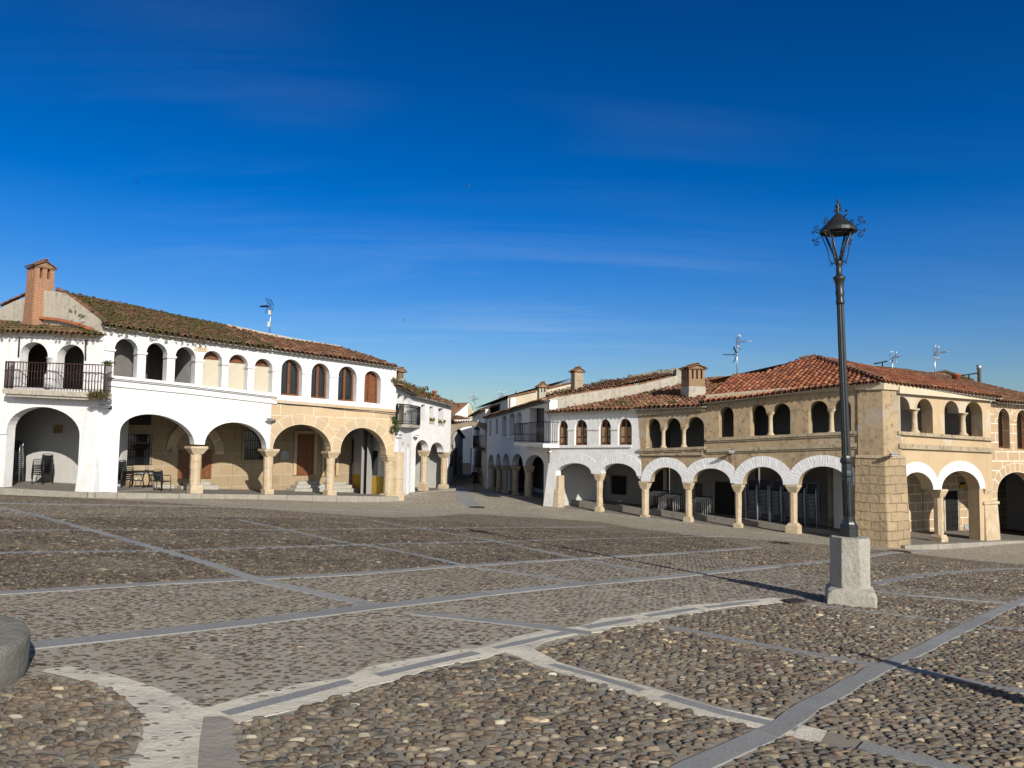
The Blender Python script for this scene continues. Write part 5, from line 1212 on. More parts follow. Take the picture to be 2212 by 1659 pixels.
mb=MB(); ridge_tiles(mb,[RH.P(*RH.st(*p),.05) for p in ((1904,823),(1763,773))],11,.12); ridge_tiles(mb,[RH.P(*RH.st(*p),.05) for p in ((1763,773),(1716,780.5))],12,.11); mb.build('hip_tiles',W['tile_m'],hH)
mb=MB(); bk=Vector((-F_.n.x,-F_.n.y,0))*6; a=RH.P(*RH.st(1530,822)); b=RH.P(*RH.st(1716,780.5)); mb.quad(a,b,b+bk-Vector((0,0,2)),a+bk-Vector((0,0,1)),tint=(.9,.9,.9)); mb.quad(b,Pk,Pk+bk-Vector((0,0,1)),b+bk-Vector((0,0,2)),tint=(.9,.9,.9)); mb.build('rear_roof',W['tile_m'],hH)
EI0=H2.P(uEnd+.05,H2.uz(2152,866,.3)[1],.3); EI1=H2.P(uI1,H2.uz(2330,882,.3)[1],.3); RI=RoofPlane(EI0,EI1,slope2,-H2.n); tI=poly1([RI.st(*p) for p in ((2110,818),(2122,815),(2212,824),(2340,836))])
tiles('roof',RI,0,RI.L,lambda s:0,lambda s:min(12,max(.3,tI(s))),W['tile_m'],hI,seed=73,rough=1.2)
strip(H2,[(uEnd+.1,eI),(uI1,eI)],-.02,.03,-.1,.28,'eave_soffit',W['wood_dk'],hI)
# dormer shed and vents behind the right ridge
hQ=house('background_shed','dark gabled shed roof peeping over the red ridge by the terracotta vent','shed',at(2030,815,46))
SQ=Fac((1970,1100,45.5),(2110,1100,46.5)); q=[SQ.uz(*p) for p in ((1966,830),(2100,830),(2090,822),(2040,804),(1976,817))]
mb=MB(); flat_poly(mb,SQ,q,thick=.3); mb.build('side_wall',W['grey_render'],hQ)
a=[SQ.P(*SQ.uz(*p),.15) for p in ((1960,819),(2038,803.5))]; c=[SQ.P(*SQ.uz(*p),.15) for p in ((2038,803.5),(2100,823))]
mb=MB()
for s_ in (a,c): mb.hexa([s_[0],s_[1],s_[1]+Vector((0,3,-.1)),s_[0]+Vector((0,3,-.1))]+[p+Vector((0,0,.12)) for p in (s_[0],s_[1],s_[1]+Vector((0,3,-.1)),s_[0]+Vector((0,3,-.1)))],tint=(.35,.4,.4))
mb.build('roof',W['tile_m'],hQ)
b=at(2066,822,41); mb=MB(); mb.lathe([(.20,-.5),(.20,.25),(.24,.26),(.24,.36),(.02,.37)],b,12); t_=thing('roof_vent','terracotta pipe vent on the red ridge right of the shed','vent',b); t_['_abs']=tuple(b); mb.build('pipe',W['terra'],t_)
b=at(2115.5,822,42); mb=MB(); mb.lathe([(.10,-.6),(.10,.62),(.13,.63),(.13,.84),(.02,.86)],b,12); t_=thing('flue_pipe','shiny steel flue pipe on the ridge near the right edge','flue',b); t_['_abs']=tuple(b); mb.build('pipe',W['alu'],t_)
# =================================================================== ground sheet
def pxpoly(pts): return [tuple(ground(*p).xy) for p in pts]
DENSE=[pxpoly([(-150,1118),(480,1119),(760,1121),(1000,1110),(1300,1127),(1560,1167),(1620,1182),(1481,1194),(1234,1208),(998,1222),(768,1240),(347,1260),(0,1281),(-200,1292)])]
MIDD=[pxpoly([(1630,1190),(1750,1185),(1790,1215),(2330,1205),(2330,1300),(1890,1262),(1770,1240),(1481,1194)]),
      pxpoly([(1690,1305),(1780,1310),(1880,1290),(2330,1320),(2600,1700),(520,1700),(500,1570),(900,1460),(1100,1420),(1300,1372),(1480,1330)]),
      pxpoly([(-250,1462),(140,1464),(243,1492),(303,1541),(310,1585),(292,1629),(255,1720),(-300,1740)])]
SPARSE=[pxpoly([(55,1410),(560,1365),(800,1325),(1100,1290),(1430,1258),(1790,1222),(1690,1292),(1480,1315),(1300,1345),(1110,1388),(690,1485),(465,1540),(312,1480),(150,1440)])]
def inp_np(x,y,poly):
    r=np.zeros(x.shape,bool); n=len(poly); j=n-1
    for i in range(n):
        xi,yi=poly[i]; xj,yj=poly[j]
        if yi!=yj:
            c=((yi>y)!=(yj>y))&(x<(xj-xi)*(y-yi)/(yj-yi)+xi); r^=c
        j=i
    return r
def dens(x,y):
    d=np.full(x.shape,.5)
    for p in SPARSE: d[inp_np(x,y,p)]=.30
    for p in MIDD: d[inp_np(x,y,p)]=.88
    for p in DENSE: d[inp_np(x,y,p)]=1.0
    return d
def near_mask(x,y): return np.clip((27.0-y)/3.0,0,1)
xs=np.concatenate([np.linspace(-110,-32,14),np.arange(-31,31.01,.25),np.linspace(32,110,14)])
ys=np.concatenate([np.linspace(-60,-3,12),np.arange(-2.5,48,.25),np.arange(48,95,1.0),np.linspace(97,170,12)])
X,Y=np.meshgrid(xs,ys); Z=H_np(X,Y)
nx,ny=len(xs),len(ys)
far=np.maximum(0,np.hypot(X,Y-30)-75); Z=Z-far*.02
me=bpy.data.meshes.new('ground'); vs=np.stack([X,Y,Z],-1).reshape(-1,3)
idx=np.arange(nx*ny).reshape(ny,nx); q=np.stack([idx[:-1,:-1],idx[:-1,1:],idx[1:,1:],idx[1:,:-1]],-1).reshape(-1,4)
me.vertices.add(len(vs)); me.vertices.foreach_set('co',vs.ravel()); me.loops.add(q.size); me.loops.foreach_set('vertex_index',q.ravel().astype(np.int32)); me.polygons.add(len(q)); me.polygons.foreach_set('loop_start',np.arange(0,q.size,4,dtype=np.int32)); me.polygons.foreach_set('loop_total',np.full(len(q),4,np.int32)); me.polygons.foreach_set('use_smooth',np.ones(len(q),bool))
me.update(calc_edges=True)
dn=dens(X.ravel(),Y.ravel()); nm=near_mask(X.ravel(),Y.ravel())
col=np.stack([dn,nm,np.zeros_like(dn),np.ones_like(dn)],-1)
a=me.color_attributes.new('paving','FLOAT_COLOR','POINT'); a.data.foreach_set('color',col.ravel().astype(np.float32))
def groundmat():
    m,nt,b=newmat('cobbled_mortar'); g=G(nt); co=g.co()
    at_=g.n('ShaderNodeAttribute',attribute_name='paving'); sp=g.n('ShaderNodeSeparateColor'); g.l(at_.outputs['Color'],sp.inputs[0])
    D_=sp.outputs[0]; N_=sp.outputs[1]
    n1=g.noise(co,.5,6,.6,.3); n2=g.noise(co,6,6,.7); n5=g.noise(co,60,4,.7)
    mort=g.mix(g.mr(n1,.35,.65),(.375,.34,.265),(.455,.42,.335)); mort=g.mix(g.mr(n2,.45,.75,0,.5),mort,(.22,.19,.15)); mort=g.mix(g.mr(n5,.35,.7,0,.35),mort,(.50,.46,.40))
    dk=g.mix(g.mr(D_,.55,1.0),mort,g.mix(.5,mort,(.12,.095,.07)))
    sc_=g.co(scale=(1,1.9,1)); 
    v=g.n('ShaderNodeTexVoronoi',feature='F1'); g.l(sc_,v.inputs['Vector']); v.inputs['Scale'].default_value=8.2; v.inputs['Randomness'].default_value=.9
    cs=g.n('ShaderNodeSeparateColor'); g.l(v.outputs['Color'],cs.inputs[0])
    stc=g.ramp(cs.outputs[0],[(0,(.11,.08,.058)),(.28,(.17,.135,.10)),(.5,(.18,.11,.075)),(.66,(.29,.23,.155)),(.82,(.17,.16,.145)),(.93,(.46,.39,.28))],'CONSTANT')
    rad_=g.math('ADD',g.math('MULTIPLY',D_,.42),.16)
    inside=g.mr(g.math('SUBTRACT',rad_,v.outputs['Distance']),-.03,.05)
    far_=g.math('SUBTRACT',1.0,N_)
    c=g.mix(g.math('MULTIPLY',inside,far_),dk,stc)
    big=g.noise(co,.16,4,.55); c=g.mix(g.mr(big,.4,.7,0,.30),c,(.38,.32,.235))
    g.l(c,b.inputs['Base Color']); b.inputs['Roughness'].default_value=.85; b.inputs['Specular IOR Level'].default_value=.25
    h=g.math('MULTIPLY',g.mr(g.math('SUBTRACT',rad_,v.outputs['Distance']),-.02,.3),far_)
    p=g.bump(h,.9,.05,b); g.bump(n5,.5,.008,b,p)
    return m
me.materials.append(groundmat())
gd=bpy.data.objects.new('ground',me); COL.objects.link(gd); tag(gd,kind='structure')
# ------------------------------------------------------------------ granite bands
def bandmat(name,c1,c2,joint,bw):
    m,nt,b=newmat(name); g=G(nt); uv=g.co('UV'); co=g.co()
    br=g.n('ShaderNodeTexBrick'); g.l(uv,br.inputs['Vector']); br.inputs['Scale'].default_value=1; br.inputs['Brick Width'].default_value=bw; br.inputs['Row Height'].default_value=5; br.inputs['Mortar Size'].default_value=.008; br.offset=0
    br.inputs['Color1'].default_value=(.85,.85,.85,1); br.inputs['Color2'].default_value=(1.1,1.1,1.1,1); br.inputs['Mortar'].default_value=(1,1,1,1)
    n=g.noise(co,2.5,7,.65); n2=g.noise(co,55,4,.8)
    c=g.mix(g.mr(n,.3,.7),c1,c2); c=g.mix(g.mr(n2,.38,.62,0,.6),c,(.50,.50,.49)); n3=g.noise(co,140,3,.8); c=g.mix(g.mr(n3,.5,.7,0,.5),c,(.13,.135,.14)); c=g.mix(1.0,c,br.outputs['Color'],'MULTIPLY'); c=g.mix(br.outputs['Fac'],c,joint)
    g.l(c,b.inputs['Base Color']); b.inputs['Roughness'].default_value=.75; b.inputs['Specular IOR Level'].default_value=.3
    g.bump(n2,.35,.006,b); return m
W['band']=bandmat('grey_granite_slabs',(.315,.315,.30),(.235,.235,.224),(.38,.35,.29),1.5)
W['conc']=plaster('pale_cement_patch',(.78,.725,.60),(.66,.61,.495),(.40,.355,.27),dirt=(.52,.75),bump=.6,bs=25)
W['conc2']=plaster('grey_cement_patch',(.40,.365,.305),(.33,.30,.25),(.25,.225,.185),dirt=(.52,.75),bump=.5,bs=25)
EXCL=[]   # (polyline points, halfwidth)
def band(pts,width,zoff,mat,name='granite_band',world=False,excl=True,rag=0,seed=1,mb=None):
    P=[Vector(ground(*p).xy) if not world else Vector(p) for p in pts]
    rr=random.Random(seed); Q=[P[0]]
    for a,b in zip(P[:-1],P[1:]):
        n=max(1,int((b-a).length/.3)); Q+=[a.lerp(b,k/n) for k in range(1,n+1)]
    if excl: EXCL.append((np.array([(p.x,p.y) for p in Q]),width/2+.01))
    mb=MB() if mb is None else mb; L=[];Rr=[];acc=[0]
    for i,p in enumerate(Q):
        d=(Q[min(i+1,len(Q)-1)]-Q[max(i-1,0)]).normalized(); n=Vector((-d.y,d.x))
        w1=width/2+rr.uniform(-rag,rag); w2=width/2+rr.uniform(-rag,rag)
        l=p+n*w1; r=p-n*w2; L.append(Vector((l.x,l.y,Hh(l.x,l.y)+zoff*.6))); Rr.append(Vector((r.x,r.y,Hh(r.x,r.y)+zoff*.6)))
        if i: acc.append(acc[-1]+(Q[i]-Q[i-1]).length)
    for i in range(len(Q)-1):
        mb.quad(Rr[i],Rr[i+1],L[i+1],L[i],[(acc[i],0.5),(acc[i+1],.5),(acc[i+1],.5+width),(acc[i],.5+width)])
        for S in (L,Rr): mb.quad(S[i],S[i+1],S[i+1]-Vector((0,0,.06)),S[i]-Vector((0,0,.06)),[(acc[i],.5),(acc[i+1],.5),(acc[i+1],.56),(acc[i],.56)])
    return mb
def bands(lst):
    for k,(pts,w,z) in enumerate(lst):
        o=band(pts,w,z,None,seed=k,rag=.012).build('granite_band',W['band']); tag(o,kind='structure')
b1_=[(-180,1421),(60,1397),(480,1352),(800,1313),(1100,1278),(1430,1248),(1790,1212),(1881,1201),(1934,1193),(2010,1186)]
b3_=[(1380,1720),(1500,1659),(1650,1590),(1690,1570),(1750,1527),(1890,1450),(2000,1400),(2212,1297),(2330,1242)]
bands([(b1_,.235,.016),(b3_,.165,.017),
 ([(1860,1612),(2050,1659),(2200,1700)],.17,.0185),
 ([(0,1096),(65,1110),(115,1124),(225,1153),(340,1187),(480,1228),(560,1255),(700,1285),(812,1309)],.20,.0145),
 ([(894,1325),(1105,1347),(1276,1370)],.19,.0155),
 ([(510,1122),(620,1145),(740,1172),(820,1183),(950,1210),(1000,1222),(1150,1243),(1290,1266)],.18,.0135),
 ([(793,1123),(901,1141),(1060,1168),(1234,1204),(1400,1236)],.22,.0125),
 ([(-200,1290),(0,1282),(347,1260),(768,1240),(998,1222),(1234,1208),(1481,1194),(1640,1182)],.19,.0115),
 ([(-200,1199),(0,1195),(333,1191),(768,1178),(990,1172),(1300,1164),(1560,1158)],.19,.0105),
 ([(-200,1148),(0,1146),(590,1145),(768,1143),(998,1141),(1303,1138)],.22,.0095),
 ([(-200,1084),(0,1087),(243,1091),(768,1101),(1000,1106)],.45,.0085),
 ([(1437,1354),(1703,1405),(1888,1438)],.15,.0165),([(1955,1445),(2150,1484),(2330,1520)],.15,.0165),
 ([(1721,1301),(1799,1313),(2044,1341),(2090,1350)],.15,.0155),([(2122,1353),(2330,1372)],.15,.0155),
 ([(1899,1277),(1959,1285),(2130,1299),(2180,1303)],.18,.0150),
 ([(1884,1263),(1994,1242),(2136,1231),(2330,1222)],.24,.0140),
 ([(1030,1098),(1010,1082),(1000,1066),(985,1048)],.9,.006)])
# pale cement repairs with granite inserts
b2_=[(470,1547),(690,1490),(900,1440),(1110,1392),(1300,1350),(1480,1318),(1640,1299),(1690,1295)]
o=band(b2_,.33,.006,None,rag=.07,seed=5).build('cement_strip',W['conc']); tag(o,kind='structure')
b4_=[(1110,1400),(1180,1434),(1330,1475),(1530,1535),(1640,1562),(1780,1592)]
o=band(b4_,.27,.0085,None,rag=.05,seed=6).build('cement_strip',W['conc']); tag(o,kind='structure')
def inserts(pts,w,z,gaps,seed):
    P=[Vector(ground(*p).xy) for p in pts]; rr=random.Random(seed)
    tot=sum((b-a).length for a,b in zip(P[:-1],P[1:]))
    def pt(s):
        for a,b in zip(P[:-1],P[1:]):
            l=(b-a).length
            if s<=l: return a.lerp(b,s/l)
            s-=l
        return P[-1]
    s=.05
    while s<tot-.3:
        l=rr.uniform(*gaps); e=min(tot,s+l)
        mb=band([pt(s),pt((s+e)/2),pt(e)],w,z,None,world=True,excl=False,rag=.025,seed=seed+int(s*10)); o=mb.build('granite_slab',W['band']); tag(o,kind='structure')
        s=e+rr.uniform(.15,.35)
inserts(b2_[:-1],.115,.0125,(.9,1.6),3); inserts(b4_[1:],.12,.0145,(.8,1.3),4)
# cement apron round the stone at the lower left
ap=pxpoly([(75,1450),(150,1441),(230,1455),(312,1479),(382,1505),(448,1537),(500,1556),(508,1600),(525,1690),(255,1690),(270,1655),(292,1629),(310,1585),(303,1541),(243,1492),(140,1464)])
def sheet(poly,z,name,mat,step=.25):
    vs=[Vector(p) for p in poly]; n=len(vs); ed=[(i,(i+1)%n) for i in range(n)]
    x0,x1=min(p[0] for p in poly),max(p[0] for p in poly); y0,y1=min(p[1] for p in poly),max(p[1] for p in poly)
    pts=list(vs); xx=x0
    while xx<x1:
        yy=y0
        while yy<y1:
            if inpoly((xx,yy),poly): pts.append(Vector((xx,yy)))
            yy+=step
        xx+=step
    V,E_,Fc,*_=delaunay_2d_cdt(pts,ed,[],0,1e-4); mb=MB()
    tr=[f for f in Fc if inpoly(sum((V[i] for i in f),Vector((0,0)))/len(f),poly)]
    mb.add([(v.x,v.y,Hh(v.x,v.y)+z) for v in V],tr,smooth=True); o=mb.build(name,mat); tag(o,kind='structure'); return o
sheet(ap,.0085,'cement_apron',W['conc'])
ap2=pxpoly([(432,1600),(440,1552),(480,1551),(505,1560),(510,1600),(527,1690),(425,1690)]); sheet(ap2,.0115,'cement_patch',W['conc2'])
# arcade pavements with kerbs
def pavement(F,u0,u1,o0,o1,h,name='arcade_pavement',kerb=.22):
    mb=MB(); n=int((u1-u0)/1.2)+1
    for i in range(n):
        a=u0+(u1-u0)*i/n; b=u0+(u1-u0)*(i+1)/n
        q=[F.P(a,F.base(a)-.45,o0-kerb-.005),F.P(b,F.base(b)-.45,o0-kerb-.005),F.P(b,F.base(b)-.45,o1),F.P(a,F.base(a)-.45,o1)]
        t=[Vector((p.x,p.y,F.base(a if k in(0,3) else b)+h)) for k,p in enumerate(q)]; mb.hexa(q+t)
    o=mb.build(name,W['pave']); tag(o,kind='structure')
    rr=random.Random(3); mb=MB(); a=u0
    while a<u1-.1:
        b=min(u1,a+rr.uniform(.9,1.5)); g=.006
        q=[F.P(a+g,F.base(a)-.45,o0),F.P(b-g,F.base(b)-.45,o0),F.P(b-g,F.base(b)-.45,o0-kerb),F.P(a+g,F.base(a)-.45,o0-kerb)]
        d=rr.uniform(-.006,.006); t=[Vector((p.x,p.y,F.base(a if k in(0,3) else b)+h+.008+d)) for k,p in enumerate(q)]; mb.hexa(q+t); a=b
    o=mb.build('kerb',W['kerb'],bevel=.015); tag(o,kind='structure')
pavement(A,u0 if False else A.uz(-130,1050)[0],A.L+.30,.42,-3.15,.0)
pavement(B,-.36,uCe+.1,.42,-3.97,.003)
pavement(D,-.3,D.L+.2,.35,-2.88,.0)
pavement(E,0,E.L,.30,-2.9,-.01)
pavement(F_,-.2,F_.L+.6,.28,-1.3,-.015)
pavement(H2,.6,uI1,.40,-3.36,-.02)
# manhole covers and iron plate
for px,py,r_,nm in ((1030,1096,.42,'manhole_cover'),(1684,1174,.34,'manhole_cover'),(1940,1192,.42,'manhole_cover')):
    p=ground(px,py); mb=MB(); mb.lathe([(r_,-.05),(r_,.018),(r_*.9,.022),(r_*.88,.016),(r_*.3,.018),(.01,.018)],p,24); o=mb.build(nm,W['manhole']); tag(o,kind='structure')
p=[ground(*q) for q in ((1688,1299),(1722,1296),(1744,1303),(1709,1306))]; mb=MB(); mb.hexa([v-Vector((0,0,.05)) for v in p]+[v+Vector((0,0,.028)) for v in p]); tag(mb.build('iron_plate',W['manhole']),kind='structure')
# ------------------------------------------------------------------ cobbles as real stones
rng=np.random.default_rng(5)
def stones(ymin,ymax,hi,name,fl,sx,sy):
    yy=np.arange(ymin,ymax,sy); pts=[]
    for i,y in enumerate(yy):
        hw=.70*y+1.6+.5
        x=np.arange(-hw,hw,sx)+(i%2)*sx/2; pts.append(np.stack([x,np.full_like(x,y)],-1))
    p=np.concatenate(pts); p[:,0]+=rng.normal(0,.19*sx,len(p)); p[:,1]+=rng.normal(0,.17*sy,len(p))
    a=.06; p=np.stack([p[:,0],p[:,1]+a*p[:,0]*.0],-1)
    d=dens(p[:,0],p[:,1]); keep=(rng.random(len(p))<np.where(d>.95,.98,np.where(d>.8,.92,np.where(d>.4,.85,.70))))&((d<.75)==fl)
    for (line,hwid) in EXCL:
        x0,y0=line.min(0)-hwid; x1,y1=line.max(0)+hwid
        c=np.where((p[:,0]>x0)&(p[:,0]<x1)&(p[:,1]>y0)&(p[:,1]<y1)&keep)[0]
        if len(c)==0: continue
        A_=line[:-1]; B_=line[1:]; AB=B_-A_; L2=(AB**2).sum(1)+1e-9; best=np.full(len(c),9.)
        for k in range(len(A_)):
            w=p[c]-A_[k]; t=np.clip((w@AB[k])/L2[k],0,1); best=np.minimum(best,np.hypot(*(w-t[:,None]*AB[k]).T))
        prob=np.where(best<hwid+.02,0,1); 
        if hwid in (.33/2+.01,.27/2+.01) and fl: prob=np.where((best<hwid+.02)&(best>.085),(rng.random(len(c))<.14),prob)
        keep[c[prob<.5]]=False
    ia=inp_np(p[:,0],p[:,1],ap); keep&=~(ia&(rng.random(len(p))>.22)); keep&=~inp_np(p[:,0],p[:,1],ap2)
    for (cx,cy,r_) in STONE_KEEP: keep&=np.hypot(p[:,0]-cx,p[:,1]-cy)>r_
    p=p[keep]; d=d[keep]; n=len(p)
    flush=d<.75
    ang=rng.normal(.14,.18,n); L=rng.lognormal(0,.27,n)*sx*np.where(flush,.40,.435); Wd=L*rng.uniform(.27,.42,n); L=np.clip(L,.015,.075); Wd=np.clip(Wd,.009,.027)
    hgt=np.where(flush,rng.uniform(.003,.007,n),rng.uniform(.012,.026,n))
    K=10 if hi else 7
    th=np.arange(K)*2*np.pi/K
    rings=[(1.0,-.5),(.95,.42),(.68,.88)] if hi else [(1.0,-.4),(.78,.8)]
    cs,sn=np.cos(ang),np.sin(ang); V=[]
    z0=H_np(p[:,0],p[:,1])+.0055*inp_np(p[:,0],p[:,1],ap)
    tx,ty=rng.normal(0,.10,n),rng.normal(0,.12,n)
    jit=1+rng.normal(0,.09,(n,K))
    for (r_,h_) in rings:
        lx=L[:,None]*np.sign(np.cos(th))*np.abs(np.cos(th))**1.12*r_*jit; ly=Wd[:,None]*np.sin(th)*r_*jit
        lz=hgt[:,None]*h_+tx[:,None]*lx*.5*(h_>0)+ty[:,None]*ly*(h_>0)
        V.append(np.stack([p[:,0,None]+lx*cs[:,None]-ly*sn[:,None],p[:,1,None]+lx*sn[:,None]+ly*cs[:,None],z0[:,None]+lz],-1))
    V=np.stack(V,1).reshape(n,-1,3); top=np.stack([p[:,0],p[:,1],z0+hgt],-1)[:,None]; V=np.concatenate([V,top],1)
    nv=V.shape[1]; nr=len(rings); tri=[]; 
    quads=[(i*K+k,i*K+(k+1)%K,(i+1)*K+(k+1)%K,(i+1)*K+k) for i in range(nr-1) for k in range(K)]
    for (a_,b_,c_,d_) in quads: tri+=[(a_,b_,c_),(a_,c_,d_)]
    tri+=[((nr-1)*K+k,(nr-1)*K+(k+1)%K,nv-1) for k in range(K)]
    tri=np.array(tri); F=(tri[None]+(np.arange(n)*nv)[:,None,None]).reshape(-1,3)
    m_=bpy.data.meshes.new(name); m_.vertices.add(n*nv); m_.vertices.foreach_set('co',V.reshape(-1)); m_.loops.add(F.size); m_.loops.foreach_set('vertex_index',F.ravel().astype(np.int32)); m_.polygons.add(len(F)); m_.polygons.foreach_set('loop_start',np.arange(0,F.size,3,dtype=np.int32)); m_.polygons.foreach_set('loop_total',np.full(len(F),3,np.int32)); m_.polygons.foreach_set('use_smooth',np.ones(len(F),bool)); m_.update(calc_edges=True)
    pal=np.array([(.10,.072,.05),(.13,.10,.072),(.135,.082,.055),(.125,.12,.105),(.20,.16,.105),(.27,.205,.13),(.085,.08,.075),(.36,.30,.20),(.165,.13,.09),(.40,.36,.28)])
    pdark=np.array([.21,.19,.15,.12,.10,.06,.10,.02,.035,.015]); pmid=np.array([.17,.19,.09,.15,.13,.07,.10,.04,.07,.02]); pfl=np.array([.20,.14,.26,.09,.10,.05,.09,.02,.04,.01])
    ci=np.where(d>.95,rng.choice(10,n,p=pdark/pdark.sum()),np.where(flush,rng.choice(10,n,p=pfl/pfl.sum()),rng.choice(10,n,p=pmid/pmid.sum())))
    c=pal[ci]*np.exp(rng.normal(-.05,.32,(n,1)))*np.where(d>.95,.50,np.where(flush,.68,.76))[:,None]; C=np.concatenate([np.repeat(c[:,None],nv,1),np.ones((n,nv,1))],-1)
    at_=m_.color_attributes.new('tint','FLOAT_COLOR','POINT'); at_.data.foreach_set('color',C.reshape(-1).astype(np.float32))
    m_.materials.append(W['cobble']); o=bpy.data.objects.new(name,m_); COL.objects.link(o); tag(o,kind='stuff',label='rounded river cobbles set in mortar across the square',cat='cobbles'); return o
def cobmat():
    m,nt,b=newmat('river_cobbles'); g=G(nt); co=g.co(); at_=g.n('ShaderNodeAttribute',attribute_name='tint')
    n=g.noise(co,28,4,.7); c=g.mix(g.mr(n,.45,.75,0,.4),at_.outputs['Color'],(.30,.26,.20)); n2=g.noise(co,.8,5,.6); c=g.mix(g.mr(n2,.45,.7,0,.22),c,(.27,.24,.19))
    g.l(c,b.inputs['Base Color']); b.inputs['Roughness'].default_value=.6; b.inputs['Specular IOR Level'].default_value=.35; g.bump(g.noise(co,45,5,.7),.5,.01,b); return m
W['cobble']=cobmat()
# =================================================================== lamp post on granite pedestal
LB=at(1837,1303,11.3); LB.z=Hh(LB.x,LB.y)
def spiral(c,r0,turns,a0,plane,n=14,sgn=1,shrink=.25):
    ex,ez=plane; return [c+ex*(r0*(1-(1-shrink)*k/n)*math.cos(a0+sgn*turns*2*math.pi*k/n))+ez*(r0*(1-(1-shrink)*k/n)*math.sin(a0+sgn*turns*2*math.pi*k/n)) for k in range(n+1)]
def lamp(loc,label,lean,rotp):
    t=thing('street_lamp',label,'street lamp',loc)
    rr=random.Random(4)
    mb=MB(); M=Matrix.Rotation(rotp,3,'Z')
    def sq(w,z,ch=0,jit=.012):
        if not ch: pts=[(-w,-w),(w,-w),(w,w),(-w,w)]
        else: pts=[(-w+ch,-w),(w-ch,-w),(w,-w+ch),(w,w-ch),(w-ch,w),(-w+ch,w),(-w,w-ch),(-w,-w+ch)]
        return [M@Vector((x+rr.uniform(-jit,jit),y+rr.uniform(-jit,jit),z)) for x,y in pts]
    def loft(mb,loops):
        n=len(loops[0]); vs=[v for l in loops for v in l]; f=[]
        for i in range(len(loops)-1):
            for k in range(n): f.append((i*n+k,i*n+(k+1)%n,(i+1)*n+(k+1)%n,(i+1)*n+k))
        f.append(tuple(range(n-1,-1,-1))); f.append(tuple((len(loops)-1)*n+k for k in range(n))); mb.add(vs,f)
    loft(mb,[sq(.325,-.15,.01),sq(.325,.0,.012),sq(.32,.16,.03),sq(.305,.22,.06),sq(.262,.255,.145),sq(.262,.27,.15),sq(.262,.6,.15),sq(.260,.93,.15),sq(.25,.958,.14)])
    ped=mb.build('pedestal',W['granite'],t,loc=(0,0,0),bevel=.018)
    top=.955; ax=Vector((lean[0],lean[1],1))
    mb=MB()
    def oc(prof,n,rot=0,flute=0,sm=False):
        vs=[];fs=[];N=len(prof)
        for (r,z) in prof:
            for k in range(n):
                a=2*math.pi*k/n+rot; q=r*(1-(flute if k%2 else 0)); vs.append(Vector((0,0,top))+ax*(z*.975)+Vector((q*math.cos(a),q*math.sin(a),0)))
        for i in range(N-1):
            for k in range(n): fs.append((i*n+k,i*n+(k+1)%n,(i+1)*n+(k+1)%n,(i+1)*n+k))
        fs.append(tuple(range(n-1,-1,-1))); fs.append(tuple((N-1)*n+k for k in range(n))); mb.add(vs,fs,smooth=sm)
    oc([(.118,0),(.118,.13),(.122,.135),(.122,.16),(.102,.19),(.094,.215),(.080,.24),(.073,.25),(.073,.88),(.085,.90),(.085,.93),(.075,.95),(.072,.98),(.072,1.08),(.088,1.10),(.092,1.13),(.07,1.17),(.064,1.20)],8,math.pi/8)
    for k in range(8):   # recessed face frames of the octagonal base
        a=2*math.pi*k/8+math.pi/4; d=Vector((math.cos(a),math.sin(a),0)); s_=Vector((-math.sin(a),math.cos(a),0))
        pts=[Vector((0,0,top))+ax*z+d*.068+s_*x for x,z in ((-.018,.30),(.018,.30),(.018,.78),(0,.82),(-.018,.78),(-.018,.30))]; mb.tube(pts,.005,4)
    oc([(.062,1.19),(.060,1.6),(.050,3.50)],24,0,.13)
    oc([(.054,3.49),(.062,3.51),(.062,3.54),(.052,3.56),(.058,3.62),(.064,3.68),(.056,3.70),(.060,3.80),(.075,3.86),(.086,3.88),(.088,3.91),(.06,3.93),(.041,3.95),(.040,4.08),(.045,4.10),(.052,4.12),(.045,4.15),(.028,4.19)],14,0,0,True)
    post=mb.build('post',W['lampm'],t,loc=(0,0,0))
    # lantern
    o_=Vector((0,0,top))+ax*4.16*.975
    mb=MB(); R0=.265; zr=.45; Z=Vector((0,0,1))
    tl=Vector((0,.0,0))
    for k in range(4):
        a=math.pi/4+k*math.pi/2+rotp*.3; d=Vector((math.cos(a),math.sin(a),0)); mb.tube([o_+d*.03,o_+d*.06+Z*.08,o_+d*(R0*.80)+Z*zr],.017,5)
        # outer scroll bars
        pts=[o_+d*.03-Z*.02,o_+d*.10-Z*.02,o_+d*.14+Z*.03,o_+d*.17+Z*.2,o_+d*(R0-.005)+Z*(zr-.02)]; mb.tube(pts,.007,5)
        mb.tube(spiral(o_+d*.105-Z*.03,.03,1.1,math.pi/2,(d,Z),sgn=-1),.006,4); mb.tube(spiral(o_+d*.04+Z*.02,.025,1.0,-math.pi/2,(d,Z)),.006,4)
        for sg in (1,-1):
            c0=o_+d*(R0+.005)+Z*(zr+.035*sg); 
            mb.tube([c0,c0+d*.05+Z*(.004*sg),c0+d*.10+Z*(.035*sg)],.006,4)
            mb.tube(spiral(c0+d*.065+Z*(.075*sg),.055,1.5,-math.pi/2*sg,(d,Z),sgn=sg,n=20,shrink=.15),.0065,4)
            mb.tube(spiral(c0+d*.125+Z*(.022*sg),.022,1.2,math.pi/2*sg,(d,Z),sgn=-sg),.006,4)
    mb.build('lantern_frame',W['lampm'],t,loc=(0,0,0))
    mb=MB()
    def rl(prof):
        vs=[];fs=[];n=28
        for (r,z) in prof:
            for k in range(n): a=2*math.pi*k/n; vs.append(o_+Vector((r*math.cos(a),r*math.sin(a),z)))
        for i in range(len(prof)-1):
            for k in range(n): fs.append((i*n+k,i*n+(k+1)%n,(i+1)*n+(k+1)%n,(i+1)*n+k))
        mb.add(vs,fs,smooth=False)
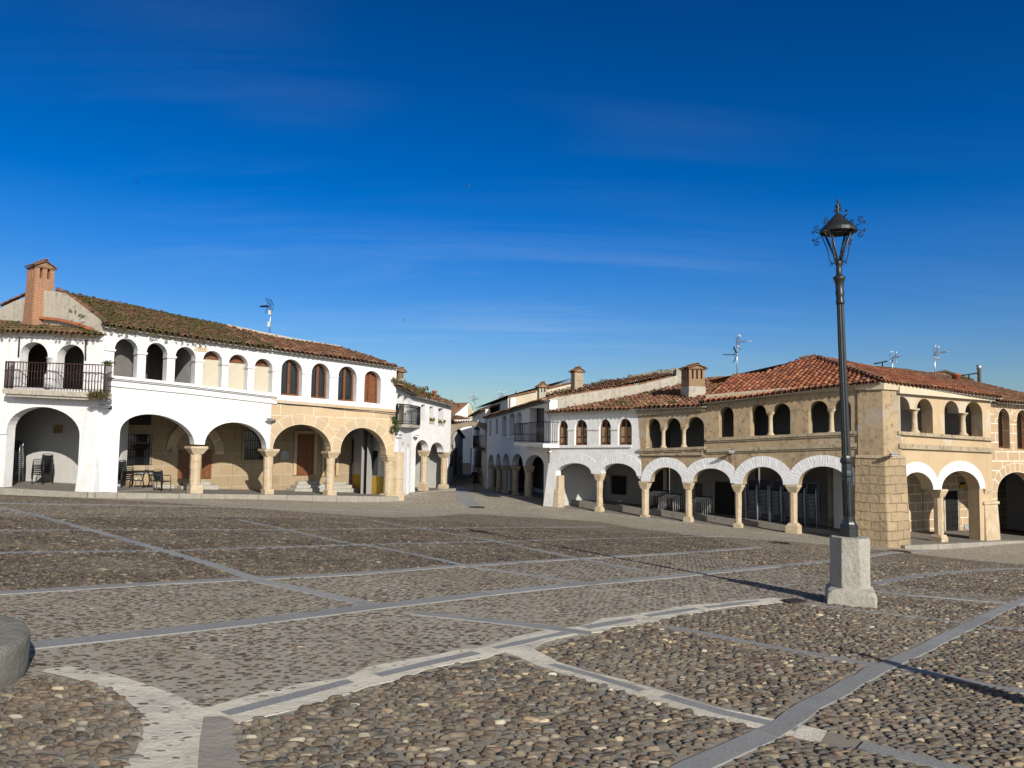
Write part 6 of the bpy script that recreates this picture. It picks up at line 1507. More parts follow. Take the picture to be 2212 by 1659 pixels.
    rl([(R0-.012,zr-.02),(R0,zr-.02),(R0,zr+.03),(R0-.015,zr+.035),(.03,zr+.27),(.03,zr+.29),(.001,zr+.30)]); rl([(R0-.012,zr-.02),(R0-.02,zr+.025),(.03,zr+.25),(.001,zr+.25)])
    mb.build('hood',W['lampm'],t,loc=(0,0,0))
    mb=MB(); mb.lathe([(.02,zr+.28),(.03,zr+.30),(.015,zr+.33),(.03,zr+.36),(.018,zr+.39),(.012,zr+.44),(.022,zr+.45),(.001,zr+.53)],o_,8)
    for k in range(4):
        a=math.pi/4+k*math.pi/2; d=Vector((math.cos(a),math.sin(a),0)); mb.tube(spiral(o_+d*.045+Z*(zr+.32),.03,1.3,math.pi,(d,Z),sgn=-1),.006,4); mb.tube(spiral(o_+d*.035+Z*(zr+.385),.02,1.2,math.pi,(d,Z),sgn=-1),.006,4)
    d=Vector((math.cos(-1.0),math.sin(-1.0),0)); mb.tube([o_+d*.09+Z*(zr+.19),o_+d*.16+Z*(zr+.24),o_+d*.14+Z*(zr+.30),o_+d*.12+Z*(zr+.27)],.012,5); mb.tube(spiral(o_+d*.22+Z*(zr+.08),.05,1.4,math.pi,(d,Z),sgn=-1),.008,4)
    mb.build('finial',W['lampm'],t,loc=(0,0,0))
    mb=MB(); mb.lathe([(.06,zr+.0),(.045,zr+.05),(.03,zr+.14)],o_,10); mb.build('bulb_holder',W['iron'],t,loc=(0,0,0))
    return t
SUN_EL,SUN_AZ=rad(25.0),rad(27.0)      # light travels toward (-sin, cos)
Ldir=Vector((-math.sin(SUN_AZ)*math.cos(SUN_EL),math.cos(SUN_AZ)*math.cos(SUN_EL),-math.sin(SUN_EL)))
L1=lamp(LB,'black iron street lamp with scrolled lantern on a rough granite pedestal',(-.026,0),rad(-20))
# unseen pointed post out of frame on the right, shaped to cast the shadow there
tip=ground(1768,1389); ht=3.1
b2=Vector((tip.x,tip.y,0))
for _ in range(20):
    zt=Hh(b2.x,b2.y)+ht; k=(zt-tip.z)/-Ldir.z; b2=Vector((tip.x-Ldir.x*k,tip.y-Ldir.y*k,0))
b2.z=Hh(b2.x,b2.y)
ob=thing('unseen_post','unseen pointed post beyond the right edge, shaped to cast the shadow lower right','post',b2)
mb=MB(); mb.lathe([(.19,-.2),(.19,1.7),(.18,2.0),(.11,2.55),(.03,3.02),(.012,3.1)],(0,0,0),8,.2,smooth=False); mb.build('unseen_post_shaft',W['granite'],ob,loc=(0,0,0)); mb=MB(); mb.lathe([(.4,-.2),(.4,.3),(.3,.4),(.2,.42)],(0,0,0),4,.4,smooth=False); mb.build('pedestal',W['granite'],ob,loc=(0,0,0),bevel=.02)  # shaft and pedestal of the unseen shadow-casting post
STONE_KEEP=[(LB.x,LB.y,.36)]
# =================================================================== round granite stone at lower left
e=ground(40,1490); ctr=Vector((e.x-1.15,e.y-.05)); gz=Hh(ctr.x,ctr.y)
mb=MB(); rr=random.Random(9); prof=[(1.06,-.2),(1.06,.0),(1.06,.15),(1.055,.185),(1.04,.205),(1.01,.218),(.9,.224),(.5,.228),(.02,.23)]
mb.lathe(prof,(ctr.x,ctr.y,gz),40,0,smooth=True,jit=.006,rng=rr); o=mb.build('round_stone',W['gran_dark'],loc=(ctr.x,ctr.y,gz)); tag(o,'weathered round granite block cut off at the lower left corner','stone block')
STONE_KEEP.append((ctr.x,ctr.y,1.05))
stones(2.4,11.0,True,'cobbles',False,.085,.0445); stones(11.0,27.0,False,'cobbles',False,.105,.054); stones(2.4,12.0,False,'cobbles',True,.074,.041); stones(12.0,27.0,False,'cobbles',True,.088,.048)
# =================================================================== chairs and tables
def chair_proto(kind):
    t=thing('armchair','x','chair'); mb=MB()
    if kind=='plastic':   # black woven armchair
        mb.hexa([Vector(p) for p in ((-.22,-.24,.42),(.22,-.24,.42),(.21,.22,.40),(-.21,.22,.40),(-.23,-.25,.45),(.23,-.25,.45),(.21,.23,.435),(-.21,.23,.435))]); mb.build('seat',W['plastic'],t,bevel=.012)
        mb=MB(); pts=[]
        for z,y,w in ((.44,.21,.21),(.6,.245,.225),(.76,.285,.24),(.86,.31,.25)):
            pts.append([Vector((-w,y-.02,z)),Vector((-w*.4,y,z-(.02 if z>.8 else 0))),Vector((w*.4,y,z-(.02 if z>.8 else 0))),Vector((w,y-.02,z))])
        vs=[p for r_ in pts for p in r_]+[p+Vector((0,.022,0)) for r_ in pts for p in r_]; f=[]
        for i in range(3):
            for k in range(3): a=i*4+k; f+= [(a,a+1,a+5,a+4),(16+a,16+a+4,16+a+5,16+a+1)]
        f+=[(12,13,29,28),(13,14,30,29),(14,15,31,30),(0,4,20,16),(4,8,24,20),(8,12,28,24),(3,19,23,7),(7,23,27,11),(11,27,31,15)]
        mb.add(vs,f); mb.build('backrest',W['plastic'],t)
        fm=W['plastic']; lr=.016
    else:
        for i in range(6): mb.box((0,-.21+i*.085,.435),(.44,.065,.018))
        mb.build('seat',W['slat'],t)
        mb=MB()
        for i in range(5): mb.box((0,.235+i*.022,.52+i*.085),(.44,.016,.062))
        mb.build('backrest',W['slat'],t); fm=W['alu'] if kind=='alu' else W['bluealu']; lr=.015
    for sx in (-1,1):
        mb=MB(); mb.tube([(sx*.25,-.27,0),(sx*.245,-.24,.45),(sx*.245,-.22,.64),(sx*.245,-.16,.67),(sx*.245,.20,.66),(sx*.235,.26,.67)],lr,6); mb.build('front_leg',fm,t)
        mb=MB(); mb.tube([(sx*.245,.33,0),(sx*.24,.235,.44),(sx*.235,.28,.70),(sx*.23,.33,.88)],lr,6); mb.build('rear_leg',fm,t)
    mb=MB(); mb.tube([(-.24,-.2,.41),(.24,-.2,.41)],lr*.8,5); mb.build('stretcher',fm,t); mb=MB(); mb.tube([(-.24,.2,.41),(.24,.2,.41)],lr*.8,5); mb.build('stretcher',fm,t); mb=MB(); mb.tube([(-.235,.325,.88),(-.1,.335,.90),(.1,.335,.90),(.235,.325,.88)],lr*.8,5); mb.build('top_rail',fm,t)
    return t
PROTO={k:chair_proto(k) for k in ('plastic','alu','blue')}
USED=set()
ORD=['topmost','second','third','fourth','fifth','sixth','seventh','eighth','ninth','tenth','eleventh','twelfth','thirteenth','fourteenth','fifteenth','sixteenth','seventeenth','eighteenth','nineteenth','twentieth','twenty first']
def put(kind,loc,rz,label,group,tilt=(0,0)):
    if kind in USED: o=copy_tree(PROTO[kind])
    else: o=PROTO[kind]; USED.add(kind)
    o.location=loc; o.rotation_euler=(tilt[0],tilt[1],rz); o['label']=label
    if group: o['group']=group
    elif 'group' in o: del o['group']
    return o
def stack(kind,F,px,off,n,dz,rz,what,group,up=0,dy=.018):
    """px: photo pixel of the stack's foot"""
    u_,_=F.uz(px,1000,off); p=F.P(u_,F.base(u_)+up,off); d=Vector((math.sin(rz),-math.cos(rz),0))
    for i in range(n):
        k=n-1-i; w='topmost' if k==0 else ('lowest' if i==0 else ORD[k]+' from top')
        put(kind,p+Vector((R.uniform(-.006,.006),0,i*dz))+d*(i*dy),rz+R.gauss(0,.012),what%w,group)
def face(F): return math.atan2(F.n.y,F.n.x)+math.pi/2
stack('alu',A,33,-1.9,12,.085,face(A)+.5,'aluminium slatted chair, %s, tall stack under the leftmost arch','stacked aluminium chairs under the left arch',dy=.02)
stack('plastic',A,93,-2.1,6,.078,face(A)+.05,'black plastic armchair, %s, short stack against the sunlit wall','black armchairs stacked against the white wall',dy=.012)
stack('plastic',B,268,-2.3,5,.085,face(B)+.3,'dark armchair, %s, shaded stack behind the white pillar','dark armchairs stacked behind the white pillar')
def spot(F,px,off): u_,_=F.uz(px,1000,off); return F.P(u_,F.base(u_),off)
put('plastic',spot(B,297,-1.7),face(B)-1.9,'black armchair turned sideways left of the terrace table','armchairs round the terrace table')
put('plastic',spot(B,338,-1.9),face(B)+1.2,'black armchair right of the terrace table, half hidden behind another','armchairs round the terrace table')
put('plastic',spot(B,352,-1.5),face(B)+.35,'front black armchair with shiny back at right of the terrace table','armchairs round the terrace table')
p=spot(B,318,-2.3); tb=thing('terrace_table','square grey terrace table between black armchairs under the second arch','table',p,rz=face(B)); 
mb=MB(); mb.box((0,0,.72),(.75,.75,.03)); mb.build('tabletop',W['greyplate'],tb,bevel=.008)
for sx in (-1,1):
    for sy in (-1,1): mb=MB(); mb.tube([(sx*.34,sy*.34,0),(sx*.32,sy*.32,.70)],.018,6); mb.build('leg',W['alu'],tb)
# tall stacks in the right arcade
pale='%s'
for i,(px,where) in enumerate(((1626,'first of four stacks left of the thick column'),(1651,'second of four stacks left of the thick column'),(1678,'third of four stacks left of the thick column'),(1703,'stack hidden against the thick column'))):
    stack('blue',F_,px,-2.0,18 if i else 17,.06,face(F_)+.12,'slatted dark chair, %s, '+where,'dark slatted chairs piled in the right arcade',up=.17,dy=.010)
for i,(px,where) in enumerate(((1729,'stack just right of the thick column'),(1753,'rightmost stack by the sunlit white wall'))):
    stack('blue',F_,px,-1.8,18,.06,face(F_)+.12,'slatted dark chair, %s, '+where,'dark slatted chairs piled in the right arcade',up=.17,dy=.010)
def table_proto():
    t=thing('folded_table','x','table'); 
    for sx in (-1,1):
        for sy in (-1,1):
            mb=MB(); mb.tube([(sx*.36,sy*.34,0),(sx*.35,sy*.33,.62),(sx*.31,sy*.31,.68)],.017,6); mb.build('leg',W['palealu'],t)
    mb=MB(); mb.tube([(-.36,-.33,.62),(-.31,-.32,.68),(.31,-.32,.68),(.36,-.33,.62)],.017,6); mb.build('leg_rail',W['palealu'],t)
    mb=MB(); mb.box((0,0,.71),(.70,.70,.02)); mb.build('tabletop',W['slat'],t); return t
TP=table_proto(); first=True
for px,off,n,where in ((1420,-1.9,5,'left'),(1452,-1.7,4,'middle'),(1512,-1.8,5,'right')):
    u_,_=F_.uz(px,1000,off); p=F_.P(u_,F_.base(u_)+.28-.14*(px-1400)/120,off)
    for i in range(n):
        o=TP if first else copy_tree(TP); first=False
        k=n-1-i
        o.location=p+Vector(F_.t.to_3d())*(i*.115-.2)+Vector((0,0,.05*i))+Vector(F_.n.to_3d())*(i*.02); o.rotation_euler=(0,0,face(F_)+R.gauss(0,.02)+.15)
        o['label']='dark terrace table with pale legs, %s in the %s nested stack'%('topmost' if k==0 else ('lowest' if i==0 else ORD[k]+' from top'),where); o['group']='terrace tables nested in the right arcade'
# =================================================================== wall floodlights
def flood(px,py,F,off,label,rz=0,size=1.0,drop=False):
    u_,z=F.uz(px,py,off); p=F.P(u_,z,off); t=thing('wall_floodlight',label,'floodlight',p,'grey floodlights on the facades',rz=face(F)+rz)
    mb=MB(); mb.box((0,.0,0),(.12,.05,.14)); mb.tube([(0,0,0),(0,-.12,.02)],.025,6); mb.build('bracket',W['iron'],t)
    mb=MB(); s=size; v=[(-.10,-.1,-.02),(.10,-.1,-.02),(.13,-.55,.05),(-.13,-.55,.05),(-.08,-.1,.05),(.08,-.1,.05),(.12,-.55,.13),(-.12,-.55,.13)]
    mb.hexa([Vector(q)*s for q in v]); mb.build('lamp_head',W['greyplate'],t,bevel=.015)
    mb=MB(); mb.box((0,-.36*s,.003*s),(.19*s,.30*s,.02),M=Matrix.Rotation(-.155,3,'X')); mb.build('lens',W['alu'],t)
    if drop:
        mb=MB(); mb.tube([(0,-.02,-.05),(.02,-.03,-.3),(.05,-.03,-.42)],.012,5); mb.build('cable',W['iron'],t)
flood(238,880,B,.04,'floodlight below the stained patch between balcony house and long white house',rz=-.9)
flood(592,909,B,.03,'floodlight where white wall meets scored sandstone, above the arches',rz=-.9)
flood(900,944,D,.03,'floodlight over the two arches of the white corner house',rz=-1.0)
flood(1184,976,F_,.03,'floodlight on the white wall at the street corner',rz=.8,drop=True)
flood(1578,979,F_,.03,'floodlight with dangling cable over the white ringed arches',rz=.5,drop=True)
u_,z=H2.uz(1926,983,.12); flood(1924,984,H2,.14,'floodlight at the top of the stone pier base',rz=-.7)
# wall lantern in the street
p=Lf.P(*Lf.uz(1030,932,.5),.5); t=thing('wall_lantern','old black wall lantern with pale panes above the street balcony','lantern',p)
mb=MB(); mb.lathe([(.12,-.35),(.26,.15),(.30,.17),(.05,.42),(.02,.5)],(0,0,0),6,smooth=False); mb.build('lantern_body',W['greyplate'],t,loc=(0,0,0)); mb=MB(); mb.lathe([(.31,.16),(.31,.19),(.06,.44),(.02,.55)],(0,0,0),6,smooth=False); mb.tube([Vector((0,0,.4)),Vector((0,0,.55)),Vector((Lf.n.x*-.5,Lf.n.y*-.5,.6))],.025,5); mb.build('bracket',W['iron'],t,loc=(0,0,0))
# =================================================================== antennas
def antenna(base,topz,label,heads,mat=None):
    t=thing('roof_antenna',label,'antenna',base,'television antennas on the roofs'); h=topz-base.z
    mb=MB(); mb.tube([(0,0,-.4),(0,0,h)],.028,6); mb.build('mast',W['alu'] if not mat else mat,t,loc=(0,0,0))
    for (z,az,s,dark) in heads:
        M=Matrix.Rotation(az,3,'Z'); o=Vector((0,0,z)); mb=MB(); P=lambda x,y,zz:o+M@Vector((x*s,y*s,zz*s))
        mb.tube([P(-.05,0,0),P(.75,0,0)],.016*s,5)
        for sg in (1,-1):
            for y in (-.24,0,.24): mb.tube([P(.0,y,.06*sg),P(-.02+.20,y,.42*sg)],.017*s if y else .010*s,4)
            for k in range(8): q=k/7; mb.tube([P(.0+.18*q,-.24,(.06+.36*q)*sg),P(.18*q,.24,(.06+.36*q)*sg)],.0055*s,3)
        for k in range(9): x=.2+.06*k; l=.13-.004*k; mb.tube([P(x,-l,.03),P(x,l,.03)],.009*s,4); mb.tube([P(x,-l,-.03),P(x,l,-.03)],.009*s,4)
        mb.tube([P(.12,-.12,.1),P(.12,.12,.1),P(.12,.12,-.1),P(.12,-.12,-.1),P(.12,-.12,.1)],.012*s,4)
        mb.build('yagi',W['iron'] if dark else W['alu'],t,loc=(0,0,0))
    return t
def ant(px,yb,yt,Y,label,heads,mat=None):
    b=at(px,yb,Y); tz=at(px,yt,Y).z; s=FOC/Y; return antenna(b,tz,label,[((b.z*0+ (at(px,y,Y).z-b.z)),az,sc_,dk) for (y,az,sc_,dk) in heads],mat)
t=ant(583,714,662,42.5,'television antenna with folded grid on the left mossy roof ridge',[(661,math.pi-.35,1.0,True)])
mb=MB(); mb.box((-.05,-.04,.35),(.14,.10,.28)); mb.box((-.03,-.04,1.0),(.14,.10,.24)); mb.build('amplifier_box',W['pot'],t,loc=(0,0,0))
ant(1592,812,738,40,'double headed antenna, one dark and one bright, left of the red roof peak',[(738,-.45,1.0,False),(766,math.pi-.2,.95,True)])
ant(1928,801,772,40,'small pale antenna on the red roof right of the lamp post',[(772,-1.3,.75,False)])
ant(2020,812,762,41,'antenna with orange tinged grid on the red ridge further right',[(762,-.9,.95,False)])
ant(1020,879,862,75,'tiny pale antenna above the street arch, seen against the sky',[(862,-.8,1.2,False)])
ant(1080,872,856,70,'tiny pale antenna above the shaded street houses',[(856,-.8,1.2,False)])
for px,x0,x1,y0,y1,yb,Y,lab in ((1906,1888,1917,786,780,798,40,'thin dark T shaped aerial bar left of the small pale antenna'),(2093,2070,2112,812,806,822,42,'thin dark T shaped aerial bar near the steel flue')):
    b=at(px,yb,Y); t=thing('aerial_bar',lab,'aerial',b); mb=MB(); m=at(px,(y0+y1)/2,Y); mb.tube([Vector((0,0,-.3)),m-b],.035,5); mb.tube([at(x0,y0,Y)-b,at(x1,y1,Y)-b],.035,5); mb.build('bar',W['iron'],t,loc=(0,0,0))
b=at(917,848,46.5); t=thing('satellite_dish','small dark satellite dish on the weedy roof of the corner house','satellite dish',b); mb=MB(); mb.lathe([(.02,0),(.1,.015),(.17,.05)],(0,0,0),14); o=mb.build('dish',W['dado'],t,loc=(0,0,0)); o.rotation_euler=(rad(70),0,rad(60)); o.location=(.1,0,.25); mb=MB(); mb.tube([(0,0,-.3),(0,0,.25)],.03,5); mb.tube([(0,0,.2),(-.35,-.2,.35)],.02,5); mb.build('arm',W['iron'],t,loc=(0,0,0))
b=at(939,853,46); t=thing('flue_pot','terracotta chimney pot on the roof of the corner house','chimney pot',b); mb=MB(); mb.lathe([(.12,-.3),(.10,.12),(.11,.13),(.15,.2),(.16,.22),(.13,.26),(.02,.27)],(0,0,0),12); mb.build('pot',W['terra'],t,loc=(0,0,0))
# =================================================================== plants
def blades(mb,c,n,h,spread,rr,w=.012,leaf=False):
    for _ in range(n):
        a=rr.uniform(0,6.28); d=Vector((math.cos(a),math.sin(a),0)); b=Vector(c)+d*rr.uniform(0,spread); l=h*rr.uniform(.5,1.1); le=rr.uniform(.1,.7)
        s=Vector((-d.y,d.x,0))*w*rr.uniform(.7,1.5); m=b+d*l*le*.4+Vector((0,0,l*.65)); t=b+d*l*le+Vector((0,0,l*(1-le*.3)))
        mb.add([b-s,b+s,m+s*.9,t,m-s*.9],[(0,1,2,3,4)])
        if leaf:
            for k in range(3): q=b.lerp(t,rr.uniform(.3,1)); e=Vector((rr.uniform(-1,1),rr.uniform(-1,1),rr.uniform(-.3,1)))*.045; f=Vector((-e.y,e.x,.3*e.z)); mb.add([q,q+e+f*.4,q+e*2,q+e-f*.4],[(0,1,2,3)])
rr=random.Random(21)
def tufts(name,pts,n,h,spread,mat,label,w=.012,leaf=False):
    mb=MB()
    for p in pts: blades(mb,p,n,h*rr.uniform(.6,1.3),spread,rr,w,leaf)
    o=mb.build(name,mat,loc=pts[0]); tag(o,label,'plants',kind='stuff'); return o
tufts('roof_weeds',[RDL.P(rr.uniform(-.2,RDL.L),rr.uniform(-.05,1.3),.03) for _ in range(30)]+[RD.P(rr.uniform(-.2,1.6),rr.uniform(-.1,1.4),.03) for _ in range(22)],13,.42,.14,W['dryleaf'],'dry weeds overgrowing the eave of the white corner house',.014,True)
tufts('roof_weeds',[RD.P(rr.uniform(1.5,RD.L),rr.uniform(.3,1.8),.03) for _ in range(14)],9,.26,.12,W['leaf'],'green weeds along the ridge of the corner house roof',.012,True)
def moss(name,RP,n,s0,s1,t0,t1,lab,tlim=None,hs=.05):
    mb=MB()
    for _ in range(n):
        s=rr.uniform(s0,s1); t=rr.uniform(t0,min(t1,tlim(s)) if tlim else t1)
        if t<t0: continue
        blades(mb,RP.P(s,t,.05),9,hs*rr.uniform(.6,1.6)*1.6,.07,rr,.012)
    o=mb.build(name,W['moss'],loc=RP.P(s0,t0)); tag(o,lab,'plants',kind='stuff')
moss('roof_moss',RA,230,0,RA.L,.0,2.0,'moss cushions over the tiles of the balcony house',lambda s:tA(s)-.1)
moss('roof_moss',RB,260,-1,uCut*.85,.1,7.5,'moss and grass tufts over the long mossy roof',lambda s:tB(s)-.1)
tufts('eave_weeds',[B.P(rr.uniform(.3,9.5),eaveB(2)-.0,.36) for _ in range(0)]+[RA.P(rr.uniform(0,RA.L),-.03,-.05) for _ in range(26)],10,-.16,.08,W['dryleaf'],'dry weeds hanging under the eave of the balcony house')
tufts('eave_weeds',[RB.P(rr.uniform(.2,uCut*.6),-.03,-.06) for _ in range(22)],9,-.15,.08,W['dryleaf'],'dry weeds hanging under the eave of the long white house')
tufts('balcony_weeds',[A.P(ub-rr.uniform(0,.75),sl(ub)-.16+rr.uniform(-.1,.25),off1-rr.uniform(0,.2)) for _ in range(0)],1,.1,.1,W['leaf'],'x') if False else None
ub_=A.uz(223,853,.92)[0]
tufts('balcony_weeds',[A.P(ub_-rr.uniform(-.05,.8),zs1-.12+rr.uniform(-.15,.05),.9-rr.uniform(0,.15)) for _ in range(22)],10,.22,.1,W['dryleaf'],'withered plants hanging from the balcony corner at left',.014,True)
tufts('balcony_weeds',[A.P(ub_+rr.uniform(-.15,.1),zs1+hR*0+1.05,.75) for _ in range(5)],10,.25,.1,W['leaf'],'small weed sprouting at the top corner of the left balcony rail',.014,True)
pb=at(851,918,40.0); tufts('wall_plant',[pb+Vector((rr.uniform(-.22,.25),rr.uniform(-.1,.1),rr.uniform(-.5,.35))) for _ in range(20)],9,.25,.12,W['leaf'],'green plant growing from the wall beside the corner balcony',.02,True)
tufts('roof_weeds',[RF.P(rr.uniform(3,RF.L-1),tF(5)*0+rr.uniform(.2,2.2),.04) for _ in range(26)],10,.16,.12,W['leaf'],'grass tufts between the tiles of the white two-arched house',.012)
tufts('roof_weeds',[R2.P(rr.uniform(2,R2.L),rr.uniform(.3,2.4),.04) for _ in range(26)],10,.22,.12,W['dryleaf'],'grass tufts on the second roof behind the terrace wall',.012)
# flower pots on the sills of D
def pot(F,px,py,off,label,fl):
    u_,z=F.uz(px,py,off); p=F.P(u_,z,off); t=thing('flower_pot',label,'flower pot',p,'flower pots on the corner house sills')
    mb=MB(); mb.lathe([(.07,0),(.10,.16),(.11,.17),(.09,.175)],(0,0,0),10); mb.build('pot',W['pot'],t,loc=(0,0,0))
    mb=MB(); blades(mb,(0,0,.16),26,.30,.09,rr,.018,True); mb.build('leaves',W['leaf'],t,loc=(0,0,0))
    mb=MB()
    for _ in range(fl): c=Vector((rr.uniform(-.16,.16),rr.uniform(-.14,.1),rr.uniform(.18,.42))); mb.lathe([(.005,-.02),(.035,0),(.005,.025)],c,6)
    mb.build('blossoms',W['flower'],t,loc=(0,0,0))
pot(D,930,917,-.10,'pot of yellow flowers on the middle window sill of the corner house',16)
pot(D,935,917.5,-.05,'yellow pot at right on the middle sill of the corner house',12)
pot(D,948,921,-.12,'leafy flower pot at left on the right hand sill of the corner house',7)
pot(D,956,922,-.06,'white flower pot with orange blooms at right on the last sill',9)
# =================================================================== birds
def bird(px,py,Y,span_px,bank,az,label,white=False,flap=.35):
    p=at(px,py,Y); s=span_px/FOC*Y/2; t=thing('bird',label,'bird',p,'small birds flying over the square'); t.rotation_euler=(0,bank,az)
    mb=MB(); mb.tube([(0,-.55*s,0),(0,-.42*s,.01*s),(0,-.1*s,0),(0,.3*s,0),(0,.62*s,.01*s)],[.02*s,.09*s,.13*s,.08*s,.02*s],7); mb.build('body',W['birdw'] if white else W['bird'],t,loc=(0,0,0))
    for sg in (1,-1):
        f=flap if sg>0 else flap*.4
        v=[Vector((sg*.05*s,-.22*s,.02*s)),Vector((sg*.45*s,-.18*s,f*.45*s)),Vector((sg*1.0*s,.16*s,f*.9*s)),Vector((sg*.5*s,.06*s,f*.45*s)),Vector((sg*.05*s,.14*s,.02*s))]
        mb=MB(); mb.add(v+[q-Vector((0,0,.015*s)) for q in v],[(0,1,3,4),(1,2,3),(9,8,6,5),(8,7,6),(0,5,6,1),(1,6,7,2),(2,7,8,3),(3,8,9,4)]); mb.build('wing',W['bird'],t,loc=(0,0,0))
    mb=MB(); mb.add([Vector((0,.5*s,0)),Vector((.12*s,.82*s,0)),Vector((0,.7*s,0)),Vector((-.12*s,.82*s,0)),Vector((0,.5*s,.02*s)),Vector((.12*s,.82*s,.02*s)),Vector((0,.7*s,.02*s)),Vector((-.12*s,.82*s,.02*s))],[(0,1,2,3),(4,7,6,5),(0,4,5,1),(1,5,6,2),(2,6,7,3),(3,7,4,0)]); mb.build('tail',W['bird'],t,loc=(0,0,0))
bird(297,393,26,17,-.5,.5,'dark bird with one wing raised high in the left sky',flap=1.3)
bird(1013,403,28,18,.35,.3,'dark bird with pale breast gliding high above the street',white=True,flap=-.1)
bird(487,184,40,7,0,.3,'tiny bird speck near the top of the sky, leftmost of the high ones')
bird(471,685,38,9,.2,.2,'small bird just above the mossy roof left of its antenna')
bird(872,691,38,10,.9,.4,'small banking bird above the corner house roof, right of the antenna')
bird(1084,645,45,5,0,.3,'tiny bird speck in the middle of the sky below the gliding bird')
bird(1290,744,45,6,0,.3,'tiny bird above the slim tall chimney, right one of two')
bird(1227,748,45,5,0,.5,'tiny bird above the slim tall chimney, left one of two')
bird(1613,411,40,5,0,.3,'tiny bird speck high in the sky left of the lamp')
bird(247,817,29.5,7,1.2,.4,'dark bird passing the sill of the first gallery arch')
bird(497,763,33,8,.4,.4,'dark bird before the white wall above the roller blinds')
bird(393,867,30,7,.2,.9,'blurred bird before the white wall over the second arch')
bird(467,861,33,8,.1,.4,'small bird before the white wall right of the blurred one')
# =================================================================== person walking in the street shade
P0=at(1027,1063,55); P0=Vector((P0.x,P0.y,Hh(P0.x,P0.y)))
pr=thing('person','person in dark jacket and knee-length shorts walking in the shaded street, phone at ear','person',P0,rz=rad(8))
def skin(name,verts,edges,radii,mat,parent,sub=2,root=0):
    me=bpy.data.meshes.new(name); me.from_pydata(verts,edges,[]); o=bpy.data.objects.new(name,me); COL.objects.link(o); o.parent=parent; me.materials.append(mat)
    m=o.modifiers.new('skin','SKIN'); m.use_smooth_shade=True
    for i,r in enumerate(radii):
        rr_=r if isinstance(r,tuple) else (r,r); me.skin_vertices[0].data[i].radius=rr_
    me.skin_vertices[0].data[root].use_root=True
    s=o.modifiers.new('sub','SUBSURF'); s.levels=sub; s.render_levels=sub; return o
bv=[(0,0,.93),(0,.0,1.12),(0,.01,1.30),(0,.0,1.42),(0,-.01,1.50),(0,-.03,1.57),(0,-.035,1.66),
 (.10,0,.88),(.11,-.10,.50),(.11,-.02,.09),(.115,-.14,.03),
 (-.10,0,.88),(-.10,.06,.50),(-.105,.20,.12),(-.11,.12,.05),
 (-.19,.0,1.38),(-.30,.03,1.14),(-.36,-.05,.92),(-.38,-.08,.83),
 (.19,0,1.38),(.33,-.06,1.20),(.19,-.20,1.38),(.14,-.16,1.48)]
be=[(0,1),(1,2),(2,3),(3,4),(4,5),(5,6),(0,7),(7,8),(8,9),(9,10),(0,11),(11,12),(12,13),(13,14),(3,15),(15,16),(16,17),(17,18),(3,19),(19,20),(20,21),(21,22)]
brd=[(.15,.11),(.15,.11),(.17,.11),(.10,.08),.055,(.075,.09),(.07,.085),.085,.055,.04,.04,.085,.055,.04,.04,.06,.042,.032,.035,.06,.042,.032,.035]
# five fingers per hand
for hb,base_,dirs in ((18,(-.38,-.08,.83),[(-.015,-.03,-.07),(-.005,-.01,-.085),(.0,.008,-.08),(.0,.025,-.065),(.03,-.035,-.035)]),(22,(.14,-.16,1.48),[(-.03,.0,.075),(-.045,.012,.07),(-.05,.02,.055),(-.05,.03,.04),(.01,.03,.06)])):
    for d in dirs:
        a=len(bv); b_=Vector(base_); d=Vector(d); bv+= [tuple(b_+d*.5),tuple(b_+d)]; be+=[(hb,a),(a,a+1)]; brd+=[.010,.008]
skin('body',bv,be,brd,W['skin'],pr)
jv=[(0,0,.86),(0,0,1.05),(0,.01,1.28),(0,0,1.40),(-.20,.0,1.37),(-.31,.03,1.13),(-.36,-.04,.95),(.20,0,1.37),(.345,-.06,1.19),(.24,-.17,1.32)]
skin('jacket',jv,[(0,1),(1,2),(2,3),(3,4),(4,5),(5,6),(3,7),(7,8),(8,9)],[(.21,.15),(.20,.15),(.21,.14),(.12,.10),.085,.065,.05,.085,.065,.05],W['cloth'],pr)
skin('shorts',[(0,0,.90),(.10,-.02,.82),(.115,-.08,.56),(-.10,.0,.82),(-.105,.05,.56)],[(0,1),(1,2),(0,3),(3,4)],[(.17,.13),.12,.10,.12,.10],W['cloth'],pr)
mb=MB(); 
for x,y,z in ((.115,-.06,.04),(-.108,.17,.07)): mb.hexa([Vector((x-.05,y-.17,z-.05)),Vector((x+.05,y-.17,z-.05)),Vector((x+.045,y+.10,z-.05)),Vector((x-.045,y+.10,z-.05)),Vector((x-.035,y-.12,z+.0)),Vector((x+.035,y-.12,z+.0)),Vector((x+.035,y+.09,z+.05)),Vector((x-.035,y+.09,z+.05))])
mb.build('shoes',W['cloth'],pr,loc=(0,0,0),bevel=.015)
mb=MB(); mb.lathe([(.085,1.60),(.098,1.66),(.09,1.71),(.06,1.75),(.01,1.765)],(0,.005,0),14); mb.build('hair',W['hair'],pr,loc=(0,0,0))
mb=MB(); mb.lathe([(.008,1.60),(.018,1.615),(.012,1.655),(.004,1.665)],(0,-.118,0),8); mb.box((0,-.112,1.575),(.05,.02,.012)); 
for sx in (-1,1): mb.lathe([(.004,-.012),(.014,0),(.004,.012)],(sx*.033,-.112,1.66),8); mb.lathe([(.01,-.03),(.02,0),(.01,.03)],(sx*.083,-.02,1.63),8)
mb.build('face',W['skin'],pr,loc=(0,0,0))
mb=MB(); mb.box((.105,-.10,1.56),(.015,.07,.15)); mb.build('phone',W['phone'],pr,loc=(0,0,0))
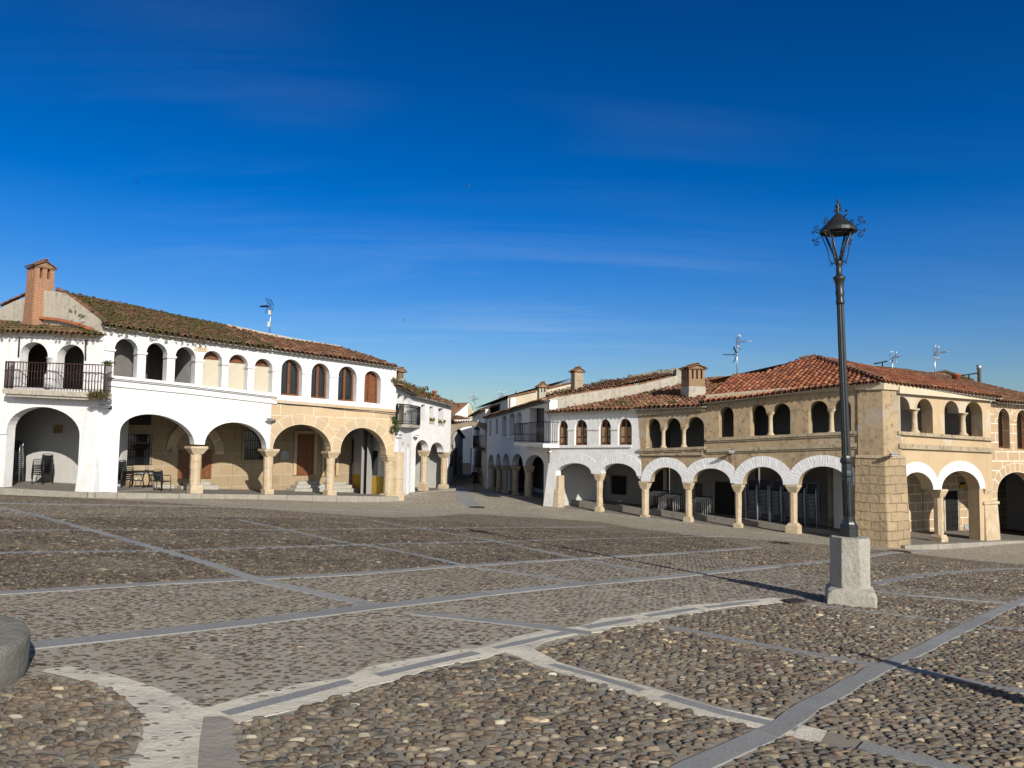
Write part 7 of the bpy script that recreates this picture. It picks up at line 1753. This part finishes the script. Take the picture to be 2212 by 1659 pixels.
# =================================================================== light, sky, view
sd=bpy.data.lights.new('sun','SUN'); sd.energy=SUN_E; sd.angle=rad(.53); sd.color=(1.0,.94,.85); so=bpy.data.objects.new('sun',sd); COL.objects.link(so)
so.rotation_euler=Ldir.to_track_quat('-Z','Y').to_euler()
wd=bpy.data.worlds.new('World'); sc.world=wd; wd.use_nodes=True; nt=wd.node_tree; bg=nt.nodes['Background']; g=G(nt)
sky=nt.nodes.new('ShaderNodeTexSky'); sky.sky_type='NISHITA'; sky.sun_disc=False; sky.sun_elevation=SUN_EL; sky.sun_rotation=math.pi-SUN_AZ; sky.air_density=SKY_AIR; sky.dust_density=SKY_DUST; sky.ozone_density=SKY_OZ; sky.altitude=400
tc=nt.nodes.new('ShaderNodeTexCoord')
sep=g.n('ShaderNodeSeparateXYZ'); g.l(tc.outputs['Generated'],sep.inputs[0])
hs=g.n('ShaderNodeHueSaturation'); hs.inputs['Saturation'].default_value=SKY_SAT; hs.inputs['Hue'].default_value=SKY_HUE; g.l(sky.outputs[0],hs.inputs['Color'])
# wisps of high cloud: streaks stretched along the horizon
dz=g.math('ADD',g.math('MAXIMUM',sep.outputs[2],0.0),.12)
cx=g.math('DIVIDE',sep.outputs[0],dz); cy=g.math('DIVIDE',sep.outputs[1],dz)
cmb=g.n('ShaderNodeCombineXYZ'); g.l(cx,cmb.inputs[0]); g.l(cy,cmb.inputs[1])
mp=g.n('ShaderNodeMapping'); g.l(cmb.outputs[0],mp.inputs[0]); mp.inputs['Rotation'].default_value=(0,0,rad(12)); mp.inputs['Scale'].default_value=(.28,1.5,1)
n1=g.noise(mp.outputs[0],1.5,8,.62,.8); mp2=g.n('ShaderNodeMapping'); g.l(cmb.outputs[0],mp2.inputs[0]); mp2.inputs['Scale'].default_value=(.35,.6,1); mp2.inputs['Location'].default_value=(3.1,.7,0)
n2=g.noise(mp2.outputs[0],.9,3,.5)
xm=g.math('ABSOLUTE',g.math('ADD',sep.outputs[0],.06)); zm_=g.math('ABSOLUTE',g.math('SUBTRACT',sep.outputs[2],.145))
f=g.math('MULTIPLY',g.math('MULTIPLY',g.mr(n1,.45,.72),g.mr(n2,.36,.58)),g.math('MULTIPLY',g.mr(xm,.42,.12,.12,1),g.mr(zm_,.13,.03,.12,.30)))
hz=g.mr(sep.outputs[2],.0,.16,1,0)
gr=g.n('ShaderNodeVectorMath',operation='SCALE'); g.l(hs.outputs[0],gr.inputs[0])
lum=g.ramp(sep.outputs[2],[(q,(v/2,v/2,v/2)) for q,v in SKY_RAMP]); lb=g.n('ShaderNodeRGBToBW'); g.l(lum,lb.inputs[0])
back=g.mr(sep.outputs[1],-.35,.35,1,0)     # the half of the sky round the sun is whiter and brighter
g.l(g.math('MULTIPLY',g.math('MULTIPLY',lb.outputs[0],2.0),g.math('ADD',1.0,g.math('MULTIPLY',back,SKY_BACK))),gr.inputs['Scale'])
g.l(g.math('SUBTRACT',SKY_SAT,g.math('MULTIPLY',back,SKY_DESAT)),hs.inputs['Saturation'])
c=g.mix(f,gr.outputs[0],CLOUD)
g.l(c,bg.inputs['Color']); bg.inputs['Strength'].default_value=SKY_STR
vs_=sc.view_settings; sc.display_settings.display_device='sRGB'; vs_.view_transform='Standard'; vs_.look='None'; vs_.exposure=EXPO; vs_.gamma=1
sc.cycles.max_bounces=6; sc.cycles.diffuse_bounces=1; sc.cycles.glossy_bounces=2
for o in bpy.data.objects:
    if '_abs' in o: del o['_abs']
